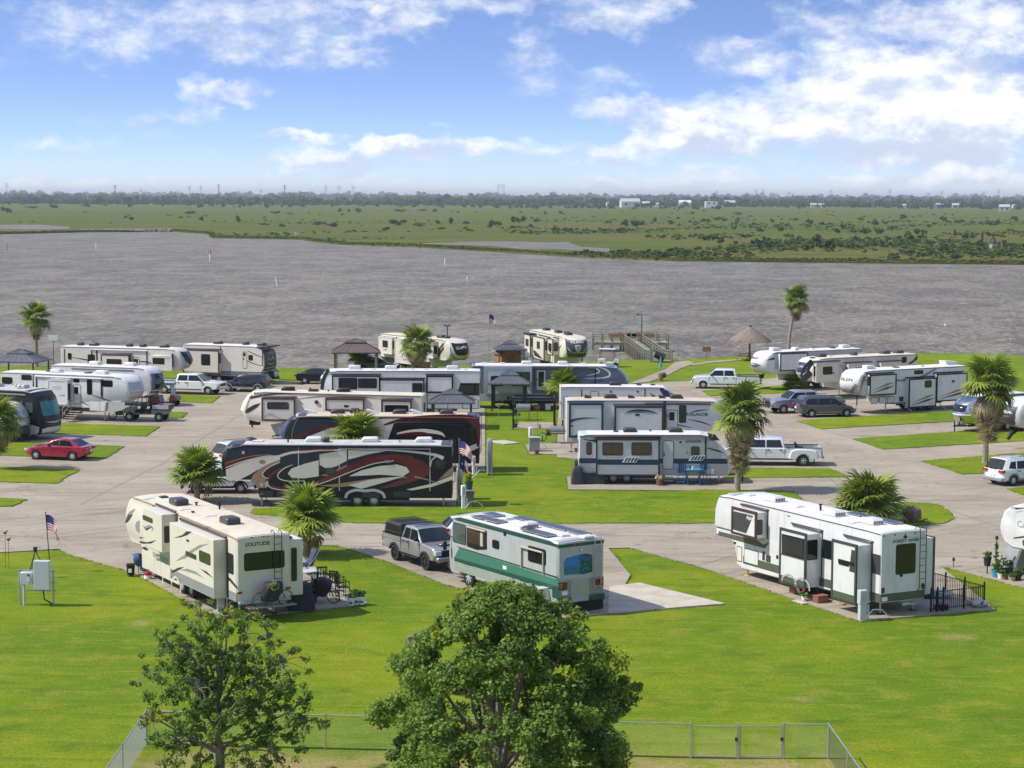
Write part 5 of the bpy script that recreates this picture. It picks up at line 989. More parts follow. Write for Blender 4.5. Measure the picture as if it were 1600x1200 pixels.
r.win(6.926,7.426,3.082,3.296,'glass'); r.door(6.918,7.599,1.309,2.883,'white',(7.003,7.348,2.125,2.68)); r.win(8.185,8.591,2.146,3.289,'glass'); r.rect('trim_strip',9.412,9.516,1.963,3.499,'dark',.012); r.win(9.628,10.485,2.833,3.289,'glass')
r.swoosh([(8.605,2.095),(9.557,1.836),(10.434,1.614)],[.04,.1,.03],'dark',.01); r.swoosh([(7.632,1.504),(8.293,1.233)],[.1,.03],'dark',.01); r.awning(3.4,9.6,3.42,'white'); r.rect('hatch_door',8.374,9.318,0.824,1.597,'lgrey',.008); r.rect('hatch_panel',8.418,9.275,0.861,1.56,'white',.014)
r.rect('skirt_panel',.05,8.9,.76,1.05,'dark',.006); r.face('pin_cover',[(10.141,1.641),(11.602,1.622),(11.593,1.084),(10.271,0.709),(10.007,0.698)],'lgrey',.01)
r.ac(8.8,0,'white',.95,1); r.ac(4.6,0,'white',.95); r.vent(3.8,.2,'dark',.15,.5); r.vent(7.4,.2,'dark',.12,.5)
# folding entry steps with a hand rail
u0=(6.918,7.599,1.309,2.883)[0]; stp=MB().box(u0-.1,u0+.9,-1.5,-1.28,.78,.84).build('step_frame','dark',r.root)
for k in range(5): MB().box(u0-.1,u0+.85,-1.55-.26*k-.26,-1.55-.26*k,.74-.15*k,.78-.15*k).build('step','ltan',stp)
for s_ in (u0-.12,): MB().tube([(s_,-1.45,1.75),(s_,-2.8,1.05)],.03).tube([(s_,-1.45,1.3),(s_,-2.8,.6)],.02).cyl((s_,-1.5,.1),(s_,-1.5,1.8),.025).cyl((s_,-2.75,.05),(s_,-2.75,1.1),.025).build('hand_rail','ltan',stp)
r=small_fw('travel_trailer','white trailer with a dark wraparound nose window, between two other left row trailers',(-39.577,172.589),-18,-1,9.6,k=.35,body='white',x0=8.8,trim='brown',zr=3.3,xs=8.9,zs=.8)
r.cap('nose_mask',[(.9,-1.15,1.15),(2.0,-1.18,1.18),(3.0,-1.0,1.0)],'bluegrey'); r.cap('nose_window',[(1.55,-.8,.8),(2.2,-.85,.85),(2.8,-.75,.75)],'glass',.03)
r.ac(3.6,0,'white',.95,1); r.ac(7.0,0,'white',.95,1); r.rect('awning_rail',2,8,3.05,3.1,'brown',.05); r.win(6.9,7.5,2.3,2.6,split=2); r.swoosh([(7.6,2.5),(8.4,2.6),(8.9,2.4)],[.03,.08,.03],'lgrey',.01)
r=small_fw('fifth_wheel_trailer','almond fifth wheel with angular dark nose window, furthest back on the left by water',(-42.686,189.602),-15,-1,12.4,k=.5,body='almond',x0=11.7,trim='brown')
r.cap('nose_mask',[(1.7,-.5,.5),(2.2,-1.1,1.1),(3.5,-1.1,1.1)],'lgrey'); r.cap('nose_window',[(2.15,-.2,.2),(2.5,-.85,.85),(3.2,-.98,.98),(3.4,-.95,.95)],'glass',.03)
r.rect('trim_strip',0.365,0.471,1.93,3.379,'brown',.012); r.win(0.793,1.118,2.436,2.977,'glass'); r.win(2.865,3.547,1.933,2.906,'glass'); r.rect('trim_strip',3.705,3.88,1.942,3.352,'dark',.012)
q=(4.482,7.335,1.967,2.984); r.slide(q[0],q[1],1.0,q[3],.5,'almond','brown',.05); r.win(5.07,6.546,1.976,2.574,'glass'); r.endwin(q[1],True,-1.35,-1.68,2.2,3.0); r.main()
r.door(7.468,8.203,1.373,2.777,'almond',(7.597,8.052,2.247,2.629)); q=(9.708,11.675,1.509,2.887); r.slide(q[0],q[1],1.7,q[3],.5,'almond','almond',.05); r.win(9.804,10.938,2.271,2.784,'glass',split=2); r.endwin(q[1],True,-1.3,-1.7,2.0,3.2,'glass','dark'); r.main()
for j in range(3): r.swoosh([(1.2+3*j,2.6-.1*j),(3+3*j,2.35),(4.2+3*j,1.9)],[.04,.12,.03],'dark',.009)
r.awning(3.2,9,3.42,'white')
for u in (1.5,2.9,6.6,8.0,10.2): r.ac(u,0,'dark',.8 if u in (2.9,10.2) else .5)

r=small_fw('travel_trailer','cream trailer with a charcoal front wall and overhanging roof, behind the bushy left palm',(-31.463,192.791),-20,-1,8.8,k=.05,body='cream',x0=8.4,trim='brown',xs=8.0,zs=.95)
r.cap('front_panel',[(1.1,-1.22,1.22),(2.4,-1.22,1.22),(3.3,-1.2,1.2)],'char',.03); MB().box(8.0,9.2,-1.35,1.35,3.56,3.68,0,.04).build('roof_overhang','dark',r.root); r.ftext('SPRINTER',.1,2.9,.16,'lgrey',1.0,o=.05)
r.fswoosh([(-.8,2.2),(-.4,2.5),(0,2.3),(.4,2.55),(.8,2.2)],[.04,.12,.06,.14,.04],'lgrey',.05); r.fswoosh([(-.9,2.05),(0,1.9),(.9,2.1)],[.03,.08,.03],'lgrey',.05)
q=(0.297,4.14,1.89,3.16); r.slide(q[0],q[1],1.0,q[3],.5,'cream','brown',.05); r.win(q[0]+2.,q[0]+2.9,q[3]-1.4,q[3]-.4); r.endwin(q[1],True,-1.35,-1.68,q[3]-1.2,q[3]-.3); r.main()
r.rect('trim_strip',4.034,4.129,2.777,3.515,'dark',.012); r.rect('trim_strip',8.542,8.629,1.814,3.373,'brown',.012); r.door(6.489,6.945,1.481,3.127,'cream',(6.55,6.793,2.675,3.037)); r.win(7.123,7.529,2.33,2.778)
r.swoosh([(6.983,3.234),(7.903,2.848),(8.718,2.571)],[.05,.08,.03],'dark',.01); r.swoosh([(6.973,2.22),(7.894,1.928),(8.711,1.817)],[.08,.06,.02],'dark',.01); r.rect('skirt_panel',.05,8.6,.76,1.2,'bluegrey',.007)
for u in (3.2,6.2,7.9): r.ac(u,0,'dark',.8 if u!=6.2 else .5)
MB().box(8.8,9.6,-.5,.5,.5,.58).box(8.95,9.3,-.75,-.25,.55,1.25,0,.03).build('tow_frame','black',r.root)
for y in (.1,.45): MB().ball((9.2,y,.9),(.16,.16,.3),10,6).build('gas_bottle','white',r.root)
# black motorhome with a teal sunshade behind its windscreen

out=[(0,.4),(8.4,.4),(8.55,.75),(8.75,1.0),(9.1,1.08),(9.45,1.0),(9.65,.75),(9.8,.4),(11.2,.42),(11.45,.6),(11.5,1.2),(11.35,2.2),(11.05,3.1),(10.7,3.5),(10.2,3.62),(.1,3.62),(0,3.5)]
r=RV('motorhome','black over beige motorhome with teal sunshade in its windscreen, beyond the red car','motorhome',(-44.631,150.763),-24,2.5,-1,out,.3,10.6,'gloss_black','roofgrey',trim='dark',bev=.1)
r.face('lower_panel',[(0,.42),(8.4,.42),(8.55,.78),(8.8,1.02),(9.1,1.1),(9.4,1.02),(9.65,.78),(9.8,.44),(11.1,.44),(11.3,.62),(11.36,1.0),(10.6,1.15),(9,1.5),(7.5,1.75),(0,1.8)],'cream',.008); r.cap('lower_panel',[(.5,-1.15,1.15),(.85,-1.15,1.15),(.95,-.7,.7)],'cream',.02)
r.cap('windscreen',[(1.72,-1.1,1.1),(2.4,-1.12,1.12),(3.0,-1.05,1.05)],'glass',.012); r.cap('sunshade',[(1.82,-1.0,1.0),(2.4,-1.03,1.03),(2.85,-.98,.98)],'gteal',.022)
r.fswoosh([(-.8,1.35),(0,1.3),(.8,1.35)],[.04,.12,.04],'lgrey',.02); r.cap('grille',[(.98,-.75,.75),(1.2,-.9,.9)],'dark',.02)
r.win(9.673,9.908,2.236,2.857,'gplain'); r.win(10.166,10.796,2.04,2.779,'gplain'); r.rect('awning_rail',6,10.2,3.3,3.4,'steel',.06); r.swoosh([(9.834,1.797),(10.365,1.779),(10.84,1.672)],[.12,.1,.03],'tan',.012); r.rect('step','8' and 9.9,10.8,.3,.36,'black',.3) if 0 else None
for sy in (1,-1): wheel(r.root,9.1,sy*1.08,.48,.3,'spoke',sy); wheel(r.root,2.5,sy*1.08,.48,.3,'spoke',sy)
for u,y in ((9.0,0),(6.5,.2),(3,0)): r.ac(u,y,'lgrey',.8)
for u in (8.0,8.4,8.8): MB().tube([(u,-.5,3.7),(u+.2,-.3,4.0),(u+.4,0,3.75)],.03).build('folded_dish','galv',r.root)

out=[(.2,.5),(5.6,.5),(6.1,.7),(6.35,1.3),(6.3,1.9),(6.0,2.45),(5.5,2.72),(5,2.8),(1,2.8),(.4,2.7),(.05,2.3),(0,1.2)]
r=RV('travel_trailer','small silver trailer with a rounded panelled nose, at the left edge under palm fronds','trailer',(-41.82,146.979),-24,2.3,-1,out,.5,5.0,mat('silver_panel',(.5,.52,.56),.3,.5,.05),'white',trim='lgrey',bev=.15)
r.cap('nose_seam',[(.8,-.02,.02),(2.5,-.02,.02)],'dark'); r.cap('nose_line',[(1.75,-.9,.9),(1.8,-.9,.9)],'dark'); r.rect('panel_seam',5.0,5.03,.6,2.7,'dark',.01); r.win(3,4.4,1.6,2.3); r.wheels((2.4,),.35,.24); r.axle_box(1.6,3.2,.5)
MB().tube([(6.2,-.5,.5),(7.2,0,.5)],.05).tube([(6.2,.5,.5),(7.2,0,.5)],.05).cyl((7.1,0,.05),(7.1,0,.8),.05).build('tow_frame','black',r.root)
MB().box(6.4,6.9,-.45,.45,.55,1.2,0,.05).build('gas_cover','dark',r.root)
# ================================================================== CARS AND PICKUPS
def arch(xc,r,zb,n=9):
    """points of a wheel-arch cut going forward along the sill at height zb"""
    h=max(-.98,min(.98,(zb-r*.86)/ (r*1.17))); a=math.asin(h); R_=r*1.17
    return [(xc-R_*cos(a+(pi-2*a)*i/(n-1)),r*.86+R_*sin(a+(pi-2*a)*i/(n-1))) for i in range(n)]
class Car:
    """x forward from the tail (0), y left, z up"""
    def __init__(s,name,label,cat,xy,yaw,L,W,paint,wx,wr,top,sill,gh,ghw=.82,rim='spoke',group=None,kf=.22,kr=.12,glass='gcar',xf=None):
        s.root=thing(name,label,cat,xy,yaw,group); s.W=W; s.L=L
        out=[(.12,sill+.08)]+arch(wx[0],wr,sill)+arch(wx[1],wr,sill)+[(L-.1,sill+.06)]+top[::-1]
        xf=xf or L-.8
        def fn(x,y,z):
            t=(2*y/W)**2
            if x>xf: x-=kf*t*(x-xf)/(L-xf)
            if x<.6: x+=kr*t*(.6-x)/.6
            zm_=max(0,z-.62)/.6
            y*=1-.035*min(1,zm_)-.03*max(0,(.5-z))
            return (x,y,z)
        MB().prism(out,-W/2,W/2,.045,0,fn,6).build('body',paint,s.root,ang=40)
        s.fn=fn
        z0=min(p[1] for p in gh); z1=max(p[1] for p in gh); s.z0,s.z1=z0,z1; wb=W*.94
        s.half=lambda z:(wb/2)*(1-(1-ghw)*max(0,(z-z0)/(z1-z0)))
        def gn(x,y,z):
            q=s.half(z)/(wb/2); t=(2*y/wb)**2; z2=z+(.035*(1-t) if z>z1-.12 else 0); return (x,y*q,z2)
        s.cab=MB().prism(gh,-wb/2,wb/2,.05,0,gn,6).build('cabin',paint,s.root,ang=40)
        for x in wx:
            for sy in (1,-1): wheel(s.root,x,sy*(W/2-.13),wr,.24,rim,sy)
        MB().box(wx[0]-.1,wx[1]+.1,-W/2+.3,W/2-.3,sill-.02,sill+.05).build('underbody','black',s.root)
        s.glass=glass
    def side(s,poly,m=None,o=.012,name='side_window'):
        for sy in (1,-1):
            v=[(x,sy*(s.half(z)+o),z) for x,z in poly]; tri=[tuple(q) for q in tessellate_polygon([[Vector((x,z,0)) for x,z in poly]])]
            n=len(v); w_=[(x,sy*(s.half(z)-.02),z) for x,z in poly]
            MB().add(v+w_,tri+[(i,(i+1)%n,n+(i+1)%n,n+i) for i in range(n)]).build(name,m or s.glass,s.root)
    def screen(s,a,b,name='windscreen',m=None,inset_=.06,o=.014):
        """glass laid between outline points a (low) and b (high)"""
        dx,dz=b[0]-a[0],b[1]-a[1]; l=math.hypot(dx,dz); nx,nz=(dz/l,-dx/l)
        if (nx<0)!=(a[0]<s.L*.35 if name=='rear_window' else False): nx,nz=-nx,-nz
        v=[]
        for t in (.06,.5,.94):
            x,z=a[0]+dx*t,a[1]+dz*t; h=s.half(z)-inset_
            for k in range(5): y=-h+2*h*k/4; v.append((x+nx*o,y,z+nz*o+ (.03*(1-(y/h)**2) if z>s.z1-.12 else 0)))
        MB().add(v,[(j*5+k,j*5+k+1,(j+1)*5+k+1,(j+1)*5+k) for j in range(2) for k in range(4)]).build(name,m or s.glass,s.root)
    def bx(s,name,m,x0,x1,y0,y1,z0,z1,b=.015,both=False,parent=None):
        for sy in ((1,-1) if both else (1,)):
            a=sorted((sy*y0,sy*y1)); MB().box(x0,x1,a[0],a[1],z0,z1,0,b).build(name,m,parent or s.root)
    def trim(s,mirror_x,mz,head,tail,grille=None,handles=(),plate=None,fb=None,rb=None,paint='black',ltail='redlamp'):
        W=s.W
        s.bx('mirror',paint,mirror_x-.1,mirror_x+.06,W/2-.06,W/2+.16,mz,mz+.16,.03,True)
        if head: s.bx('headlight','lamp',head[0],head[1],W/2-head[4],W/2-head[5],head[2],head[3],.02,True)
        if tail: s.bx('tail_light',ltail,tail[0],tail[1],W/2-tail[4],W/2-tail[5],tail[2],tail[3],.015,True)
        if grille: s.bx('grille',grille[4],grille[0]-.1,grille[0],-grille[1],grille[1],grille[2],grille[3],.02)
        for x,z in handles: s.bx('door_handle','black' if paint!='chrome' else 'chrome',x,x+.18,W/2-.03,W/2+.015,z,z+.05,.008,True)
        if plate is not None: s.bx('licence_plate','fwhite',plate[0],plate[0]+.02,-.2,.2,plate[1],plate[1]+.14,.004)
        if fb: s.bx('front_bumper',fb[0],fb[1],fb[2],-W/2+.06,W/2-.06,fb[3],fb[4],.05)
        if rb: s.bx('rear_bumper',rb[0],rb[1],rb[2],-W/2+.06,W/2-.06,rb[3],rb[4],.05)
    def door_lines(s,xs,z0,z1):
        for x in xs: s.bx('door_seam','black',x-.008,x+.008,s.W/2-.02,s.W/2-.001,z0,z1,0,True)
def cxy(px,py,yaw,lx,ly):
    """tail-centre position from a known wheel contact"""
    return px,py
def at(gx,gy,yaw,lx,ly):
    a=RAD(yaw); return (gx-lx*cos(a)+ly*sin(a), gy-lx*sin(a)-ly*cos(a))
def pickup(label,xy,yaw,paint,L=6.2,W=2.03,bed=None,bumper='chrome',rim='spoke',grille='chrome',lift=0.,dual=False,bedl=1.95,name='pickup_truck',group=None):
    wr=.40+lift*.3; sill=.48+lift; hz=1.14+lift; bz=1.22+lift; xb=bedl+.12
    wx=(1.28,L-1.05); cb0=xb+.04; cf=L-1.72
    top=[(0,sill+.1),(0.0,.95+lift),(xb,.95+lift),(xb+.01,bz),(cf+.15,bz+.0),(L-.75,hz+.03),(L-.2,hz-.02),(L-.04,hz-.1),(L,hz-.3),(L-.02,sill+.15)]
    gh=[(cb0,bz-.03),(cf+.25,bz-.03),(cf-.45,bz+.58),(cf-.75,bz+.64),(cb0+.35,bz+.64),(cb0+.12,bz+.58)]
    c=Car(name,label,'pickup',xy,yaw,L,W,paint,wx,wr,top,sill,gh,.84,rim,group,kf=.16,kr=.03)
    h=bz-.95-lift
    for sy in (1,-1):   # bed walls
        a=sorted((sy*(W/2-.02),sy*(W/2-.12))); MB().box(.02,xb,a[0],a[1],.95+lift,bz+.0,0,.02).build('bed_wall',paint,c.root)
        a=sorted((sy*(W/2-.0),sy*(W/2-.14))); MB().box(.02,xb,a[0],a[1],bz,bz+.035,0,.012).build('bed_rail','black',c.root)
    c.bx('tailgate',paint,0,.09,-W/2+.13,W/2-.13,.95+lift,bz+.01); c.bx('bed_liner','black',.1,xb-.02,-W/2+.14,W/2-.14,.951+lift,.97+lift,.004)
    mid=(cb0+cf)/2-.05
    zb,zt=bz+.04,bz+.53
    c.side([(cb0+.16,zb),(mid-.05,zb),(mid-.05,zt),(cb0+.32,zt)]); c.side([(mid+.04,zb),(cf+.1,zb),(cf-.42,zt),(mid+.04,zt)])
    c.screen((cf+.25,bz-.03),(cf-.45,bz+.58)); c.screen((cb0,bz),(cb0+.12,bz+.58),'rear_window')
    c.trim(cf-.05,bz+.05,(L-.26,L-.0,hz-.36,hz-.12,.36,.02),(-.015,.06,.8+lift,1.15+lift,.16,.01),(L+.015,.55,hz-.52,hz-.1,grille),((mid-.28,bz-.16),(cb0+.18,bz-.16)),(-.09,.62+lift),(bumper,L-.06,L+.12,sill+.0,sill+.24),(bumper,-.16,.02,sill+.02,sill+.22),'black')
    c.door_lines((cb0+.02,mid,cf+.12),sill+.12,bz-.03)
    for sy in (1,-1):
        for x in wx:
            p=[(x-wr*1.3,wr*.5+sill*.35)]+arch(x,wr*1.04,sill-.05,7)+[(x+wr*1.3,wr*.5+sill*.35)]
            if dual and x==wx[0]:
                mb=MB(); q=arch(x,wr*1.3,sill-.02,9); q2=arch(x,wr*1.02,sill-.02,9)
                a=sorted((sy*(W/2-.05),sy*(W/2+.22))); mb.prism([(x-.98,sill+.02)]+[(x-.85,bz-.18),(x-.5,bz-.05),(x+.5,bz-.05),(x+.85,bz-.18)]+[(x+.98,sill+.02)]+q2[::-1],a[0],a[1],.06); mb.build('wide_fender',paint,c.root)
                wheel(c.root,x,sy*(W/2+.08),wr,.22,rim,sy)
            else:
                a=sorted((sy*(W/2-.04),sy*(W/2+.03)))
                ring=arch(x,wr*1.12,sill,9); inr=arch(x,wr*.99,sill,9); MB().prism(ring+inr[::-1],a[0],a[1]).build('wheel_arch',paint if not lift else 'dark',c.root)
    c.bx('running_board','black',wx[0]+.65,wx[1]-.65,W/2-.08,W/2+.06,sill-.06,sill,.02,True)
    return c,cb0,cf,bz,xb
def suv(label,xy,yaw,paint,L=4.6,W=1.88,H=1.70,rim='spoke',lower='black',cat='car',name='parked_car',tail='redlamp',roofrack=True,rearpaint=None):
    wr=.35; sill=.34; bz=1.02; wx=(.92,L-.95)
    top=[(.0,.5),(.0,.75),(.06,bz),(L-1.35,bz+.02),(L-.5,bz-.08),(L-.12,bz-.2),(L,.72),(L-.02,.5)]
    gh=[(.05,bz-.03),(L-1.2,bz-.02),(L-2.0,H-.12),(L-2.4,H-.02),(.9,H-.02),(.5,H-.08)]
    c=Car(name,label,cat,xy,yaw,L,W,paint,wx,wr,top,sill,gh,.80,rim,kf=.3,kr=.16,xf=L-1.0)
    zb,zt=bz+.04,H-.2
    c.side([(.55,zb+.06),(1.15,zb),(1.2,zt),(.78,zt-.02)]); c.side([(1.24,zb),(2.1,zb),(2.1,zt),(1.29,zt)]); c.side([(2.16,zb),(L-1.4,zb),(L-2.0,zt),(2.16,zt)])
    c.screen((L-1.2,bz-.02),(L-2.0,H-.12)); c.screen((.05,bz),(.5,H-.08),'rear_window','glass')
    c.trim(L-1.65,bz+.02,(L-.34,L-.06,.72,.86,.42,.06),(-.02,.22,.86,1.02,.44,.02),(L-.0,.5,.52,.72,'black'),((1.3,.9),(2.3,.9)),(-.03,.62),(lower,L-.16,L+.02,.3,.46),(lower,-.05,.12,.3,.52),'black',tail)
    c.door_lines((1.2,2.13,3.1),sill+.1,bz)
    for sy in (1,-1):
        a=sorted((sy*(W/2-.04),sy*(W/2+.012)))
        for x in wx: MB().prism(arch(x,wr*1.16,sill,9)+arch(x,wr*1.0,sill,9)[::-1],a[0],a[1]).build('wheel_arch',lower,c.root)
        if roofrack: MB().tube([(.9,sy*W*.34,H),(1.0,sy*W*.34,H+.06),(2.3,sy*W*.34,H+.06),(2.4,sy*W*.34,H)],.018).build('roof_rail','black',c.root)
    c.bx('sill_strip',lower,wx[0]+.45,wx[1]-.45,W/2-.05,W/2+.012,sill,sill+.14,.01,True)
    c.bx('wiper','black',.04,.07,-.3,.3,bz+.02,bz+.05,.005)
    return c

# silver pickup with canopy before the motorhome, facing right towards the camera
p=(-4.156,94.924)
c,cb0,cf,bz,xb=pickup('silver pickup with black bed canopy and roof bars, in front of the teal striped motorhome',at(*p,-58,5.4-1.05,-.9),-58,'greypaint',5.4,1.92,rim='dark',bumper='greypaint',grille='black',lift=.06,bedl=1.75)
cn=MB().prism([(.06,bz+.03),(xb-.02,bz+.03),(xb-.06,bz+.62),(.34,bz+.60),(.2,bz+.52)],-.88,.88,.06).build('bed_canopy','dark',c.root)
for sy in (1,-1): 
    a=sorted((sy*.87,sy*.9)); MB().box(.4,xb-.2,a[0],a[1],bz+.2,bz+.5,0,.01).build('canopy_window','black',cn)
for k in range(4): MB().box(.35+.36*k,.40+.36*k,-.8,.8,bz+.66,bz+.69,0,.01).build('roof_bar','black',cn)
for x in (cb0+.45,cf-.75): MB().box(x,x+.06,-.75,.75,bz+.70,bz+.73,0,.01).build('roof_bar','black',c.root)
c.bx('front_skid','black',5.28,5.44,-.6,.6,.42,.6,.03); MB().box(4.4,4.9,-.4,.4,bz-.01,bz+.03,0,.02).build('bonnet_scoop','greypaint',c.root)
# dark bag or bike helmet stack on its far front corner
# white car mostly hidden behind the motorhome's front corner
p=(-3.302,101.054); c=suv('white car with red tail lamp, half hidden behind the front of the teal striped motorhome',at(*p,12,.1,-.85),12,'wpaint',4.4,1.8,1.5)
# white crossover under the overhang of the swirled fifth wheel
p=(-16.465,119.376); c=suv('white crossover with black wheel arches, parked under the nose of the swirled fifth wheel',at(*p,2,4.55-.95,-.94),2,'wpaint',4.55,1.86,1.68)
p=(-18.93,129.999); c=suv('white crossover showing its red tail lamps beyond the black fifth wheel nose',at(*p,35,.3,-.8),35,'wpaint',4.6,1.9,1.72,lower='dark')
# red saloon
p=(-32.559,134.536); L=4.67; W=1.82; wr=.335; wx=(.98,3.68)
top=[(0,.5),(.0,.8),(.08,.96),(.5,1.0),(1.2,.98),(3.2,.96),(4.1,.86),(4.5,.72),(4.65,.58),(4.66,.42)]
gh=[(.42,.96),(3.3,.95),(2.55,1.34),(2.1,1.45),(1.6,1.455),(1.15,1.38)]
c=Car('parked_car','red saloon car with chrome-edged windows parked beside the left grass strip','car',at(*p,167,3.68,.91),167,L,W,'red',wx,wr,top,.26,gh,.78,'spoke',kf=.35,kr=.2)
c.side([(.86,1.0),(3.02,1.0),(2.45,1.32),(2.05,1.40),(1.6,1.40),(1.2,1.33)],'chrome',.009,'window_surround'); c.side([(.98,1.02),(1.95,1.02),(1.95,1.385),(1.6,1.385),(1.24,1.31)],o=.014); c.side([(2.0,1.02),(2.92,1.02),(2.42,1.3),(2.05,1.385),(2.0,1.385)],o=.014)
c.screen((3.3,.95),(2.55,1.34)); c.screen((.42,.97),(1.15,1.38),'rear_window','glass'); c.trim(2.75,1.0,(4.3,4.56,.6,.76,.44,.08),(-.02,.3,.74,.9,.44,.06),(4.66,.4,.38,.56,'black'),((1.15,.84),(2.15,.84)),(-.03,.6),None,None,'red'); c.door_lines((1.2,1.98,3.05),.36,.95)
# white pickup on the left
p=(-27.828,178.832); c=pickup('white crew-cab pickup with dark bed rails on the left road, facing right',at(*p,-14,6.3-1.05,-.98),-14,'wpaint',6.6,2.03,bedl=2.25)[0]
p=(-26.341,182.412); c=suv('dark blue-grey crossover behind the white pickup on the left road',at(*(-25.465,181.848),160,.92,-.9) if 0 else at(*(-26.11,181.823),168,4.7-.95,.92),168,'dkblue',4.75,1.92,1.66,lower='grey')
p=(-24.952,185.509); c=suv('black crossover partly hidden behind the bushy palm on the left',at(*(-26.606,191.844),168,4.5-.95,.9),168,'gloss_black',4.5)
L=4.9
p=(-19.863,189.177)
top=[(0,.5),(.0,.8),(.08,1.0),(.6,1.03),(1.2,.98),(3.4,.96),(4.3,.86),(4.75,.72),(4.88,.58),(4.89,.42)]
gh=[(.5,.98),(3.55,.95),(2.75,1.36),(2.3,1.46),(1.7,1.465),(1.2,1.38)]
c=Car('parked_car','black saloon car parked beside the white fifth wheel nose in the back row','car',at(*(-19.896,189.497),-4,.98,-.9),-4,4.9,1.85,'gloss_black',(.98,3.9),.34,top,.26,gh,.78,'spoke',kf=.35,kr=.2)
c.side([(1.0,1.01),(2.05,1.01),(2.05,1.39),(1.7,1.39),(1.3,1.31)]); c.side([(2.1,1.01),(3.1,1.01),(2.6,1.31),(2.15,1.39),(2.1,1.39)]); c.screen((3.55,.95),(2.75,1.36)); c.screen((.5,.99),(1.2,1.38),'rear_window','glass'); c.trim(2.95,1.0,(4.5,4.78,.6,.76,.44,.08),(-.02,.3,.74,.92,.44,.06),(4.89,.4,.38,.56,'black'),((1.2,.86),(2.25,.86)),(-.03,.6))
p=(-14.128,202.833); c=suv('dark car glimpsed under the taupe gazebo roof behind the small palm',at(*p,0,2,0),0,'dkblue',4.6,1.85,1.6)
# pickups on the right road

p=(18.13,186.279); c=pickup('white pickup with big chrome wheels parked facing left, near the footpath to the pier',at(*p,174,6.3-1.05,1.0),174,'wpaint',6.4,2.05,bumper='silver',grille='black',bedl=2.1)[0]

p=(22.93,165.03); c,cb0,cf,bz,xb=pickup('silver pickup with a black grille guard, parked beside the grey minivan',at(*p,195,6.4-1.05,1.0),195,'silver',6.6,2.05,bumper='chrome',bedl=2.2)
for y in (-.55,.55,-.2,.2): MB().tube([(6.72,y,.45),(6.76,y,1.15),(6.6,y,1.25)],.035).build('grille_guard','black',c.root)
for z in (.6,.85,1.1): MB().cyl((6.76,-.85,z),(6.76,.85,z),.035,n=8).build('grille_guard','black',c.root)
p=(24.673,162.104); L=5.15; W=2.0
top=[(0,.5),(.0,.8),(.08,1.05),(3.6,1.0),(4.5,.9),(4.9,.75),(5.1,.6),(5.13,.4)]
gh=[(.1,1.02),(4.15,.98),(3.1,1.58),(2.6,1.73),(.8,1.72),(.45,1.64)]
c=Car('minivan','dark grey minivan with roof rails parked beside the silver pickup','minivan',at(*p,12,1.05,-1.0),12,L,W,'gunmetal',(1.05,4.1),.34,top,.26,gh,.80,'spoke',kf=.35,kr=.18)
c.side([(.55,1.12),(1.6,1.08),(1.6,1.55),(.85,1.55),(.6,1.4)]); c.side([(1.66,1.08),(2.65,1.06),(2.65,1.56),(1.66,1.56)]); c.side([(2.71,1.06),(3.85,1.05),(3.1,1.52),(2.75,1.58),(2.71,1.58)])
c.screen((4.15,.98),(3.1,1.58)); c.screen((.1,1.08),(.45,1.6),'rear_window','glass'); c.trim(3.45,1.02,(4.8,5.04,.66,.8,.44,.08),(-.02,.25,.95,1.1,.5,.04),(5.13,.4,.4,.6,'black'),((1.75,.92),(2.8,.92)),(-.03,.72)); c.bx('chrome_strip','chrome',1.6,3.6,W/2-.02,W/2+.012,.42,.45,.004,True); c.door_lines((1.63,2.68,3.75),.36,1.0)
for sy in (1,-1): MB().tube([(.8,sy*.7,1.73),(.9,sy*.7,1.8),(2.9,sy*.7,1.8),(3.0,sy*.7,1.7)],.02).build('roof_rail','dark',c.root)

p=(19.65,132.606); c,cb0,cf,bz,xb=pickup('white dual-wheel pickup with wide rear fenders, hitched near the navy striped trailer',at(*p,178,1.28,1.15),178,'wpaint',6.9,2.03,bedl=2.35,rim='steel',dual=True,bumper='galv')
MB().cyl((1.5,0,.97),(1.5,0,1.15),.12).prism([(1.2,1.15),(1.75,1.15),(1.8,1.5),(1.7,1.55),(1.55,1.25),(1.2,1.22)],-.22,.22,.03).build('hitch_head','dark',c.root)
for sy in (1,-1): MB().box(.52,.56,min(sy*.78,sy*1.15),max(sy*.78,sy*1.15),.14,.5).build('mud_flap','black',c.root)

p=(31.634,123.858); c=suv('white crossover with silver wheels parked at the right edge past the shaggy palm',at(*p,28,.92,-.95),28,'wpaint',4.75,1.93,1.74,lower='grey')
# six-wheel utility buggy, golf cart and green motorbike on the left

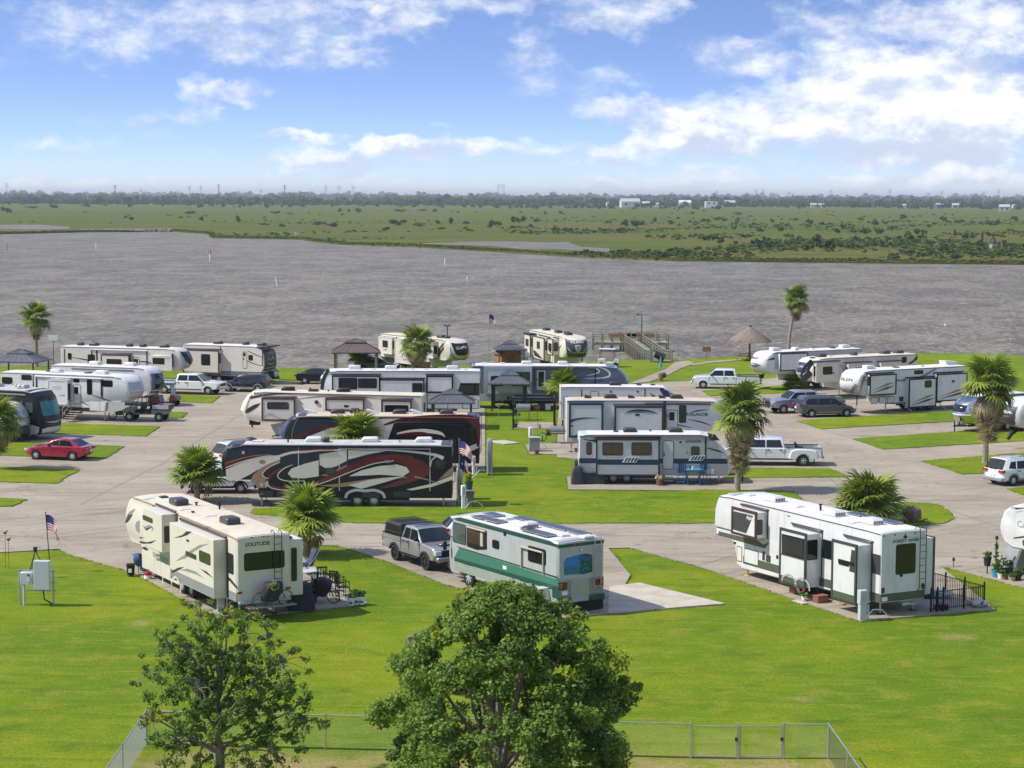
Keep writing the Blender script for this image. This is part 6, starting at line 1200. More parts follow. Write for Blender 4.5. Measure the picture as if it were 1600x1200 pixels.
def buggy():
    p=(-28.268,157.611); r=thing('utility_vehicle','grey four-seat utility vehicle with open cargo bed, roll cage and chunky tyres','utility vehicle',at(*p,172,.75,.72),172)
    L=3.9
    MB().prism([(.2,.55),(3.2,.5),(3.5,.6),(3.75,.7),(3.8,.95),(3.2,1.12),(2.9,1.1),(2.8,.62),(1.4,.62),(1.35,.95),(0.1,.95),(0,.8)],-.62,.62,.05).build('body','grey',r)
    bed=MB().box(-.1,1.25,-.74,.74,.92,1.0,0,.02).build('cargo_bed','dark',r)
    for y in (-.72,.68): MB().box(-.1,1.25,y,y+.04,1.0,1.32,0,.01).build('bed_wall','lgrey',bed)
    for x in (-.1,1.21): MB().box(x,x+.04,-.68,.68,1.0,1.3,0,.01).build('bed_wall','dark',bed)
    for x in (1.45,2.2): 
        st=MB().box(x,x+.5,-.58,.58,.72,.92,0,.05).build('seat','black',r); MB().prism([(x-.05,.9),(x+.08,.9),(x-.02,1.45),(x-.14,1.45)],-.58,.58,.03).build('seat_back','black',st)
    for sy in (-.62,.62): MB().tube([(3.1,sy,1.05),(2.75,sy*.95,1.85),(2.1,sy*.92,1.92),(1.4,sy*.92,1.9),(1.25,sy,.95)],.03).tube([(2.1,sy*.92,1.92),(2.15,sy,.6)],.03).build('roll_cage','black',r)
    for x in (2.72,2.1,1.4): MB().cyl((x,-.58,1.88),(x,.58,1.88),.03).build('cage_bar','black',r)
    MB().tube([(2.75,.3,1.05),(2.6,.3,1.22)],.02).build('steering_column','black',r)
    for x in (.7,3.15):
        for sy in (1,-1): wheel(r,x,sy*.68,.36,.26,'spoke',sy)
    MB().box(2.2,2.75,-.66,-.62,.62,.85,0,.01).build('door_net','lgrey',r); MB().box(1.5,2.05,-.66,-.62,.62,.85,0,.01).build('door_net','lgrey',r)
    for sy in (.4,-.4): MB().box(3.72,3.8,sy-.12,sy+.12,.85,.95,0,.02).build('headlight','lamp',r)
buggy()
def cart():
    p=(-28.963,168.907); r=thing('golf_cart','maroon golf cart with dark roof parked behind the grey utility vehicle','golf cart',at(*p,-10,2.35,-.5),-10)
    MB().prism([(0,.3),(.3,.25),(2.1,.25),(2.2,.45),(2.6,.5),(2.75,.7),(2.4,.95),(2.05,1.0),(1.95,.42),(1.15,.42),(1.05,.75),(.1,.78)],-.58,.58,.05).build('body','maroon',r)
    st=MB().box(.55,1.1,-.52,.52,.76,.9,0,.05).build('seat','tan',r); MB().prism([(.5,.9),(.62,.9),(.52,1.35),(.4,1.35)],-.52,.52,.03).build('seat_back','tan',st)
    MB().prism([(.05,1.82),(2.2,1.82),(2.25,1.87),(2.1,1.92),(.1,1.92)],-.62,.62,.03).build('roof','dark',r)
    for x in (.15,2.05):
        for sy in (.54,-.54): MB().cyl((x+(.1 if x>1 else 0),sy,.9),(x,sy,1.84),.02).build('roof_post','black',r)
    MB().prism([(2.15,1.0),(2.18,1.0),(2.08,1.78),(2.05,1.78)],-.52,.52).build('windscreen','lgrey',r)
    for x in (.45,2.3):
        for sy in (1,-1): wheel(r,x,sy*.5,.25,.2,'dark',sy)
    for sy in (.35,-.35): MB().box(2.66,2.74,sy-.1,sy+.1,.62,.72,0,.02).build('headlight','lamp',r)
cart()
def bike(name,label,xy,yaw,col,cover=False):
    r=thing(name,label,'motorbike' if not cover else 'bicycle',xy,yaw)
    for x in (.32,1.5):
        mb=MB(); R_=.31 if not cover else .33
        t=[(x+R_*cos(a),0,R_+.02+R_*sin(a)) for a in [2*pi*i/20 for i in range(21)]]
        mb.tube(t,.045 if not cover else .022,6); w_=mb.build('wheel','tyre',r)
        for k in range(6): a=pi*k/6; MB().cyl((x-R_*cos(a),0,R_+.02-R_*sin(a)),(x+R_*cos(a),0,R_+.02+R_*sin(a)),.006,n=4).build('spoke','galv',w_)
    MB().tube([(.32,0,.35),(.75,0,.5),(1.25,0,.78),(1.5,0,.35)],.025).tube([(.75,0,.4),(.7,0,.85),(1.2,0,.75)],.025).build('frame',col,r)
    if not cover:
        MB().prism([(.55,.35),(1.1,.32),(1.2,.6),(.95,.72),(.55,.6)],-.12,.12,.04).build('engine_cover',col,r)
        MB().prism([(.15,.72),(.8,.78),(1.0,.86),(.8,.9),(.2,.82)],-.1,.1,.03).build('seat','black',r)
    else: MB().box(.6,.85,-.07,.07,.86,.92,0,.02).build('saddle','black',r)
    MB().tube([(1.38,0,.6),(1.22,0,1.0)],.022).tube([(1.15,-.3,1.02),(1.24,0,1.0),(1.15,.3,1.02)],.016).build('handlebar','black',r)
    return r
p=(-32.212,159.137); bike('motorbike','small green motorbike leaning beside the grey utility vehicle',at(*p,4,.32,0),4,'green')
# ================================================================== PLANTS
def leafmat(name,a,b,rough=.5,trans=.25,obj=False):
    """leaf colour varying from leaf to leaf (or frond to frond) with some light through the blade"""
    m=bpy.data.materials.new(name); m.use_nodes=True; t=NT(m.node_tree); p=m.node_tree.nodes['Principled BSDF']
    r=t.node('ShaderNodeObjectInfo').outputs['Random'] if obj else t.node('ShaderNodeNewGeometry').outputs['Random Per Island']
    tc=t.node('ShaderNodeTexCoord').outputs['Object']
    f=t.m('ADD',t.m('MULTIPLY',r,.75),t.m('MULTIPLY',t.noise(tc,.9 if not obj else 2.5,3),.35))
    c=t.mix(f,a,b); t.put(p.inputs['Base Color'],c); p.inputs['Roughness'].default_value=rough; p.inputs['Specular IOR Level'].default_value=.2
    tr=t.node('ShaderNodeBsdfTranslucent'); t.put(tr.inputs[0],t.mix(1.,c,(1.3,1.25,.6),'MULTIPLY'))
    mx=t.node('ShaderNodeMixShader'); mx.inputs[0].default_value=trans
    o=[n for n in m.node_tree.nodes if n.type=='OUTPUT_MATERIAL'][0]
    m.node_tree.links.new(p.outputs[0],mx.inputs[1]); m.node_tree.links.new(tr.outputs[0],mx.inputs[2]); m.node_tree.links.new(mx.outputs[0],o.inputs[0])
    M[name]=m; return m
leafmat('frond_green',(.095,.155,.026),(.29,.35,.065),.45,.2,True); leafmat('frond_bright',(.13,.215,.03),(.35,.42,.07),.45,.22,True); leafmat('frond_dead',(.38,.29,.17),(.62,.52,.33),.8,.15,True); leafmat('frond_brown',(.16,.11,.065),(.32,.235,.14),.85,.1,True)
leafmat('leaf_dark',(.05,.105,.024),(.155,.245,.05),.6,.28); leafmat('leaf_mid',(.085,.16,.028),(.235,.34,.06),.6,.32); leafmat('leaf_yellow',(.20,.26,.02),(.34,.36,.03),.5,.25); leafmat('plant_green',(.03,.10,.015),(.10,.22,.03),.5,.2)
leafmat('bush_green',(.045,.08,.016),(.10,.145,.03),.7,.15); leafmat('bush_olive',(.07,.09,.022),(.13,.15,.036),.75,.15); leafmat('bush_dark',(.03,.055,.018),(.065,.095,.026),.8,.1); leafmat('far_tree',(.022,.045,.012),(.06,.095,.024),.85,.05)
def fan(seed,nb=24,R_=.85,pet=.75,spread=150,droop=.35,wid=.10):
    """one fan-palm frond: stalk along +x, then pleated blades; tips droop"""
    rn=random.Random(seed); mb=MB(); mb.tube([(0,0,0),(pet*.5,0,.04),(pet,0,0)],[.022,.016,.012],4)
    for i in range(nb):
        a=RAD(-spread+2*spread*i/(nb-1)); L=R_*(1-.25*abs(a)/pi)*rn.uniform(.86,1.06); c,s_=cos(a),sin(a); px,py=-s_,c
        q=rn.uniform(-.05,.05); dr=droop*rn.uniform(.6,1.3)
        def P(t,w,z): return (pet+c*L*t+px*w,s_*L*t+py*w,z)
        m1,m2=.45,.75
        v=[P(.02,0,0),P(m1,wid*.5,.03+q),P(m1,0,.07+q),P(m1,-wid*.5,.03+q),P(m2,wid*.36,.0+q-dr*.15),P(m2,-wid*.36,.0+q-dr*.15),P(1.0-.08*dr,0,-dr*.65+q)]
        mb.add(v,[(0,3,2),(0,2,1),(1,2,4),(2,3,5),(2,5,4),(4,5,6)])
    return mb
FAN={k:[fan(10*i+j,*args).mesh('frond',mt,60) for j in range(3)] for i,(k,mt,args) in enumerate((
 ('g','frond_green',(24,.85,.75,150,.35,.10)),('b','frond_bright',(26,.9,.7,155,.28,.10)),('d','frond_dead',(16,.8,.6,70,.9,.09)),('k','frond_brown',(14,.75,.5,50,1.0,.08)),('s','frond_green',(14,.7,.85,125,.4,.10))))}
def palm(label,xy,h,r,ng,nd,kind='g',lean=(0,0),skirt=0,seed=1,tr=(.19,.15),group=None,boots=False,top=1.,z0=.0,low=-25,skl=1.15,name='palm_tree'):
    """trunk and a crown of separate fan fronds; r = frond reach"""
    rn=random.Random(seed); t=thing(name,label,'palm tree',(xy[0],xy[1],z0),0,group)
    mb=MB(); pts=[(0,0,-.1),(lean[0]*.15,lean[1]*.15,h*.3),(lean[0]*.5,lean[1]*.5,h*.65),(lean[0],lean[1],h)]
    pts=catmull(pts,5); n=len(pts); mb.tube(pts,[(tr[0]*1.25 if i==0 else tr[0]+(tr[1]-tr[0])*i/n)*(1+.07*((i%2)*2-1)) for i in range(n)],9); mb.build('trunk','palmbark',t)
    if boots:
        mb=MB()
        for k in range(int(h*16)):
            z=h*rn.uniform(.35,1); a=rn.uniform(0,2*pi); x0,y0=lean[0]*z/h,lean[1]*z/h; mb.tube([(x0+cos(a)*tr[1]*.8,y0+sin(a)*tr[1]*.8,z),(x0+cos(a)*(tr[1]+.16),y0+sin(a)*(tr[1]+.16),z+.22)],[.06,.03],4)
        b_=mb.build('leaf_bases','palmbark',t); b_['kind']='stuff'
    s=r/1.6*1.1
    def put(nm,k,az,pit,sc,z,rl=0.):
        q=Euler((rl,-pit,az),'XYZ').to_quaternion() ; o=inst(rn.choice(FAN[k]),nm,t,(lean[0],lean[1],z)); o.rotation_mode='QUATERNION'
        o.rotation_quaternion=Euler((0,0,az)).to_quaternion()@Euler((0,-pit,0)).to_quaternion()@Euler((rl,0,0)).to_quaternion(); o.scale=(sc,sc,sc)
    for i in range(ng):
        u=(i+.5)/ng; pit=RAD(low+(86-low)*u**1.15+rn.uniform(-9,9)); put('frond',kind,i*2.399963+rn.uniform(-.25,.25),pit,s*rn.uniform(.82,1.08)*(1 if u<.85 else .8),h-.05+.35*u*top,rn.uniform(-.5,.5))
    for i in range(nd):
        u=(i+.5)/nd; put('dead_frond','d' if i%3 else 'k',i*2.399963+rn.uniform(-.4,.4),RAD(-82+(38 if i%3 else 75)*u+rn.uniform(-8,8)),s*rn.uniform(.75,1.0),h-.15-.15*(1-u),rn.uniform(-.7,.7))
    if skirt:
        for i in range(skirt):
            u=i/skirt; put('dead_frond','k' if i%3 else 'd',i*2.399963,RAD(-86+rn.uniform(-5,14)),s*(.92-.25*u),h-.35-skl*u,rn.uniform(-.7,.7))
    return t

PG='fan palms growing between the trailer sites'
palm('tall fan palm with a bare brown trunk by the shore at the far left',(-50.079,208.127),5.1,2.0,25,9,'g',(.0,0),6,11,(.22,.17),PG,top=1.2,low=-35)
palm('tall fan palm with a slightly curved thin trunk standing near the thatched hut',(33.047,236.596),5.75,2.0,24,14,'g',(.9,.2),9,12,(.2,.15),PG,top=1.2,low=-40)
palm('shaggy fan palm with pale dead fronds standing before the white dual-wheel pickup',(13.919,121.182),4.85,2.1,28,22,'g',(.12,0),58,13,(.2,.17),PG,top=1.2,low=-35,skl=2.3)
palm('big shaggy fan palm with a thick brown skirt on the right grass island',(32.364,134.556),5.3,2.35,30,22,'g',(.2,0),66,14,(.22,.18),PG,top=1.4,low=-30,skl=2.3)
palm('fan palm with long hanging dead fronds before the cream and brown head-on trailer',(-9.459,195.908),3.4,2.05,26,40,'g',(0,0),22,15,(.22,.2),PG,top=1.5,low=-30)
palm('small bushy fan palm beside the taupe-roofed gazebo',(-15.513,202.041),1.5,1.65,30,2,'b',(0,0),0,16,(.16,.15),PG,low=-20)
palm('bushy fan palm in front of the cream trailer with charcoal front wall',(-28.13,193.789),1.5,1.9,34,2,'b',(0,0),0,17,(.16,.15),PG,low=-25)
palm('bushy fan palm whose crown rises over the three-slide cream fifth wheel',(-9.453,166.627),1.7,1.9,30,0,'b',(0,0),0,18,(.18,.16),PG,low=-15)
palm('bushy fan palm between the swirled black and maroon swept fifth wheels',(-10.205,129.322),2.1,2.1,38,2,'b',(0,0),0,19,(.2,.18),PG,low=-15)
palm('bushy fan palm in front of the slate blue fifth wheel',(4.59,168.12),1.9,1.75,32,3,'b',(-.2,0),0,20,(.2,.18),PG,low=-30)
palm('short fan palm left of the swirled fifth wheel, half over the white crossover',(-18.622,116.299),1.6,1.85,32,1,'b',(0,0),0,21,(.18,.16),PG,boots=True,low=-12)
palm('short fan palm with a stubby trunk on the grass beside the cream fifth wheel',(-10.36,99.084),1.85,1.85,38,2,'b',(.1,0),0,22,(.2,.18),PG,boots=True,low=-24)
palm('broad low fan palm beyond the white fifth wheel with dark-edged slides',(19.716,108.724),.9,2.3,44,2,'g',(0,0),0,23,(.22,.2),PG,low=-5)
palm('fan palm with long drooping dead fronds cut by the left edge',(-34.053,129.589),3.2,2.0,24,30,'g',(.2,.1),4,24,(.22,.2),PG,low=-35)
palm('spiky low palm clump under the cream trailer in the right row',(26.658,185.643),.3,1.5,30,0,'g',(0,0),0,25,(.14,.14),PG,low=10)
# ------------------------------------------------------------------ leafy trees in the foreground
def leaf_mesh(centres,sizes,per,lsz,rn,flat=.5):
    """numpy leaf cloud: rhombic folded leaves around clump centres"""
    C_=np.repeat(np.array(centres),per,0); S_=np.repeat(np.array(sizes),per,0); n=len(C_)
    d=rn.normal(size=(n,3)); d/=np.linalg.norm(d,axis=1,keepdims=True); rad=rn.random((n,1))**.45
    p=C_+d*rad*S_*np.array([1,1,.8])
    nn=d*.7+rn.normal(size=(n,3))*.55+np.array([0,0,flat]); nn/=np.linalg.norm(nn,axis=1,keepdims=True)
    a=np.cross(nn,rn.normal(size=(n,3))); a/=np.linalg.norm(a,axis=1,keepdims=True); b=np.cross(nn,a)
    L=lsz*rn.uniform(.6,1.3,(n,1)); w_=L*.42
    v=np.stack([p-a*L*.5,p+b*w_-nn*L*.08,p+a*L*.55-nn*L*.12,p-b*w_-nn*L*.08],1).reshape(-1,3)
    f=np.arange(n*4).reshape(n,4)
    return v,f
def np_obj(name,v,f,m,parent=None,**kw):
    me=bpy.data.meshes.new(name); me.vertices.add(len(v)); me.vertices.foreach_set('co',np.asarray(v,np.float32).ravel())
    k=f.shape[1]; me.loops.add(f.size); me.loops.foreach_set('vertex_index',f.ravel().astype(np.int32)); me.polygons.add(len(f))
    me.polygons.foreach_set('loop_start',(np.arange(len(f))*k).astype(np.int32)); me.update(calc_edges=True); me.materials.append(M[m])
    return inst(me,name,parent,**kw)
def broadleaf(label,xy,trunk_h,limbs,clumps,per,lsz,mats,seed,trunk_r=.2,gap=0.,stemname='trunk'):
    rn=np.random.default_rng(seed); rr=random.Random(seed)
    t=thing('leafy_tree',label,'tree',(xy[0],xy[1],0))
    MB().tube(catmull([(0,0,-.1),(.03,.02,trunk_h*.5),(0,0,trunk_h)],4),[trunk_r*1.3]+[trunk_r*(1-.03*i) for i in range(8)],10).build('trunk','bark',t)
    tips=[]
    for (a,b,r0) in limbs:
        a=Vector(a); b=Vector(b); mid=(a+b)/2+Vector((rr.uniform(-.25,.25),rr.uniform(-.25,.25),rr.uniform(-.1,.25)))
        pts=catmull([tuple(a),tuple(mid),tuple(b)],5); MB().tube(pts,[r0*(1-.75*i/len(pts)) for i in range(len(pts))],7).build('limb','bark',t)
        tips.append(b); tips.append(mid)
    tw=MB()
    for c,s in clumps:
        c=Vector(c); q=min(tips,key=lambda p:(p-c).length)
        if .15<(q-c).length<1.1: tw.tube([tuple(q),tuple((q+c)/2+Vector((rr.uniform(-.12,.12),rr.uniform(-.12,.12),.1))),tuple(c)],[.018,.012,.006],4)
    o=tw.build('twigs','bark',t); o['kind']='stuff'
    grp=[[] for _ in mats]
    for q in clumps: grp[rr.choices(range(len(mats)),[m[1] for m in mats])[0]].append(q)
    for (mn,_),g_ in zip(mats,grp):
        if not g_: continue
        v,f=leaf_mesh([q[0] for q in g_],[[q[1]]*3 for q in g_],per,lsz,rn)
        np_obj('foliage',v,f,mn,t,kind='stuff')
    return t
# dense rounded tree at the bottom centre
base=(-0.291,56.925); rr=random.Random(5); cl=[]
def crown_r(th,z):
    """irregular crown outline: reach at heading th and height z"""
    k=.98+.13*sin(3*th+.7)+.10*sin(5*th+z*1.9)+.12*sin(2*th-z)+.06*sin(9*th+4*z)
    if z<.9: return 0
    t=max(0,(z-.3)/6.55); prof=max(0,1-t**2.3)**.62*min(1,.8+t*1.2)
    return 3.95*prof*k
while len(cl)<700:
    z=rr.uniform(.9,6.8); th=rr.uniform(0,2*pi); R0=crown_r(th,z)
    if R0<.15: continue
    q=rr.uniform(.45,1.0)**.5*R0
    if sin(7*th+2.3*z)+sin(3.1*z-4*th+1)+.6*sin(11*th-5*z)>.85: continue
    cl.append(((q*cos(th)*.98,q*sin(th)*.95,z),rr.uniform(.2,.42)))
lim=[((0,0,1.2),(cos(a)*r_,sin(a)*r_,z),.075) for a,r_,z in [(rr.uniform(0,6.28),rr.uniform(1.4,3.3),rr.uniform(2.2,5.8)) for _ in range(8)]]+[((0,0,1.3),(.2,.1,6.4),.14),((0,0,1.3),(-.9,.2,6.0),.12),((0,0,1.3),(1.1,-.3,5.8),.12)]
broadleaf('dense round-crowned leafy tree filling the bottom centre of the picture',base,1.4,lim,cl,165,.108,[('leaf_mid',.78),('leaf_dark',.19),('leaf_yellow',.012)],31,.26)
# thin open tree to its left
base=(-9.043,60.202); rr=random.Random(9); cl=[]
lim=[((0,0,.6),(.05,.1,4.2),.12),((0,0,1.2),(-1.1,.3,3.2),.07),((0,0,1.5),(1.2,-.2,3.4),.07),((0,0,2.0),(-.9,-.4,4.3),.06),((0,0,2.2),(.8,.4,4.6),.06),((0,0,1.0),(2.2,.2,2.2),.06),((0,0,.9),(-2.0,-.2,2.1),.06),((0,0,.8),(1.6,-.4,1.1),.05),((0,0,.9),(-1.3,.4,1.2),.05),((0,0,2.6),(.2,.5,5.1),.05),((0,0,1.4),(.5,-.9,2.4),.05),((0,0,1.8),(-.5,-.8,3.2),.05),((0,0,1.2),(2.7,.1,1.9),.04),((0,0,1.6),(-2.0,.2,3.3),.05),((0,0,1.9),(1.9,-.1,3.8),.05),((0,0,2.3),(-1.5,0,4.3),.05),((0,0,2.6),(1.5,.2,4.7),.05),((0,0,1.5),(2.0,.1,2.9),.05),((0,0,2.8),(-.9,.1,5.0),.04),((0,0,2.4),(-.6,.2,5.2),.045)]
for _ in range(580):
    a,b,r0=rr.choice(lim); u=rr.uniform(.4,1.12); c=Vector(a).lerp(Vector(b),u); c+=Vector((rr.gauss(0,.42),rr.gauss(0,.42),rr.gauss(0,.36)))
    cl.append((tuple(c),rr.uniform(.11,.24)))
for x,y,z in ((-1.3,.4,.9),(-1.9,-.1,1.6),(1.7,-.5,.6),(2.2,-.3,.9),(2.0,.2,1.5),(-.9,-.2,.3),(1.2,.3,.4),(-.3,.2,.6)):
    for _ in range(4): cl.append(((x+rr.gauss(0,.25),y+rr.gauss(0,.25),z+rr.gauss(0,.2)),rr.uniform(.13,.24)))
broadleaf('thin open-crowned leafy tree with pale branches at the bottom left',base,1.3,lim,cl,44,.088,[('leaf_dark',.45),('leaf_mid',.53),('leaf_yellow',.03)],41,.15)
# ------------------------------------------------------------------ marsh shrubs and the wooded horizon
def bush_mesh(seed,nm,m,n=260,h=1.,w=1.,leaf=.2,lob=7):
    rn=np.random.default_rng(seed); c=[];s_=[]
    for i in range(lob):
        a=rn.uniform(0,6.28); q=rn.uniform(0,.62)*w; c.append((q*cos(a),q*sin(a),h*rn.uniform(.28,.78)*(1-.35*q/w))); k=rn.uniform(.25,.45); s_.append((k*w,k*w,k*h*.8))
    v,f=leaf_mesh(c,s_,n//lob,leaf,rn,.4); v[:,2]=np.maximum(v[:,2],0); return v,f
BV=[]
for k,(m_,h,w_,lb) in enumerate((('bush_green',.8,1.,7),('bush_dark',.9,.9,6),('bush_olive',.7,1.1,8),('bush_green',1.0,.8,6),('bush_dark',.75,1.2,9))):
    v,f=bush_mesh(60+k,'crown',m_,300,h,w_,.24,lb); me=np_obj('crown',v,f,m_).data; BV.append(me)
for o in [o for o in COL.objects if o.name.startswith('crown')]: bpy.data.objects.remove(o)
BT=MB().tube([(0,0,0),(.02,.01,.35),(.05,.02,.6)],[.06,.045,.02],5).mesh('trunk','bark')
MZ=-.9
# distinct shrubs and small trees of the far marsh: image-measured places on the marsh plane, size in metres
BUSH=[(-536.2,2095.842,8.04739960500329,5.364933070002194),(-480.129,1897.996,6.07361475474998,5.466253279274983),(-592.634,2455.488,15.712082262210794,4.713624678663238),(-596.245,2573.312,19.75862068965517,4.939655172413793),(-643.282,2983.425,15.27045596502186,3.817613991255465),(-299.412,1539.395,3.9416999871017664,2.463562491938604),(-273.553,1429.98,4.577317117009167,2.7463902702054996),(-259.004,1552.324,3.9747675099174082,1.9873837549587041),(-220.313,1409.977,4.513365824841234,3.159356077388864),(-186.593,1352.802,4.3305747647659,5.19668971771908),(-230.439,1932.438,8.657223796033994,3.091865641440712),(-210.519,1876.643,5.40481056437667,2.402138028611853),(-187.637,2170.29,6.249772768587529,4.166515179058353),(-306.352,1902.386,17.045418326693227,3.0438247011952186),(-152.424,1218.604,5.462159125727709,1.9507711163313246),(-136.177,1173.125,6.009832841691248,1.878072763028515),(-119.507,1226.697,8.64031254819308,2.749190356243253),(-106.622,1180.098,7.556874381800197,2.644906033630069),(-162.807,2101.843,6.725352112676056,6.052816901408451),(-178.887,2174.147,4.173913043478261,3.478260869565217),(-123.656,2198.487,12.661817512199612,3.5171715311665586),(-103.951,2293.805,10.274735830931798,3.6695485110470702),(-86.143,2215.019,8.504638218923931,3.5435992578849715),(-56.594,2071.548,3.314246052403262,1.9885476314419572),(-40.554,1300.964,4.581334496293065,4.997819450501526),(-71.27,1238.556,11.102922094773447,4.36186225151814),(-55.944,1192.054,7.633320844261269,3.4349943799175717),(-49.669,1298.625,4.988844751591662,2.9101594384284697),(-30.574,1303.526,5.007646930303691,2.0865195542932047),(-12.234,1155.599,5.180162727624952,5.180162727624952),(-8.441,1254.003,4.817656332107199,3.2117708880714657),(1.789,1372.233,7.028316803219777,4.831967802213597),(7.71,1406.192,6.30177340481942,4.501266717728156),(16.782,1408.685,6.312931594168683,2.705542111786578),(32.291,1969.614,4.41181323213991,3.781554198977066),(49.253,2043.162,4.576416224542187,3.2688687318158474),(8.766,2098.331,4.0284735038228305,2.6856490025485535),(65.088,1357.965,4.781792318634423,3.042958748221906),(69.174,1221.571,5.475440886636464,5.08433796616243),(75.153,1222.982,6.264862648626485,4.698646986469863),(81.696,1276.164,5.7197860962566835,3.677005347593582),(102.721,1432.299,4.126260201632261,3.667786845895343),(108.79,1369.434,4.383750286894651,2.630250172136791),(125.195,1405.363,3.5988930106577155,2.2493081316610724),(138.67,1442.178,5.539577039274923,2.7697885196374616),(83.221,847.427,9.230659891261858,3.5293699584236515),(84.519,802.633,4.114716574660024,2.057358287330012),(89.102,792.816,3.556442227763924,1.2701579384871156),(91.499,726.534,6.985249299036937,3.958307936120931),(131.816,1064.077,6.133535524731278,2.7260157887694567),(143.781,1066.507,3.073759499329459,3.073759499329459),(106.367,827.995,3.7138888888888886,2.122222222222222),(100.699,764.533,4.409812409812409,2.4498957832291164),(127.495,919.057,5.299013563501849,2.6495067817509246),(121.142,841.821,5.393956509460604,2.427280429257272),(123.675,808.689,5.700332361120531,4.1456962626331135),(109.213,687.72,8.376467872702616,4.40866730142243),(123.245,748.957,3.3601407388791156,2.4001005277707965),(145.661,845.77,4.335366718683501,2.4386437792594697),(142.69,770.701,3.4574605637445046,2.9635376260667177),(185.279,1004.9,3.8619992417540754,3.21833270146173),(177.252,1003.375,4.498843322818086,3.534805467928496),(177.891,1037.29,5.315013696247662,2.657506848123831),(168.929,1035.531,4.642764128830628,2.984634082819689),(192.423,1157.002,3.7046016583426273,3.7046016583426273),(271.419,1551.768,6.953356086461889,3.9733463351210787),(238.913,1314.816,6.734615172717756,4.209134482948598),(186.191,1038.919,2.9943822671253755,2.328963985541959),(323.232,1648.195,8.439948907377358,4.747471260399765),(171.154,861.788,6.073790337151736,4.41730206338308),(204.78,1008.603,5.168273296127176,3.230170810079485),(184.916,901.958,3.467080134629202,2.600310100971902),(208.833,1009.372,3.2326309554032324,2.586104764322586),(331.855,1531.337,6.371772253408178,4.901363271852445),(327.118,1459.572,6.54069589677735,2.8031553843331496),(259.941,1241.46,3.974612423265008,2.782228696285506),(217.716,979.156,2.8224283720548393,3.136031524505377),(202.968,891.987,5.143241828109806,3.428827885406537),(212.924,920.193,4.716049382716049,2.947530864197531),(178.132,756.821,2.9102914100692017,2.425242841724335),(159.008,718.716,2.5337674867342015,1.8427399903521464),(158.536,735.909,2.3583886402222562,1.1791943201111281),(179.379,738.824,2.841248934686604,1.420624467343302),(193.148,778.113,2.991971803407088,1.495985901703544),(226.055,2352.604,6.02167487684729,3.763546798029556),(183.108,2027.362,3.8923325125244115,3.2436104271036763),(224.462,1978.271,7.596321153368132,4.431187339464745),(164.515,1449.279,5.102920638775882,3.711215010018823),(159.816,1558.106,5.984334203655353,2.9921671018276763),(141.529,1442.963,4.618825947645244,2.7712955685871465),(157.778,1482.351,4.744752204695068,2.8468513228170407),(184.655,1421.326,4.549650141432186,3.1847550990025306),(218.876,1536.617,3.934595081756147,2.459121926097592),(203.932,1363.715,6.111650762813554,3.9289183475229983),(202.868,1305.955,3.3446426617051546,2.508481996278866),(319.318,1334.584,5.981266601425975,5.126799944079407),(326.165,1336.268,5.133258678611422,4.277715565509518),(401.078,1589.155,6.103455162772118,4.577591372079088),(119.153,673.764,2.159717314487632,1.079858657243816),(102.952,728.135,3.266951740989615,1.400122174709835),(85.984,743.618,3.336244541484716,1.1915159076731128),(259.327,1018.96,3.915940543311122,2.6106270288740814),(106.781,728.671,3.7363980926763656,1.63467416554591),(124.562,731.158,3.280478454224812,1.640239227112406),(145.063,752.083,2.8921135646687692,1.4460567823343846)]
zones={}
for q in BUSH:
    a=q[0]/q[1]; zx='left part' if a<-.10 else ('middle left part' if a<0 else ('middle right part' if a<.115 else 'right part')); zy='near the waterline' if q[1]<760 else ('half way back' if q[1]<1300 else 'near the far treeline')
    zones.setdefault((zx,zy),[]).append(q)
ORD=['first','second','third','fourth','fifth','sixth','seventh','eighth','ninth','tenth','eleventh','twelfth','thirteenth','fourteenth','fifteenth','sixteenth','seventeenth','eighteenth','nineteenth','twentieth','twenty-first','twenty-second','twenty-third','twenty-fourth','twenty-fifth']
i=0
for (zx,zy),qs in zones.items():
    qs.sort(key=lambda q:q[0]/q[1])
    for j,(x,y,w_,h_) in enumerate(qs):
        k=i%5; i+=1
        sh=('low','rounded','upright')[0 if h_<w_*.45 else (1 if h_<w_*.85 else 2)]
        t=thing('marsh_shrub','%s marsh shrub %s, %s from left in the %s'%(sh,zy,ORD[min(j,24)],zx),'shrub',(x,y,MZ),random.uniform(0,360),'shrubs scattered over the far marsh')
        inst(BV[k],'crown',t,scale=(w_*.68,w_*.68,h_*1.15)); inst(BT,'trunk',t,scale=(w_*.5,w_*.5,h_*.8))
def merge(meshes,places,m,name,rn):
    V=[];F=[];o=0
    for (x,y,z,sx,sz) in places:
        v,f=meshes[rn.integers(len(meshes))]; a=rn.uniform(0,6.28); c,s_=cos(a),sin(a)
        q=np.empty_like(v); q[:,0]=(v[:,0]*c-v[:,1]*s_)*sx+x; q[:,1]=(v[:,0]*s_+v[:,1]*c)*sx+y; q[:,2]=v[:,2]*sz+z
        V.append(q); F.append(f+o); o+=len(v)
    return np_obj(name,np.concatenate(V),np.concatenate(F),m,kind='stuff')
rn=np.random.default_rng(3)
SB=[bush_mesh(80+k,'',None,36,.7,1.,.55,4) for k in range(5)]
def px2(x,y): # ground plane of the marsh along the view
    return None
def scatter(n,ymin,ymax,smin,smax,hz,bias=None,zz=MZ,marg=1.08):
    out=[]
    while len(out)<n:
        y=1/rn.uniform(1/ymax,1/ymin); x=rn.uniform(-.262,.262)*marg*y
        if bias and not bias(x,y): continue
        s_=rn.uniform(smin,smax); out.append((x,y,zz,s_,s_*hz*rn.uniform(.6,1.3)))
    return out
FAR=far
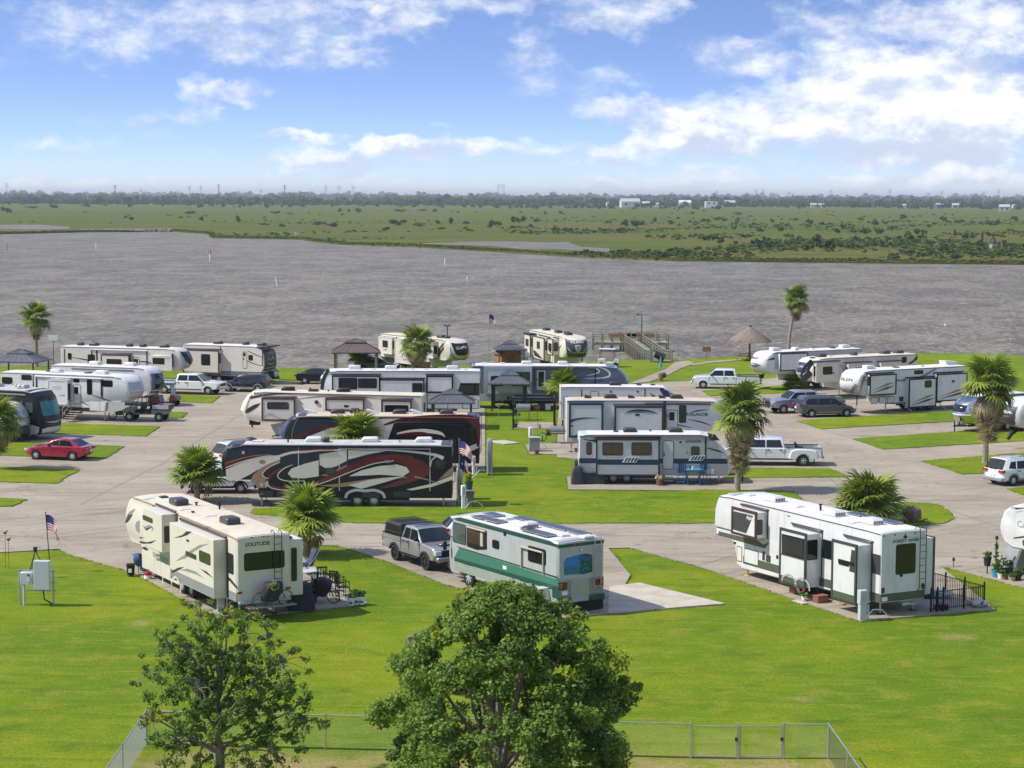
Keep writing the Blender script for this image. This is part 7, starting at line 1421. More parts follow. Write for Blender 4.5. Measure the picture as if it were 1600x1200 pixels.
def shoreY(x):
    for a,b in zip(FAR,FAR[1:]):
        if min(a[0],b[0])<=x<=max(a[0],b[0]) and a[0]!=b[0] and a[1]<2500: return a[1]+(b[1]-a[1])*(x-a[0])/(b[0]-a[0])
    return 900
LAG=[tuple(q) for q in [(-40.98,791.664),(-26.69,839.053),(13.57,857.917),(28.351,771.395),(36.339,700.137),(32.738,646.561),(16.535,673.728),(-8.753,719.281)]]; INL=[tuple(q) for q in [(-396.965,1233.199),(-278.865,1264.192),(-193.559,1133.496),(-170.153,1000.032),(-216.975,990.523),(-317.89,987.229)]]
def inside(x,y,P):
    r=False
    for a,b in zip(P,P[1:]+P[:1]):
        if (a[1]>y)!=(b[1]>y) and x<(b[0]-a[0])*(y-a[1])/(b[1]-a[1])+a[0]: r=not r
    return r
okm=lambda x,y: y>shoreY(x)+8 and not inside(x,y,LAG) and not inside(x,y,INL)
patch=lambda x,y: okm(x,y) and (sin(x*.021+1.3)*sin(y*.013+x*.006)+.5*sin(x*.06-y*.031))>rn.uniform(*((-.35,.9) if x>60 else (.05,1.0))) and (x>0 or rn.random()<.3)
merge(SB,scatter(1900,520,1500,.6,1.9,.6,patch),'bush_olive','marsh_undergrowth',rn)
merge(SB,scatter(900,520,1900,.8,2.6,.7,lambda x,y:patch(x,y) and (x>20 or rn.random()<.3)),'bush_green','marsh_undergrowth',rn)
merge(SB,scatter(330,600,2600,1.,3.2,.7,patch),'bush_dark','marsh_undergrowth',rn)
# reeds fringing the far shore
rp=[]
for _ in range(2600):
    x=rn.uniform(-330,200); y=shoreY(x)+rn.uniform(.5,16)
    rp.append((x,y,MZ,rn.uniform(.8,1.8),rn.uniform(.5,1.1)))
merge(SB,[q for q in rp if abs(q[0])<.29*q[1]],'bush_olive','shore_reeds',rn)
TB=[bush_mesh(90+k,'',None,90,1.,.9,.42,7) for k in range(6)]
def band(n,y0,y1,h0,h1,m,name,f=None):
    pl=[]
    for _ in range(n):
        y=rn.uniform(y0,y1); x=rn.uniform(-.29,.29)*y
        if f and not f(x,y): continue
        h=rn.uniform(h0,h1)*(.62+.38*sin(x*.0031+y)*sin(x*.0113)+.3*rn.random()); pl.append((x,y,MZ,h*rn.uniform(.8,1.3),h))
    merge(TB,pl,m,name,rn)
cl_=lambda x,y: sin(x*.004+.6)+.6*sin(x*.011)>rn.uniform(-1.3,.4)
band(1500,3300,4000,7,13,'far_tree','treeline'); band(1100,4100,4700,10,17,'far_tree','treeline',lambda x,y:x<150 or rn.random()<.6); band(1200,5200,6800,14,22,'far_tree','treeline'); band(800,8500,12000,20,34,'far_tree','treeline')
band(420,2700,3300,4,8,'bush_dark','treeline',lambda x,y: cl_(x,y) and x<300); band(160,2900,3300,6,12,'far_tree','treeline',lambda x,y: x>420)
# ================================================================== SHELTERS, PIER AND SITE FURNITURE

def gazebo(label,xy,yaw,w,d,h,roof,post,rise=.75,two=True,curtain=None,name='gazebo'):
    t=thing(name,label,'gazebo',(xy[0],xy[1],.0),yaw)
    for sx in (1,-1):
        for sy in (1,-1): MB().box(sx*(w/2-.15)-.06,sx*(w/2-.15)+.06,sy*(d/2-.15)-.06,sy*(d/2-.15)+.06,0,h,0,.01).build('post',post,t)
    for sx in (1,-1): MB().box(sx*(w/2-.15)-.05,sx*(w/2-.15)+.05,-d/2+.1,d/2-.1,h-.14,h+.02).build('beam',post,t)
    for sy in (1,-1): MB().box(-w/2+.2,w/2-.2,sy*(d/2-.15)-.05,sy*(d/2-.15)+.05,h-.12,h).build('beam',post,t)
    def tier(w0,d0,w1,d1,z0,z1):
        a=[(-w0/2,-d0/2),(w0/2,-d0/2),(w0/2,d0/2),(-w0/2,d0/2)]; b=[(-w1/2,-d1/2),(w1/2,-d1/2),(w1/2,d1/2),(-w1/2,d1/2)]
        for i in range(4):
            j=(i+1)%4; mb=MB(); v=[(*a[i],z0),(*a[j],z0),(*b[j],z1),(*b[i],z1)]; lo=[(x,y,z-.03) for x,y,z in v]
            mb.add(v+lo,[(0,1,2,3),(7,6,5,4),(0,4,5,1),(1,5,6,2),(2,6,7,3),(3,7,4,0)]); pn=mb.build('roof_panel',roof,t)
            rb=MB(); n=7
            for k in range(1,n):
                u=k/n; p=[v[0][q]+(v[1][q]-v[0][q])*u for q in range(3)]; q_=[v[3][q]+(v[2][q]-v[3][q])*u for q in range(3)]
                rb.tube([(p[0],p[1],p[2]+.01),(q_[0],q_[1],q_[2]+.01)],.018,4)
            o=rb.build('roof_rib',roof,pn); o['kind']='stuff'
        MB().box(-w0/2-.02,w0/2+.02,-d0/2-.04,-d0/2+.02,z0-.1,z0+.01).box(-w0/2-.02,w0/2+.02,d0/2-.02,d0/2+.04,z0-.1,z0+.01).box(-w0/2-.04,-w0/2+.02,-d0/2+.02,d0/2-.02,z0-.1,z0+.01).box(w0/2-.02,w0/2+.04,-d0/2+.02,d0/2-.02,z0-.1,z0+.01).build('eaves',roof,t)
    if two: tier(w+.3,d+.3,w*.34,d*.34,h+.02,h+rise); tier(w*.46,d*.46,.3,.2,h+rise-.02,h+rise+.3)
    else: tier(w+.3,d+.3,.15,.15,h+.02,h+rise)
    if curtain:
        for sx in (1,-1): MB().box(sx*(w/2-.32)-.12,sx*(w/2-.32)+.12,-d/2+.16,-d/2+.24,.2,h-.15,0,.04).build('curtain',curtain,t)
    return t
gazebo('wide gazebo with a grey ribbed two-tier metal roof at the far left',(-46.374,186.549),-12,4.4,3.6,2.5,'roofmetal','dark',.75)
gazebo('gazebo with a taupe two-tier roof and drawn curtains behind the back row',(-15.855,200.574),6,4.6,3.6,2.35,'rooftaupe','cedar',1.0,True,'shade')
gazebo('gazebo with dark roof and cedar posts between the two head-on fifth wheels',(-0.208,207.953),8,2.9,2.9,2.1,'roofmetal','cedar',.6,True)
gazebo('dark gazebo with netting over patio seats on the central lawn',(-0.155,167.955),-4,3.2,3.0,2.35,'roofmetal','dark',.7,True,'dark')
gazebo('small grey ribbed gazebo roof showing between the white and maroon fifth wheels',(-4.71,154.737),0,3.3,3.0,2.1,'roofmetal','dark',.65,True)
t=thing('pergola','plain black square pergola frame standing over a paved slab','pergola',(1.723,154.944,.05),0)
for sx in (1,-1):
    for sy in (1,-1): MB().box(sx*1.62-.06,sx*1.62+.06,sy*1.3-.06,sy*1.3+.06,0,2.3,0,.01).build('post','black',t)
for sy in (1,-1): MB().box(-1.7,1.7,sy*1.3-.05,sy*1.3+.05,2.3,2.42).build('beam','black',t)
for sx in (1,-1): MB().box(sx*1.62-.05,sx*1.62+.05,-1.24,1.24,2.31,2.41).build('beam','black',t)
# timber fishing pier with a cross platform
A0=(15.409,217.508); A1=(18.022,218.47); B0=(14.169,247.857); B1=(16.341,247.966)
t=thing('fishing_pier','timber T-shaped fishing pier with railings reaching into the bay','pier',(0,0,0),0); PZ=-.3
L=math.hypot(B0[0]-A0[0],B0[1]-A0[1]); dx=((B0[0]-A0[0])/L,(B0[1]-A0[1])/L); nx=(dx[1],-dx[0])
pw=2.1; yawp=math.degrees(math.atan2(dx[1],dx[0]))
def PP(u,v,z=0): return (A0[0]+dx[0]*u+nx[0]*v,A0[1]+dx[1]*u+nx[1]*v,z)
zd=lambda u: .03+(PZ-.03)*min(1,u/6)
plank=MB().box(-.11,.11,-pw/2,pw/2,-.05,0,0).mesh('plank','wood'); Lp=L+2.0; np_=int(Lp/.24)
for i in range(np_):
    u=-.6+i*.24; p=PP(u,pw/2,zd(u)+.05+random.uniform(-.006,.006)); inst(plank,'plank',t,p,(0,0,RAD(yawp)))
post=MB().box(-.08,.08,-.08,.08,-2.4,1.12).mesh('pile','woodgreen')
for i in range(int(Lp/1.9)+1):
    for v in (-.06,pw+.06): u=-.2+i*1.9; inst(post,'pile',t,PP(u,v,zd(u)),(0,0,RAD(yawp)))
def rail(p,q,w=.07,h=.05,nm='rail'): 
    p=Vector(p); q=Vector(q); MB().box(0,(q-p).length,-w/2,w/2,-h/2,h/2).build(nm,'woodgreen',t,p,(0,-math.asin((q-p).z/(q-p).length),math.atan2((q-p).y,(q-p).x)))
for v in (-.06,pw+.06):
    for h in (1.12,.78,.45): rail(PP(-.2,v,.03+h),PP(6,v,PZ+h)); rail(PP(6,v,PZ+h),PP(Lp-1.2,v,PZ+h))
X0=(10.262,244.483)[0]; X1=(19.63,244.948)[0]; Y0=PP(Lp-1.0,0)[1]; Y1=Y0+3.2
pk=MB().box(-.11,.11,0,Y1-Y0,-.05,0).mesh('plank','wood')
for i in range(int((X1-X0)/.24)): inst(pk,'plank',t,(X0+.12+i*.24,Y0,PZ+.05+random.uniform(-.006,.006)))
n=8
for i in range(n+1):
    x=X0+(X1-X0)*i/n
    for y in (Y0,Y1):
        inst(post,'pile',t,(x,y,PZ))
    inst(post,'pile',t,(x,Y0,PZ-.0)) if 0 else None
gx0,gx1=PP(Lp-1,-.1)[0],PP(Lp-1,pw+.1)[0]
for h in (1.12,.8,.5):
    rail((X0,Y1,PZ+h),(X1,Y1,PZ+h)); rail((X0,Y0,PZ+h),(X0,Y1,PZ+h)); rail((X1,Y0,PZ+h),(X1,Y1,PZ+h)); rail((X0,Y0,PZ+h),(min(gx0,gx1),Y0,PZ+h)); rail((max(gx0,gx1),Y0,PZ+h),(X1,Y0,PZ+h))
for x0,x1 in ((X0+2.0,X0+5.5),(X1-5.0,X1-1.5)):
    b_=MB().box(x0,x1,Y1-.7,Y1-.3,PZ+.45,PZ+.5).build('bench_seat','cedar',t); MB().box(x0,x1,Y1-.2,Y1-.15,PZ+.6,PZ+1.0).build('bench_back','cedar',b_)
for y in (Y0,Y1): MB().box(X0,X1,y-.06,y+.06,PZ-.3,PZ-.06).build('beam','woodgreen',t)
def lamp_post(label,xy,h,z=0.,arm=.5,two=False):
    t=thing('lamp_post',label,'lamp post',(xy[0],xy[1],z)); MB().cyl((0,0,0),(0,0,h),.07,.05,8).build('pole','dark',t)
    for s_ in ((-1,1) if two else (-1,)): MB().box(s_*arm-.16,s_*arm+.16,-.1,.1,h-.08,h+.05,0,.03).cyl((0,0,h-.02),(s_*arm,0,h),.03).build('lamp_head','dark',t)
lamp_post('dark lamp post standing on the pier platform',((16.302,243.74)[0],Y0+.4),3.6,PZ); lamp_post('slim lamp post with twin heads beside the cream and brown head-on trailer',(-6.773,206.902),4.6,0,.22,True)
# thatched shelter on the shore with a picnic table
t=thing('thatched_hut','round thatched palm-leaf hut on a wooden post by the shore','thatched hut',(26.371,219.699,.05))
MB().cyl((0,0,0),(0,0,2.6),.13,.11,10).build('post','cedar',t)
for k in range(8):
    a=2*pi*k/8; MB().tube([(0,0,3.4),(cos(a)*2.3,sin(a)*2.3,2.05)],.04,5).build('rafter','cedar',t)
rn_=random.Random(4); mb=MB()
rings=[(.12,3.75),(.7,3.35),(1.35,2.9),(1.95,2.45),(2.35,2.05)]
v=[];N=36
for j,(r_,z) in enumerate(rings):
    for i in range(N): q=1+rn_.uniform(-.03,.03); v.append((r_*q*cos(2*pi*i/N),r_*q*sin(2*pi*i/N),z+rn_.uniform(-.05,.05)))
mb.add(v,[(j*N+i,j*N+(i+1)%N,(j+1)*N+(i+1)%N,(j+1)*N+i) for j in range(len(rings)-1) for i in range(N)]); mb.build('thatch','thatch',t)
mb=MB()
for i in range(1700):
    a=rn_.uniform(0,2*pi); u=rn_.random()**.6; r_=.15+2.15*u; z=3.75-.74*r_*.96+rn_.uniform(0,.06); L_=rn_.uniform(.3,.6); w_=rn_.uniform(.03,.07); da=a+rn_.uniform(-.25,.25)
    p=Vector((r_*cos(a),r_*sin(a),z)); q=p+Vector((cos(da)*L_*.8,sin(da)*L_*.8,-L_*.66+rn_.uniform(-.02,.08))); s_=Vector((-sin(a)*w_,cos(a)*w_,0)); mb.add([p-s_,p+s_,q],[(0,1,2)])
o=mb.build('thatch_strands','thatch',t); o['kind']='stuff'
MB().cyl((0,0,3.68),(0,0,3.92),.22,.1,10).build('cap','dark',t)
def picnic(label,xy,yaw,m='cedar'):
    t=thing('picnic_table',label,'picnic table',(xy[0],xy[1],.05),yaw)
    for k in range(5): MB().box(-.9,.9,-.37+.15*k,-.24+.15*k,.72,.76).build('board',m,t)
    for sy in (1,-1): MB().box(-.9,.9,sy*.72-.13,sy*.72+.13,.42,.46).build('bench',m,t)
    for x in (-.6,.6): MB().tube([(x,-.75,0),(x,0,.72),(x,.75,0)],.04,4).build('leg',m,t)
picnic('wooden picnic table under the thatched hut',(25.749,219.244),20)
def sign(label,xy,h,w,sh,m,pm='dark',yaw=0,name='sign',cat='sign'):
    t=thing(name,label,cat,(xy[0],xy[1],.0),yaw); MB().cyl((0,0,0),(0,0,h),.035,n=8).build('post',pm,t); MB().box(-w/2,w/2,-.05,-.03,h-sh,h,0,.008).build('board',m,t); return t
sign('brown wooden notice board on a post beside the shore path',(21.628,219.913),1.5,.95,.55,'cedar','cedar'); sign('blank white sign board on a dark post near the far left palm',(-47.061,202.923),3.7,.9,.55,'fwhite')
t=thing('litter_barrel','dark barrel tilted on a post beside the pier entrance','barrel',(16.094,216.283,.05)); MB().cyl((-.5,0,.9),(.55,0,.45),.42,n=14).build('barrel','dark',t); MB().cyl((0,0,0),(0,0,.6),.06).build('post','wood',t); MB().box(-1.1,-.7,-.05,.05,.1,1.5,0,.02).build('pale_post','grey',t)
t=thing('umbrella_stand','furled blue parasol on a stand with planters by the path fork','parasol',(14.643,194.835,.05)); MB().cyl((0,0,0),(0,0,2.4),.03,n=6).build('pole','galv',t); MB().cyl((0,0,1.3),(0,0,2.25),.16,.06,8).build('canopy','lblue',t); MB().cyl((0,0,0),(0,0,.7),.25,.3,10).build('planter','tan',t); MB().ball((.3,.1,.5),.3,8,5).build('planter','gpot',t)
def shed(label,xy,yaw,w,d,h,wall,roof,rise,name='shed',ov=.15):
    t=thing(name,label,'shed',(xy[0],xy[1],.05),yaw); MB().prism([(-w/2,0),(w/2,0),(w/2,h),(0,h+rise),(-w/2,h)],-d/2,d/2).build('walls',wall,t)
    for s_ in (1,-1):
        a=(0,h+rise+.03); b=(s_*(w/2+ov),h-ov*rise/(w/2)+.03); MB().prism([a,b,(b[0],b[1]+.06),(a[0],a[1]+.06)],-d/2-ov,d/2+ov).build('roof',roof,t)
    MB().box(-.4,.4,-d/2-.03,-d/2-.002,.05,h*.85).build('door',roof,t); return t
shed('small brown wooden shed with pitched roof below the cedar-post gazebo',(-0.479,208.716),25,2.2,1.8,1.5,'cedar','rooftaupe',.9); shed('little white shed with dark opening beside the brown shed',(0.672,209.547),90,1.7,2.0,1.15,'white','white',.55); shed('small tan dog house by the wheel of the crested fifth wheel',(3.809,210.471),10,1.0,1.1,.6,'tan','tan',.45,'dog_house',.1)
shed('slatted grey-brown storage box beside the almond fifth wheel nose',(-30.273,195.062),-15,1.3,1.0,1.35,'ltan','bluegrey',.1,'storage_box',.06)
t=thing('golf_cart','white-roofed golf cart behind the slate blue fifth wheel','golf cart',(10.297,210.753,.05),-10)
MB().prism([(-1.1,.3),(1.1,.3),(1.2,.7),(.8,.95),(.5,.45),(-.3,.45),(-.4,.8),(-1.1,.8)],-.55,.55,.04).build('body','white',t); MB().prism([(-1.0,1.8),(.7,1.8),(.75,1.88),(-1.0,1.9)],-.6,.6,.03).build('roof','white',t)
for x in (-.9,.6):
    for sy in (.5,-.5): MB().cyl((x,sy,.6),(x,sy,1.82),.02).build('roof_post','dark',t)
for x in (-.7,.8):
    for sy in (.5,-.5): wheel(t,x,sy,.24,.18,'dark',1 if sy>0 else -1)
# flags
def flag(label,xy,h,w,fh,yaw,droop,kind='us',z0=0.,lean=0,name='flag',pole='black',pr=.022,twist=0.):
    """cloth hanging from a pole, rippled and sagging towards the fly"""
    t=thing(name,label,'flag',(xy[0],xy[1],z0),yaw); MB().tube([(0,0,0),(lean*.5,0,h*.5),(lean,0,h)],[pr,pr,pr*.8],7).ball((lean,0,h+.03),pr*1.6,8,5).build('pole',pole,t)
    NU,NV=26,26
    def S_(u,v): # u along fly 0..1, v down 0..1
        a=droop*u; x=w*(u*cos(a)); z=-w*u*sin(a)-fh*v*(1-.18*u)-.02; y=.10*w*sin(7*u+2.2*v)*u+.05*sin(13*u+4*v)*u+twist*u*v
        return (lean*(h-.05+z)/h+.02+x+.06*sin(5*v+3*u)*u,y,h-.05+z)
    c=MB()
    v=[S_(i/NU,j/NV) for j in range(NV+1) for i in range(NU+1)]; f=[];mm=[]
    for j in range(NV):
        for i in range(NU):
            f.append((j*(NU+1)+i,j*(NU+1)+i+1,(j+1)*(NU+1)+i+1,(j+1)*(NU+1)+i)); u=(i+.5)/NU; q=(j+.5)/NV
            if kind=='us': mm.append(2 if (u<.4 and q<.54) else (0 if int(q*13)%2==0 else 1))
            else: mm.append(2 if u<.34 else (1 if q<.5 else 0))
    c.add(v,f); c.m=mm; cl=c.build('cloth',('fred','fwhite','frednavy'),t)
    st=MB()
    for k in range(15 if kind=='us' else 1):
        u0,v0,r_=(.05+.075*(k%5),.08+.17*(k//5),.011) if kind=='us' else (.17,.5,.09)
        P=[S_(u0+r_*w/w*(1 if i%2==0 else .42)*sin(pi*i/5),v0-r_*w/fh*(1 if i%2==0 else .42)*cos(pi*i/5)) for i in range(10)]; cc=S_(u0,v0)
        for o_ in (.012,-.012): st.add([(x,y+o_,z) for x,y,z in [cc]+P],[(0,1+i,1+(i+1)%10) for i in range(10)])
    o=st.build('star','fwhite',cl); o['kind']='stuff'; return t
flag('stars and stripes flag drooping from a black pole behind the grey utility cabinet',(-22.262,94.565),2.85,1.0,.75,-8,1.15,'us',lean=-.2,pole='black')
flag('stars and stripes flag on a tall pole near the shore behind the slate blue trailer',(-2.411,206.326),5.9,1.3,.95,5,1.2,'us',pole='galv',pr=.04)
flag('stars and stripes flag hung at the rear corner of the swirled fifth wheel',(-3.128,115.215),3.95,1.15,.8,-25,.75,'us',pole='galv',lean=.05)
flag('red white and blue single-star flag hanging just below the striped flag',(-3.065,114.976),3.0,1.0,.7,-28,1.0,'tx',pole='galv',lean=.02)
# grey utility cabinets on a steel rack
t=thing('utility_cabinet','pale grey electrical cabinets on a galvanised rack on the left lawn','utility cabinet',(-21.08,86.768,.0),-4); bb=MB
MB().prism([(.02,.75),(.72,.75),(.72,2.05),(.02,2.05)],-.42,-.12,.02).build('tall_cabinet','gbox',t); c_=MB().box(-.62,-.08,-.3,.0,.95,1.5,0,.02).build('meter_cabinet','gbox',t)
MB().box(-.3,-.16,-.34,-.302,1.1,1.32,0,.01).build('meter_window','cream',c_); MB().cyl((-.23,-.32,1.38),(-.23,-.36,1.38),.05).build('meter','dark',c_)
for x in (-.75,.78,): MB().cyl((x,0,0),(x,0,1.6),.04,n=8).build('rack_post','galv',t)
for z in (.62,1.0,1.52): MB().box(-.85,.92,-.03,.03,z,z+.05).build('rack_rail','galv',t)
MB().cyl((-.5,-.15,0),(-.5,-.15,.95),.055).build('conduit','gbox',t); MB().tube([(.4,-.25,.75),(.42,-.2,.3),(.75,-.05,.06)],.035).build('conduit','dark',t)
for x,h,nm in ((10,1.75,'tallest'),(14.5,1.45,'shorter')):
    t=thing('garden_stake',nm+' of two thin garden stakes topped with small bird figures at left edge','garden ornament',(*(-24.625,95.343),0)) if x==10 else thing('garden_stake',nm+' of two thin garden stakes topped with small bird figures at left edge','garden ornament',(*(-24.428,95.181),0))
    MB().cyl((0,0,0),(0,0,h),.012,n=5).build('stake','rust',t); MB().ball((0,0,h),(.1,.06,.07),8,5).tube([(.06,0,h+.05),(.14,0,h+.12)],.025).build('bird','rust',t)
def pedestal(label,xy,h=1.35,w=.32,m='gbox',yaw=20,z=0.):
    t=thing('power_pedestal',label,'power pedestal',(xy[0],xy[1],z),yaw); MB().box(-w/2,w/2,-w*.35,w*.35,0,h*.55,0,.01).build('base',m,t); MB().box(-w/2-.03,w/2+.03,-w*.35-.03,w*.35+.03,h*.55,h,0,.02).build('cabinet',m,t)
    MB().box(-w*.35,w*.35,-w*.35-.045,-w*.35-.03,h*.62,h*.92,0,.004).build('door','lgrey',t)
    MB().tube([(w*.3,-.1,.1),(w*.3+.3,-.2,.5),(w*.3+.8,-.1,.45),(w*.3+1.2,.0,.1)],.025).build('hose','bone',t); MB().cyl((w*.5+.1,-.05,0),(w*.5+.1,-.05,.7),.04).build('water_tap','bone',t)
pedestal('pale grey power pedestal at the rear corner of the cream fifth wheel',(-12.678,85.291)); pedestal('pale grey power pedestal at the rear corner of the dark-edged white fifth wheel',(15.112,84.079))
pedestal('white power post behind the rear of the swirled fifth wheel',(-2.792,113.798),1.45,.2,'fwhite'); pedestal('white power post by the rear of the maroon swept fifth wheel',(-2.461,127.153),1.4,.16,'fwhite'); pedestal('white post behind the square grey cabinet on the central lawn',(1.352,141.531),1.6,.2,'fwhite')
t=thing('equipment_cabinet','square grey equipment cabinet on the small concrete pad','cabinet',(1.612,140.112,.07),0); MB().box(-.38,.38,-.35,.35,0,.95,0,.02).build('box','grey',t); MB().box(-.41,.41,-.38,.38,.95,1.0,0,.01).build('lid','lgrey',t); MB().cyl((.2,0,1.0),(.2,0,3.0),.012,n=5).build('antenna','black',t)
# plants in pots
def leaves(rn,n,r,h,m,parent,lsz=.12,z=0.,nm='leaves'):
    v,f=leaf_mesh([(0,0,z+h*.5)],[(r,r,h*.6)],n,lsz,rn,.3); o=np_obj(nm,v,f,m,parent); o['kind']='stuff'; return o
RN=np.random.default_rng(17)
def pot(label,xy,r,h,m,ph,pr,lm='plant_green',flower=None,z=.05,name='potted_plant',cat='potted plant'):
    t=thing(name,label,cat,(xy[0],xy[1],z)); MB().cyl((0,0,0),(0,0,h),r*.72,r,14).cyl((0,0,h-.03),(0,0,h),r*1.06,r*1.06,14).build('pot',m,t); MB().cyl((0,0,h),(0,0,h+.01),r*.9,n=12).build('soil','soil',t)
    if ph: leaves(RN,60,pr,ph,lm,t,.13,h)
    if flower:
        fl=MB()
        for _ in range(9): a=random.uniform(0,6.28); q=random.uniform(0,pr*.8); fl.ball((q*cos(a),q*sin(a),h+ph*random.uniform(.6,1.1)),.05,6,4)
        o=fl.build('flowers',flower,t); o['kind']='stuff'
    return t

pot('tall potted plant with cream flowers beside the covered grill',(-8.833,87.078),.22,.42,'gpot',.8,.22,flower='cream')
for (x,y,l,ph) in ((-7.099,86.627,'white bucket planter with leafy green plant at the patio corner nearest the grill cover',.4),(-6.872,86.896,'white bucket planter tucked behind the other two buckets',.35),(-6.661,86.9,'white bucket planter at the far right end of the patio',.3)):
    t=pot(l,(x,y),.19,.36,'fwhite',ph,.2,name='bucket_planter'); MB().box(-.08,.08,-.185,-.17,.1,.2).build('label_patch','bluegrey',t)
def cover(label,xy,w0,d0,w1,d1,h,yaw,name,cat,m='cloth'):
    t=thing(name,label,cat,(xy[0],xy[1],.07),yaw); n=28; v=[];rr_=random.Random(len(label))
    for j,(w_,d_,z) in enumerate(((w0,d0,.02),(w0*.97,d0*.97,h*.25),(w1*1.12,d1*1.12,h*.6),(w1*1.02,d1*1.02,h*.93),(w1*.75,d1*.75,h))):
        for i in range(n):
            a=2*pi*i/n; k=max(abs(cos(a)),abs(sin(a))); q=1+(.07*sin(i*2.4)+rr_.uniform(-.04,.04))*(1-z/h*.8); v.append((w_/2*cos(a)/k*q,d_/2*sin(a)/k*q,z+rr_.uniform(-.015,.015)))
    MB().add(v,[(j*n+i,j*n+(i+1)%n,(j+1)*n+(i+1)%n,(j+1)*n+i) for j in range(4) for i in range(n)]+[tuple(range(4*n,5*n))]).build('cover_cloth',m,t,ang=60)
    MB().box(-w0*.42,w0*.42,-d0*.42,d0*.42,0,.02).build('base','black',t); return t
cover('grill hidden under a dark flared cloth cover at the cream fifth wheel rear',(-9.223,85.814),1.15,1.0,.85,.7,1.15,15,'covered_grill','grill cover')
def covered_bike(label,xy,yaw,z):
    r=bike('bicycle',label,xy,yaw,'dark',True); r.location.z=z
    n=22; v=[]; rr_=random.Random(z)
    for j in range(7):
        zz=[.28,.42,.6,.78,.95,1.04,1.1][j]; x0=[.45,.38,.34,.4,.5,.6,.75][j]; x1=[1.1,1.2,1.32,1.38,1.36,1.3,1.2][j]; wd=[.26,.28,.28,.3,.34,.3,.16][j]
        for i in range(n): a=2*pi*i/n; q=1+.08*sin(i*3.1+j*.4)+rr_.uniform(-.04,.04); v.append(((x0+x1)/2+(x1-x0)/2*cos(a)*q,wd*sin(a)*q,zz+rr_.uniform(-.02,.02)))
    MB().add(v,[(j*n+i,j*n+(i+1)%n,(j+1)*n+(i+1)%n,(j+1)*n+i) for j in range(6) for i in range(n)]+[tuple(range(6*n,7*n))]).build('cover_cloth','cloth',r,ang=60); return r

q_=(-10.61,83.89); a_=RAD(120)
def onSOL(u,y): return (q_[0]+u*cos(a_)-y*sin(a_),q_[1]+u*sin(a_)+y*cos(a_))
covered_bike('bicycle under a dark cloth cover on the rear rack of the cream fifth wheel',onSOL(-.5,.72),30,.62)
MB().box(-1.0,0,.02,.1,.55,.6).box(-.62,-.5,-1.25,.95,.58,.63).box(-.35,-.25,-1.25,.95,.58,.63).build('bicycle_rack','steel',bpy.data.objects['fifth_wheel_trailer'])

covered_bike('second bicycle under a dark cover standing on the patio beside the black chairs',at(*(-8.185,87.09),-28,1.2,0),-28,.07)
def chair(label,xy,yaw,m='black',seat=None,hs=.62,name='patio_chair'):
    t=thing(name,label,'chair',(xy[0],xy[1],.07),yaw); b_=seat or m
    MB().box(-.25,.25,-.25,.25,hs-.03,hs,0,.01).build('seat',b_,t)
    for sx in (.23,-.23):
        MB().cyl((sx,.23,0),(sx,.25,hs+.55),.02,n=6).build('leg',m,t); MB().cyl((sx,-.23,0),(sx,-.23,hs+.25),.02,n=6).build('leg',m,t); MB().box(sx-.03,sx+.03,-.26,.26,hs+.23,hs+.26).build('armrest',m,t)
    MB().box(-.24,.24,-.24,-.21,.18,.22).box(-.24,.24,.21,.24,.18,.22).build('stretcher',m,t)
    bk=MB().box(-.25,.25,.22,.26,hs+.50,hs+.56).build('backrest',m,t)
    for k in range(4): MB().box(-.19+.115*k,-.15+.115*k,.23,.25,hs+.02,hs+.5).build('slat',m,bk)
    return t
chair('black patio chair with slatted back nearest the second covered bicycle',(-7.916,88.703),150); chair('black patio chair farthest right on the cream fifth wheel patio',(-7.564,87.713),115); chair('black patio chair behind the flower pot with cream flowers',(-8.737,89.706),200)
def table(label,xy,yaw,m,w=.9,d=.9,h=.75,top=None,name='patio_table'):
    t=thing(name,label,'table',(xy[0],xy[1],.07),yaw); MB().box(-w/2,w/2,-d/2,d/2,h-.04,h,0,.012).build('tabletop',top or m,t)
    for sx in (1,-1):
        for sy in (1,-1): MB().box(sx*(w/2-.1)-.03,sx*(w/2-.1)+.03,sy*(d/2-.1)-.03,sy*(d/2-.1)+.03,0,h-.04).build('leg',m,t)
    MB().box(-w/2+.1,w/2-.1,-.03,.03,.25,.29).build('stretcher',m,t); return t
table('patio table with pale blue top in the shade of the cream fifth wheel',(-9.537,90.732),30,'dark',1.1,.8,.75,'gbox')
t=thing('folding_chair','dark folding lounge chair leaning beside the far side of the cream fifth wheel','chair',(-9.888,93.856,.07),20); MB().prism([(-.3,.4),(.3,.4),(.6,1.15),(.5,1.2),(.15,.5),(-.3,.48)],-.35,.35,.03).build('fabric','navy',t); MB().tube([(-.3,-.37,0),(.4,-.37,.8),(.6,-.37,1.15)],.02).tube([(.5,-.37,0),(-.2,-.37,.5)],.02).tube([(-.3,.37,0),(.4,.37,.8),(.6,.37,1.15)],.02).tube([(.5,.37,0),(-.2,.37,.5)],.02).build('frame','galv',t)

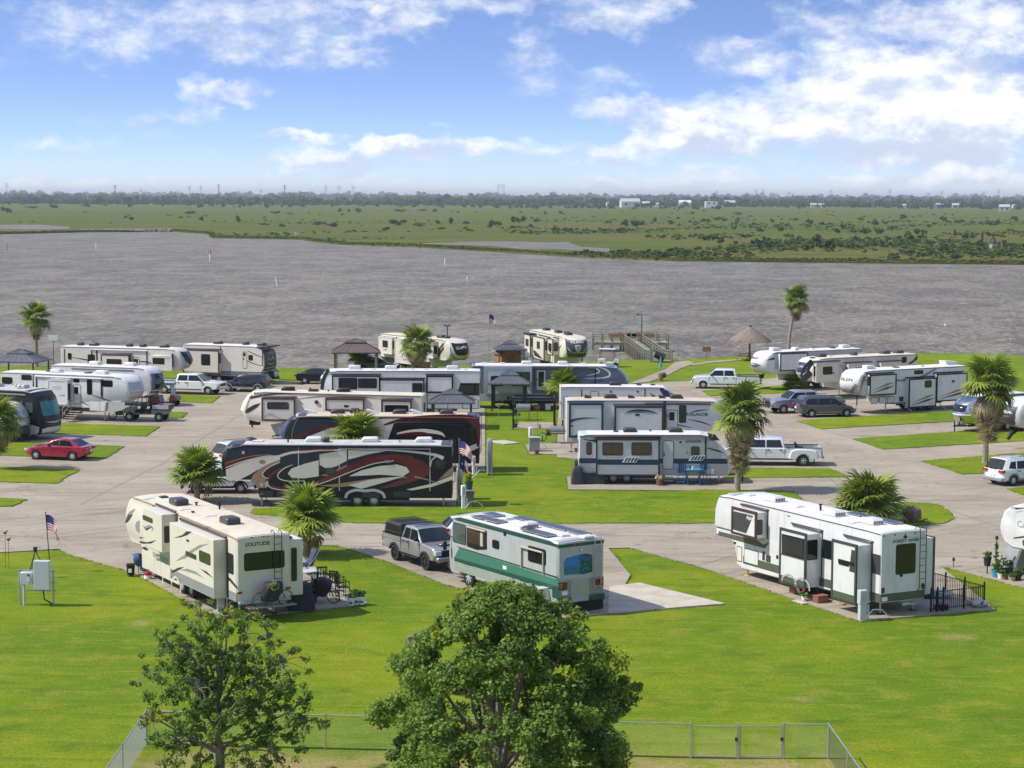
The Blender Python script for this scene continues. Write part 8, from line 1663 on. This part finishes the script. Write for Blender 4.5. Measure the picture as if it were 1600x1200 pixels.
t=thing('storage_bin','black bin with white sticker beside the front of the cream fifth wheel','bin',(-18.174,93.463,.06)); MB().cyl((0,0,0),(0,0,.5),.17,.2,12).cyl((0,0,.5),(0,0,.54),.22,n=12).build('bin','black',t); MB().box(-.08,.08,-.2,-.17,.15,.33).build('sticker','fwhite',t)
t=thing('cloth_stand','stand draped with blue cloth by the front of the cream fifth wheel','stand',(-17.925,94.096,.06)); MB().cyl((0,0,0),(0,0,.85),.03).build('post','galv',t); MB().ball((0,0,.62),(.25,.18,.34),10,6,0,.15).ball((.3,.05,.2),(.25,.2,.16),8,5,0,.15).build('cloth','bluecl',t); MB().box(-.3,.1,-.03,.03,.85,.92).build('crossbar','lgrey',t)
t=thing('fuel_can','red and white can at the front jack of the cream fifth wheel','can',(-17.197,92.616,.06)); MB().cyl((0,0,0),(0,0,.16),.17,n=12).build('base','fwhite',t); MB().cyl((0,0,.16),(0,0,.3),.17,n=12).cyl((0,0,.3),(0,0,.36),.06).build('top','fred',t); MB().tube([(-.1,0,.34),(0,0,.45),(.1,0,.34)],.015).build('handle','black',t)
# tripod under the overhanging nose
t=thing('king_pin_tripod','dark metal tripod under the nose of the swirled fifth wheel','tripod',(-22.596,92.979,.06)); MB().cyl((0,0,1.2),(0,0,1.42),.1).build('head','dark',t)
for k in range(3): a=2*pi*k/3+.3; MB().cyl((0,0,1.25),(cos(a)*.6,sin(a)*.6,0),.025,n=6).build('leg','dark',t)
# blue table and chairs on the trailer patio

table('blue patio table between two matching blue chairs',(11.441,123.892),0,'blueply',.95,.95,1.0,'lblue'); chair('blue patio chair left of the blue table',(10.693,123.873),-90+70,'blueply',None,.72); chair('blue patio chair right of the blue table',(12.189,123.911),20,'blueply',None,.72)
t=thing('table_centrepiece','white bottle and mug standing on the blue patio table','tableware',(*(11.4,123.891),1.07)); MB().cyl((0,0,0),(0,0,.14),.06).build('mug','fwhite',t); MB().cyl((-.15,.1,0),(-.15,.1,.22),.05,.02).build('bottle','dark',t)

pot('pot of dried tan flowers beside the navy striped trailer steps',(9.273,123.492),.2,.35,'terracotta',.35,.28,'frond_dead'); cover('black covered grill behind the spare wheel of the navy striped trailer',(4.164,124.051),.8,.7,.6,.5,1.1,0,'covered_grill','grill cover','dark')
t=thing('storage_chest','long dark storage chest at the rear corner of the navy striped trailer','chest',(5.181,124.217,.07)); MB().box(-.7,.7,-.3,.3,0,.65,0,.03).build('chest','dark',t); MB().box(-.72,.72,-.32,.32,.65,.72,0,.02).build('lid','char',t)
pot('small brown planter pot at the edge of the little concrete pad',(1.742,138.543),.2,.28,'terracotta',0,.1)

t=pot('green pot of yellow flowers on a tapered stone plinth',(*(-2.482,114.454),),.24,.5,'gpot',.5,.22,flower='yellow',z=1.1); 
t=thing('stone_plinth','tapered grey stone plinth carrying a green flower pot','plinth',(*(-2.482,114.454),0)); MB().prism([(-.16,0),(.16,0),(.34,1.04),(-.34,1.04)],-.2,.2,.02).build('plinth','rock',t); MB().box(-.36,.36,-.25,.25,1.04,1.1,0,.01).build('cap_stone','lgrey',t)
for (x,y,l) in ((-1.441,128.433,'covered equipment box behind the maroon swept fifth wheel'),(-3.134,117.92,'grey fabric-covered box at the rear of the swirled fifth wheel')): cover(l,(x,y),.36,.8,.34,.75,1.9 if 'fabric' in l else 2.3,0,'corner_screen','cover','grey')  # slim corner screens, shaped with the draped cover builder
# furniture in and near the dark gazebo

def smoker(label,xy,yaw):
    t=thing('smoker_grill',label,'grill',(xy[0],xy[1],.05),yaw); MB().cyl((-.55,0,.95),(.55,0,.95),.32,n=14).build('barrel','steel',t); MB().cyl((-.85,0,.75),(-.5,0,.75),.22,n=12).build('firebox','dark',t); MB().cyl((.35,0,1.2),(.35,0,1.7),.05).build('chimney','dark',t)
    for x in (-.5,.5):
        for y in (-.25,.25): MB().cyl((x,y,0),(x*.9,y*.8,.75),.025,n=6).build('leg','galv',t)
    MB().box(-.5,.5,-.6,-.32,.8,.83).build('side_shelf','wood',t)
smoker('barrel smoker grill on legs under the black pergola frame',(0.921,160.151),5)
chair('tan cushioned chair inside the dark gazebo',(-0.881,168.564),20,'dark','tan',.45); chair('black chair at the near corner of the dark gazebo',(-0.332,167.948),-30,'black',None,.45); table('low table with clutter between the gazebo chairs',(0.823,167.359),0,'dark',1.2,.8,.6); chair('blue cushioned chair right of the dark gazebo',(1.444,168.645),10,'dark','bluecl',.5); table('long grey work table stacked with boxes behind the pergola frame',(2.598,168.05),0,'steel',2.6,.7,.9,'lgrey')
for i,(x,y,m_,w_,h_,l) in enumerate(((*(2.117,167.718),'tan',.5,.4,'tan cardboard box under the long grey work table'),(*(2.525,167.732),'dark',.6,.5,'dark crate beneath the middle of the long grey work table'),(*(3.07,167.751),'fwhite',.45,.45,'white box beneath the right end of the long grey work table'))):
    t=thing('storage_box',l,'box',(x,y,.02)); MB().box(-w_/2,w_/2,-.2,.2,0,h_,0,.02).build('box',m_,t); MB().box(-w_/2-.01,w_/2+.01,-.21,.21,h_,h_+.03,0,.008).build('lid',m_,t)
pot('leafy potted plant at the left foot of the pergola frame',(0.264,154.307),.2,.3,'dark',.5,.3); pot('dark potted shrub on the terrace right of the dark gazebo',(1.604,167.386),.22,.35,'dark',.6,.35)
t=thing('hose_stand','coiled dark green garden hose on a stand beside the grey cabinet','hose',(2.252,144.83,.0)); 
mb=MB()
for k in range(3): mb.tube([(.3*cos(a),.06*k-.06,.5+.3*sin(a)) for a in [2*pi*i/18 for i in range(19)]],.03,5)
mb.build('hose_coil','gpot',t); MB().cyl((0,0,0),(0,0,.6),.03).build('post','dark',t)
smoker('small dark grill with shelf behind the pale grey fifth wheel',(3.371,144.864),0)
t=thing('bird_feeder','thin pole with a small feeder on the lawn left of the pergola','bird feeder',(-1.052,156.158,0)); MB().cyl((0,0,0),(0,0,1.7),.02,n=6).build('pole','galv',t); MB().box(-.12,.12,-.12,.12,1.5,1.75,0,.03).build('feeder','grey',t)
# black picket fence round the patio behind the dark-edged white fifth wheel

t=thing('picket_fence','black metal picket fence enclosing the patio beside the dark-edged white fifth wheel','fence',(0,0,.07)); FP=[19.267,89.781,19.923,89.638,21.067,87.095,18.975,85.828,18.167,85.388] if 0 else [(19.21,90.407),(21.05,87.021),(18.975,85.828),(18.391,85.604)]
fh=.95
for s_ in range(3):
    a=Vector((*FP[s_],0)); c=Vector((*FP[s_+1],0)); d=c-a; L_=d.length; n=max(2,int(L_/1.15))
    for z in (.12,fh-.08): MB().box(0,L_,-.015,.015,z,z+.03).build('rail','black',t,(a.x,a.y,0),(0,0,math.atan2(d.y,d.x)))
    pk_=MB().box(-.009,.009,-.009,.009,.06,fh-.03).mesh('picket','black'); po=MB().box(-.03,.03,-.03,.03,0,fh+.08).cyl((0,0,fh+.08),(0,0,fh+.16),.045,.01,6).mesh('fence_post','black')
    for k in range(n+1): p=a+d*k/n; inst(po,'fence_post',t,(p.x,p.y,0),(0,0,math.atan2(d.y,d.x)))
    m_=int(L_/.115)
    for k in range(1,m_): p=a+d*k/m_; inst(pk_,'picket',t,(p.x,p.y,0),(0,0,math.atan2(d.y,d.x)))
t=thing('wrapped_bundle','pale plastic bundle at the far corner inside the black picket fence','bundle',(20.755,86.797,.07)); MB().ball((0,0,.15),(.45,.25,.18),12,6,0,.12).build('wrap','lgrey',t); MB().ball((.1,-.1,.18),(.2,.14,.12),8,5,0,.12).build('wrap','bluecl',t)
t=thing('wrapped_bundle','pale clutter heap near the rear jack inside the picket fence','bundle',(19.443,88.707,.07)); MB().ball((0,0,.18),(.5,.3,.2),12,6,0,.15).build('wrap','lgrey',t); MB().box(-.8,-.4,-.2,.2,0,.3,0,.03).build('crate','dark',t)
t=thing('toolbox','dark blue toolbox at the gate post of the picket fence','toolbox',(18.963,86.186,.07)); MB().box(-.3,.3,-.16,.16,0,.25,0,.03).build('box','navy',t); MB().tube([(-.12,0,.25),(0,0,.33),(.12,0,.25)],.015).build('handle','black',t)
t=thing('path_light','small dark path light at the lawn edge beyond the picket fence','path light',(21.776,96.424,0)); MB().cyl((0,0,0),(0,0,.35),.02,n=6).build('stake','dark',t); MB().cyl((0,0,.35),(0,0,.5),.08,.06,8).build('lamp_head','dark',t)

for (x,y,m_,l,nm) in ((13.099,89.675,'cedar','brown wooden crate by the wheels of the dark-edged white fifth wheel','crate'),(13.877,87.685,'terracotta','rusty brown box under the middle of the dark-edged white fifth wheel','crate')):
    t=thing(nm,l,'crate',(x,y,.06),30); MB().box(-.3,.3,-.2,.2,0,.3,0,.015).build('box',m_,t); MB().box(-.31,.31,-.21,.21,.3,.33).build('lid',m_,t)
t=thing('levelling_board','long pale plank lying on the pad under the dark-edged slides','plank',(14.139,88.253,.06),-62+2); MB().box(-1.4,1.4,-.1,.1,.02,.07).build('board','ltan',t); MB().box(-1.2,-1.1,-.1,.1,0,.02).build('batten','ltan',t)
pot('white pot of red flowers on a concrete paver by the trailer wheels',(13.205,88.095),.13,.2,'fwhite',.25,.25,flower='fred'); sheet('paver',[(12.651,88.155),(13.106,88.305),(13.493,87.608),(12.998,87.362)],.055,'concpale',.05)
t=thing('ramp_board','dark board with a white edge propped against the trailer wheel','board',(13.254,89.532,.06),30); MB().prism([(-.1,0),(0,0),(-.35,.75),(-.45,.72)],-.2,.2,.01).build('board','black',t); MB().prism([(-.13,0),(-.11,0),(-.46,.74),(-.48,.72)],-.2,.2).build('edge','fwhite',t)
# plants at the right edge

PP_=[(470,900,.2,.42,'dark',.35,.2,'dark hanging-style planter on a stand, leftmost of the plants at right edge',None,.45),(550,925,.24,.42,'lblue',.35,.28,'teal glazed pot of leafy plants at the right edge',None,0),(595,940,.18,.3,'fwhite',.2,.18,'white pot beside the teal glazed pot',None,0),(632,950,.13,.2,'terracotta',.15,.14,'small terracotta pot in front of the white pot',None,0),(612,905,.2,.34,'terracotta',.7,.3,'terracotta pot with a tall spreading plant behind the white pot',None,0),(660,905,.24,.36,'dark',.45,.32,'dark pot with broad leaves near the grey skirt cover',None,0),(690,960,.17,.26,'ltan',.2,.18,'tan pot at the front of the right edge plants',None,0),(745,955,.18,.28,'dark',.4,.26,'bushy plant in a dark pot, rightmost of the right edge plants',None,0)]
for (r_,h_,m_,ph,pr,l,z),(x,y) in zip([(q[2],q[3],q[4],q[5],q[6],q[7],q[9]) for q in PP_],[(22.992,94.583),(23.242,93.828),(23.396,93.469),(23.526,93.195),(23.73,94.456),(23.99,94.461),(23.747,92.842),(24.097,93.069)]):
    t=pot(l,(x,y),r_,h_,m_,ph,pr,z=z)
    if z: MB().cyl((0,0,-z),(0,0,0),.03).build('stand','dark',t)
t=thing('climbing_plant','tall thin climbing plant on a pole with a lamp cap at the right edge','potted plant',(23.348,94.307,.05)); MB().cyl((0,0,0),(0,0,1.75),.025).build('pole','dark',t); MB().cyl((0,0,1.75),(0,0,1.9),.09,.07,8).build('lamp_cap','dark',t)
v,f=leaf_mesh([(0,0,z) for z in (.5,.7,.9,1.1,1.3,1.45)],[(.12,.12,.14)]*6,22,.11,RN); np_obj('leaves',v,f,'plant_green',t)['kind']='stuff'
t=thing('skirt_cover','grey rounded fabric cover under the nose of the right edge trailer','cover',(24.707,95.045,.05),30); MB().prism([(-.9,0),(.7,0),(.8,1.0),(.6,1.6),(.1,1.75),(-.45,1.3),(-.8,.6)],-.5,.5,.08).build('fabric','bluegrey' if 0 else 'grey',t); MB().box(-.3,.3,-.54,-.5,.2,.3).build('strap','dark',t)

t=thing('tree_stump','brown weathered stump with ferns on the grass by the broad low palm','stump',(22.339,109.763,.08)); MB().ball((0,0,.35),(.55,.45,.55),9,6,0,.22).build('stump','rock',t); leaves(RN,30,.3,.25,'plant_green',t,.12,.0).location=(.7,0,0)
# ------------------------------------------------------------------ unmown tufts creeping over the slab edges
TV=[];rn=np.random.default_rng(21)
def tufts(poly,sgn,z,skip):
    A=sum(p[0]*q[1]-q[0]*p[1] for p,q in zip(poly,poly[1:]+poly[:1])); o=1 if A>0 else -1
    for a,b in zip(poly,poly[1:]+poly[:1]):
        L_=math.hypot(b[0]-a[0],b[1]-a[1])
        if L_<.02: continue
        nx_,ny_=(b[1]-a[1])/L_*o,-(b[0]-a[0])/L_*o
        for _ in range(int(L_*15)):
            u=rn.random(); x=a[0]+(b[0]-a[0])*u; y=a[1]+(b[1]-a[1])*u
            if y<0 or y>235 or abs(x)>.27*y+3: continue
            if skip and any(inside(x+nx_*.25,y+ny_*.25,c) for c in skip): continue
            q=rn.normal(0,.06)*(1+.9*sin(x*2.1+y*1.3)); TV.append((x+nx_*q,y+ny_*q,z))
for P2,z in CONC: tufts(P2,1,.01,[c for c,_ in CONC if c is not P2])
for P2 in ISLS: tufts(P2,1,.06,None)
T_=np.array(TV); n_=len(T_); a_=rn.uniform(0,6.28,(n_,1)); w_=rn.uniform(.02,.05,(n_,1)); h_=rn.uniform(.03,.08,(n_,1)); s_=np.hstack([np.cos(a_),np.sin(a_),0*a_])*w_; tp=T_+np.hstack([rn.normal(0,.05,(n_,2)),h_])
np_obj('edge_grass',np.stack([T_-s_,T_+s_,tp],1).reshape(-1,3),np.arange(n_*3).reshape(n_,3),'lawn',kind='stuff')
# ------------------------------------------------------------------ chain-link fence and gates round the dog run
def chain_panel(parent,a,c,h,zb=.06,wires=True,step=.062):
    """diamond wire mesh between two posts"""
    a=Vector(a); c=Vector(c); d=(c-a); L_=d.length; d/=L_; n=Vector((-d.y,d.x,0)); mb=MB(); r_=.0012; H_=h-zb
    for s_ in (1,-1):
        k=-int(H_/step)-1
        while k*step<L_+H_:
            x0=k*step; p=[x0,x0+H_] if s_>0 else [x0+H_,x0]; z=[zb,h]; t0,t1=0.,1.
            dxx=p[1]-p[0]
            for lim,sg in ((0,1),(L_,-1)):
                q0,q1=sg*(p[0]-lim),sg*(p[1]-lim)
                if q0<0 and q1<0: t0,t1=1,0
                elif q0<0: t0=max(t0,q0/(q0-q1))
                elif q1<0: t1=min(t1,q0/(q0-q1))
            if t1-t0>.02:
                A_=a+d*(p[0]+dxx*t0)+Vector((0,0,zb+H_*t0)); B_=a+d*(p[0]+dxx*t1)+Vector((0,0,zb+H_*t1)); e_=(B_-A_).normalized(); u_=e_.cross(n)*r_; w_=n*(r_+.002*s_)
                mb.add([A_+u_,A_-u_*.5+w_,A_-u_*.5-w_,B_+u_,B_-u_*.5+w_,B_-u_*.5-w_],[(0,1,4,3),(1,2,5,4),(2,0,3,5)])
            k+=1
    o=mb.build('wire_mesh','wire',parent); o['kind']='stuff'

CH=1.15; c0=(-12.071,64.34); c1=(5.846,63.002); c2=(10.313,62.988); g1=(7.378,62.949); g2=(8.86,63.005)
L0=(-12.042,56.186); R0_=(10.515,56.16)
t=thing('chain_link_fence','galvanised chain-link fence with top rail round the dog run at bottom','fence',(0,0,0))
def run(P,posts,skip=()):
    for a,c in zip(P,P[1:]):
        MB().tube([(*a,CH),(*c,CH)],.021,7).build('top_rail','galv',t); chain_panel(t,(*a,0),(*c,0),CH)
    for p in posts: MB().cyl((*p,0),(*p,CH+.03),.024 if p not in (c0,c1,c2,g2) else .036,n=8).ball((*p,CH+.04),.03,8,4).build('fence_post','galv',t)
def lerp(a,c,u): return (a[0]+(c[0]-a[0])*u,a[1]+(c[1]-a[1])*u)
m1=[lerp(c0,c1,k/3) for k in range(4)]
run([L0,lerp(c0,L0,.45)][::-1][:1]+[L0],[]) if 0 else None
run([L0,lerp(c0,L0,.5),c0],[lerp(c0,L0,.5),c0,L0]); run(m1,m1[1:]); run([g2,c2],[g2,c2]); run([c2,lerp(c2,R0_,.45),R0_],[lerp(c2,R0_,.45),R0_])
MB().cyl((*g1,0),(*g1,CH+.03),.034,n=8).build('fence_post','galv',t)
for i,(a,c,l) in enumerate(((lerp(c1,g1,.05),lerp(c1,g1,.96),'left'),(lerp(g1,g2,.05),lerp(g1,g2,.96),'right'))):
    gt=thing('chain_link_gate','%s one of the two chain-link gates in the dog run fence'%l,'gate',(0,0,0)); GH=CH-.06
    MB().tube([(*a,.08),(*a,GH),(*c,GH),(*c,.08),(*a,.08)],.022,7).build('gate_frame','galv',gt); chain_panel(gt,(*a,0),(*c,0),GH,.09)
    MB().box(c[0]-.05,c[0]+.03,c[1]-.05,c[1]-.02,.6,.72).build('latch','dark',gt)
# ------------------------------------------------------------------ out on the water and the far shore
def marker(label,xy,h,m,top=None,lean=0,r_=.13,name='channel_marker'):
    t=thing(name,label,'channel marker',(xy[0],xy[1],WZ-1),0); MB().tube([(0,0,0),(lean,0,h+1)],r_,8).build('pile',m,t)
    if top: MB().box(lean-top[1],lean+top[1],-.08,.0,h+1-2*top[1],h+1.1,0,.02).build('board',top[0],t)
marker('white leaning post out in the bay above the red saloon side',(-49.683,421.354),2.1,'fwhite',lean=-.6); marker('red and white channel marker far out on the left of the bay',(-87.579,575.071),3.0,'fwhite',('fred',.35)); marker('plain white post in the middle of the bay',(-18.937,556.047),2.0,'fwhite'); marker('short white post near the middle of the bay',(-10.315,453.092),1.1,'fwhite',r_=.1); marker('orange and white board on a post before the marsh spit',(-33.292,719.13),2.4,'dark',('orange',.45)); marker('white board on the marsh edge at left of the spit',(-95.346,876.965),2.6,'dark',('fwhite',.6)); marker('tiny white post at the far left of the bay',(-147.382,703.363),2.2,'fwhite'); marker('faint orange post at the left edge of the bay',(-171.896,675.911),2.6,'tan'); marker('low white float at the right of the bay',(65.966,301.714),.3,'fwhite',r_=.14)
def farhouse(label,xy,w,d,h,rise,wall,roof,yaw=0,name='house',win=3):
    t=thing(name,label,'building',(xy[0],xy[1],MZ-.2),yaw)
    MB().prism([(-d/2,0),(d/2,0),(d/2,h),(0,h+rise),(-d/2,h)],-w/2,w/2).build('walls',wall,t,rot=(0,0,pi/2))
    for s_ in (1,-1): MB().prism([(0,h+rise+.1),(s_*(d/2+.6),h+.02),(s_*(d/2+.6),h+.35),(0,h+rise+.5)],-w/2-.6,w/2+.6).build('roof',roof,t,rot=(0,0,pi/2))
    for k in range(win): x=-w/2+w*(k+.5)/win; MB().box(x-w*.05-.3,x+w*.05+.3,-d/2-.15,-d/2,h*.35,h*.75).build('window','glass',t)
    return t
farhouse('white barn with grey pitched roof on the far side of the marsh',(186.607,3174.247),30,18,9,5,'white','lgrey',8,'barn',2)
farhouse('small white arched-roof shed right of the far white barn',(295.058,3414.41),20,14,7,4,'white','white',0,'shed',1)
t=thing('storage_tank','squat white square tank with dark openings right of the far barn','tank',(307.576,3088.216,MZ)); MB().box(-9.5,9.5,-7,7,0,10,0,.4).build('tank','white',t)
for x in (-4,4): MB().box(x-1.2,x+1.2,-7.1,-7,6,9).build('opening','char',t)
for i,(x,y,w_,c_,l) in enumerate(((*(161.522,3330.109),9,'white','low white outbuilding just left of the far barn'),(*(226.325,3371.019),12,'rust','rust-red low building beside the far barn'),(*(243.344,3381.763),8,'white','white low building in line right of the rust-red one'),(*(377.517,3466.465),16,'rust','long rust-red container on the far shore past the square tank'),(*(508.407,3366.978),9,'white','small white house among far trees beyond the long embankment'),(*(522.715,3375.547),8,'white','second small white house among far trees past the embankment'),(*(544.728,3223.321),6,'white','tiny white house alone on the far right treeline'),(*(642.651,3279.108),8,'cream','tiny cream house on the far right treeline'),(*(709.837,3317.384),11,'lblue','pale blue-grey house on the far right treeline'),(*(741.567,3335.46),10,'cream','cream house right of the pale blue-grey one'),(*(651.465,2639.773),12,'lgrey','grey house at the right end of the marsh'),(*(856.669,3401.033),7,'white','white speck of a house at the far right edge'))):
    farhouse(l,(x,y),w_*1.1,w_*.8,w_*.38+1.2,w_*.2+.6,'bluegrey' if c_=='lblue' else c_,'lgrey',random.uniform(-20,20),'house',2)
t=thing('plant_building','long grey industrial building on the far left horizon','building',(-426.638,4562.759,MZ)); MB().box(-58,58,-20,20,0,18).build('hall','grey',t); MB().box(-58,-40,-20,20,18,24).build('tower_block','grey',t); MB().box(-50,-30,-20.3,-20,8,12).build('window_band','glass',t)
def pylon(label,xy,h,two=False,col='galv',w=1.3):
    t=thing('transmission_pole',label,'power pole',(xy[0],xy[1],MZ),0,'power poles along the far horizon')
    for dx_ in ((-6,6) if two else (0,)): MB().cyl((dx_,0,0),(dx_,0,h),w*.55,w*.32,8).build('pole',col,t)
    for z in (.82,.9,.97): MB().box((-9 if two else -4),(9 if two else 4),-.4,.4,h*z-.3,h*z+.3).build('crossarm',col,t)
PO=[(11,286,0),(137,303,0),(180,289,1),(220,296,0),(231,302,0),(279,298,0),(296,290,0),(314,290,0),(342,288,1),(408,296,0),(445,289,1),(509,290,0),(530,290,0),(552,290,0),(783,288,2),(908,305,2),(1035,305,0),(1050,300,0),(1120,298,0),(1181,296,0),(1192,296,0),(1233,300,0),(1298,297,0),(1370,310,0),(1390,296,0),(1450,301,0),(1471,298,0),(1537,299,0),(1560,296,0),(1594,304,0)]
ordn=['first','second','third','fourth','fifth','sixth','seventh','eighth','ninth','tenth','eleventh','twelfth','thirteenth','fourteenth','fifteenth','sixteenth','seventeenth','eighteenth','nineteenth','twentieth']
PW=[(-1074.925,4235.032,40.152),(-903.493,4235.032,17.764),(-844.988,4235.032,36.947),(-790.566,4235.032,27.668),(-775.599,4235.032,19.596),(-710.292,4235.032,25.258),(-687.162,4235.032,36.182),(-662.672,4235.032,36.273),(-624.576,4235.032,39.125),(-534.779,4235.032,28.623),(-484.438,4235.032,38.293),(-397.361,4235.032,37.264),(-368.789,4235.032,37.37),(-338.857,4235.032,37.482),(-24.565,4235.032,41.365),(145.506,4235.032,18.971),(318.298,4235.032,19.616),(338.707,4235.032,26.466),(433.946,4235.032,29.53),(516.941,4235.032,32.55),(531.907,4235.032,32.605),(587.691,4235.032,27.395),(676.128,4235.032,31.789),(774.089,4235.032,14.545),(801.3,4235.032,33.611),(882.934,4235.032,27.143),(911.506,4235.032,31.314),(1001.304,4235.032,30.294),(1032.597,4235.032,34.475),(1078.856,4235.032,23.811)]
for i,((px,py,k),(x,y,h)) in enumerate(zip(PO,PW)):
    half='left half' if i<14 else 'right half'; j=i if i<14 else i-14
    pylon('%s %s power pole from the left on the horizon, %s'%(ordn[j],'twin' if k==2 else ('dark' if k==1 else 'thin pale'),half),(x,y),h,k==2,'dark' if k==1 else 'galv',2.2 if k==1 else 1.5)
# rusty derelict pump frame among the shrubs on the right
t=thing('pump_jack','rusty brown pump jack standing among shrubs at the right of the marsh','pump jack',(178.64,738.721,MZ),200); s_=1.15
MB().tube([(-2*s_,-1,0),(0,0,4.2*s_)],.22).tube([(2*s_,-1,0),(0,0,4.2*s_)],.22).tube([(0,1.5,0),(0,0,4.2*s_)],.22).build('samson_post','rust',t); MB().box(-4*s_,4.2*s_,-.3,.3,4.1*s_,4.6*s_).build('walking_beam','rust',t,rot=(0,RAD(-8),0)); MB().prism([(4*s_,2.6*s_),(4.7*s_,3*s_),(4.9*s_,4.4*s_),(4.5*s_,5.6*s_),(4*s_,5.2*s_)],-.3,.3).build('horse_head','rust',t); MB().box(-4.6*s_,-3.2*s_,-.7,.7,.3,2.6*s_).build('counterweight','rust',t); MB().box(-1.0,1.0,-1.2,1.2,0,1.6).build('engine','lgrey',t)
# rock jetty across the inlet mouth with a timber bulkhead
jt=[(-235.731,1023.556),(-175.495,1017.956)]
for k in range(46):
    u=k/45; x=jt[0][0]+(jt[1][0]-jt[0][0])*u+random.uniform(-1,1); y=jt[0][1]+(jt[1][1]-jt[0][1])*u+random.uniform(-1.5,1.5)
MB_=MB()
for k in range(120):
    u=random.random(); MB_.ball((jt[0][0]+(jt[1][0]-jt[0][0])*u+random.uniform(-1,1),jt[0][1]+(jt[1][1]-jt[0][1])*u+random.uniform(-2,2),WZ+.3),(random.uniform(.6,1.8),random.uniform(.6,1.4),random.uniform(.4,1.0)),6,4,0,.25)
o=MB_.build('jetty_rocks','rock',kind='stuff')
# ------------------------------------------------------------------ hazy air over the whole scene
hm=bpy.data.materials.new('humid_air'); hm.use_nodes=True; t=hm.node_tree; t.nodes.clear()
pv=t.nodes.new('ShaderNodeVolumePrincipled'); pv.inputs['Color'].default_value=(.86,.93,1,1); pv.inputs['Density'].default_value=7.5e-5; pv.inputs['Anisotropy'].default_value=.1
ou=t.nodes.new('ShaderNodeOutputMaterial'); t.links.new(pv.outputs[0],ou.inputs['Volume'])
M['haze']=hm
hb=MB().box(-70000,70000,-600,85000,-4.,75); hz_=hb.build('haze','haze',kind='stuff')
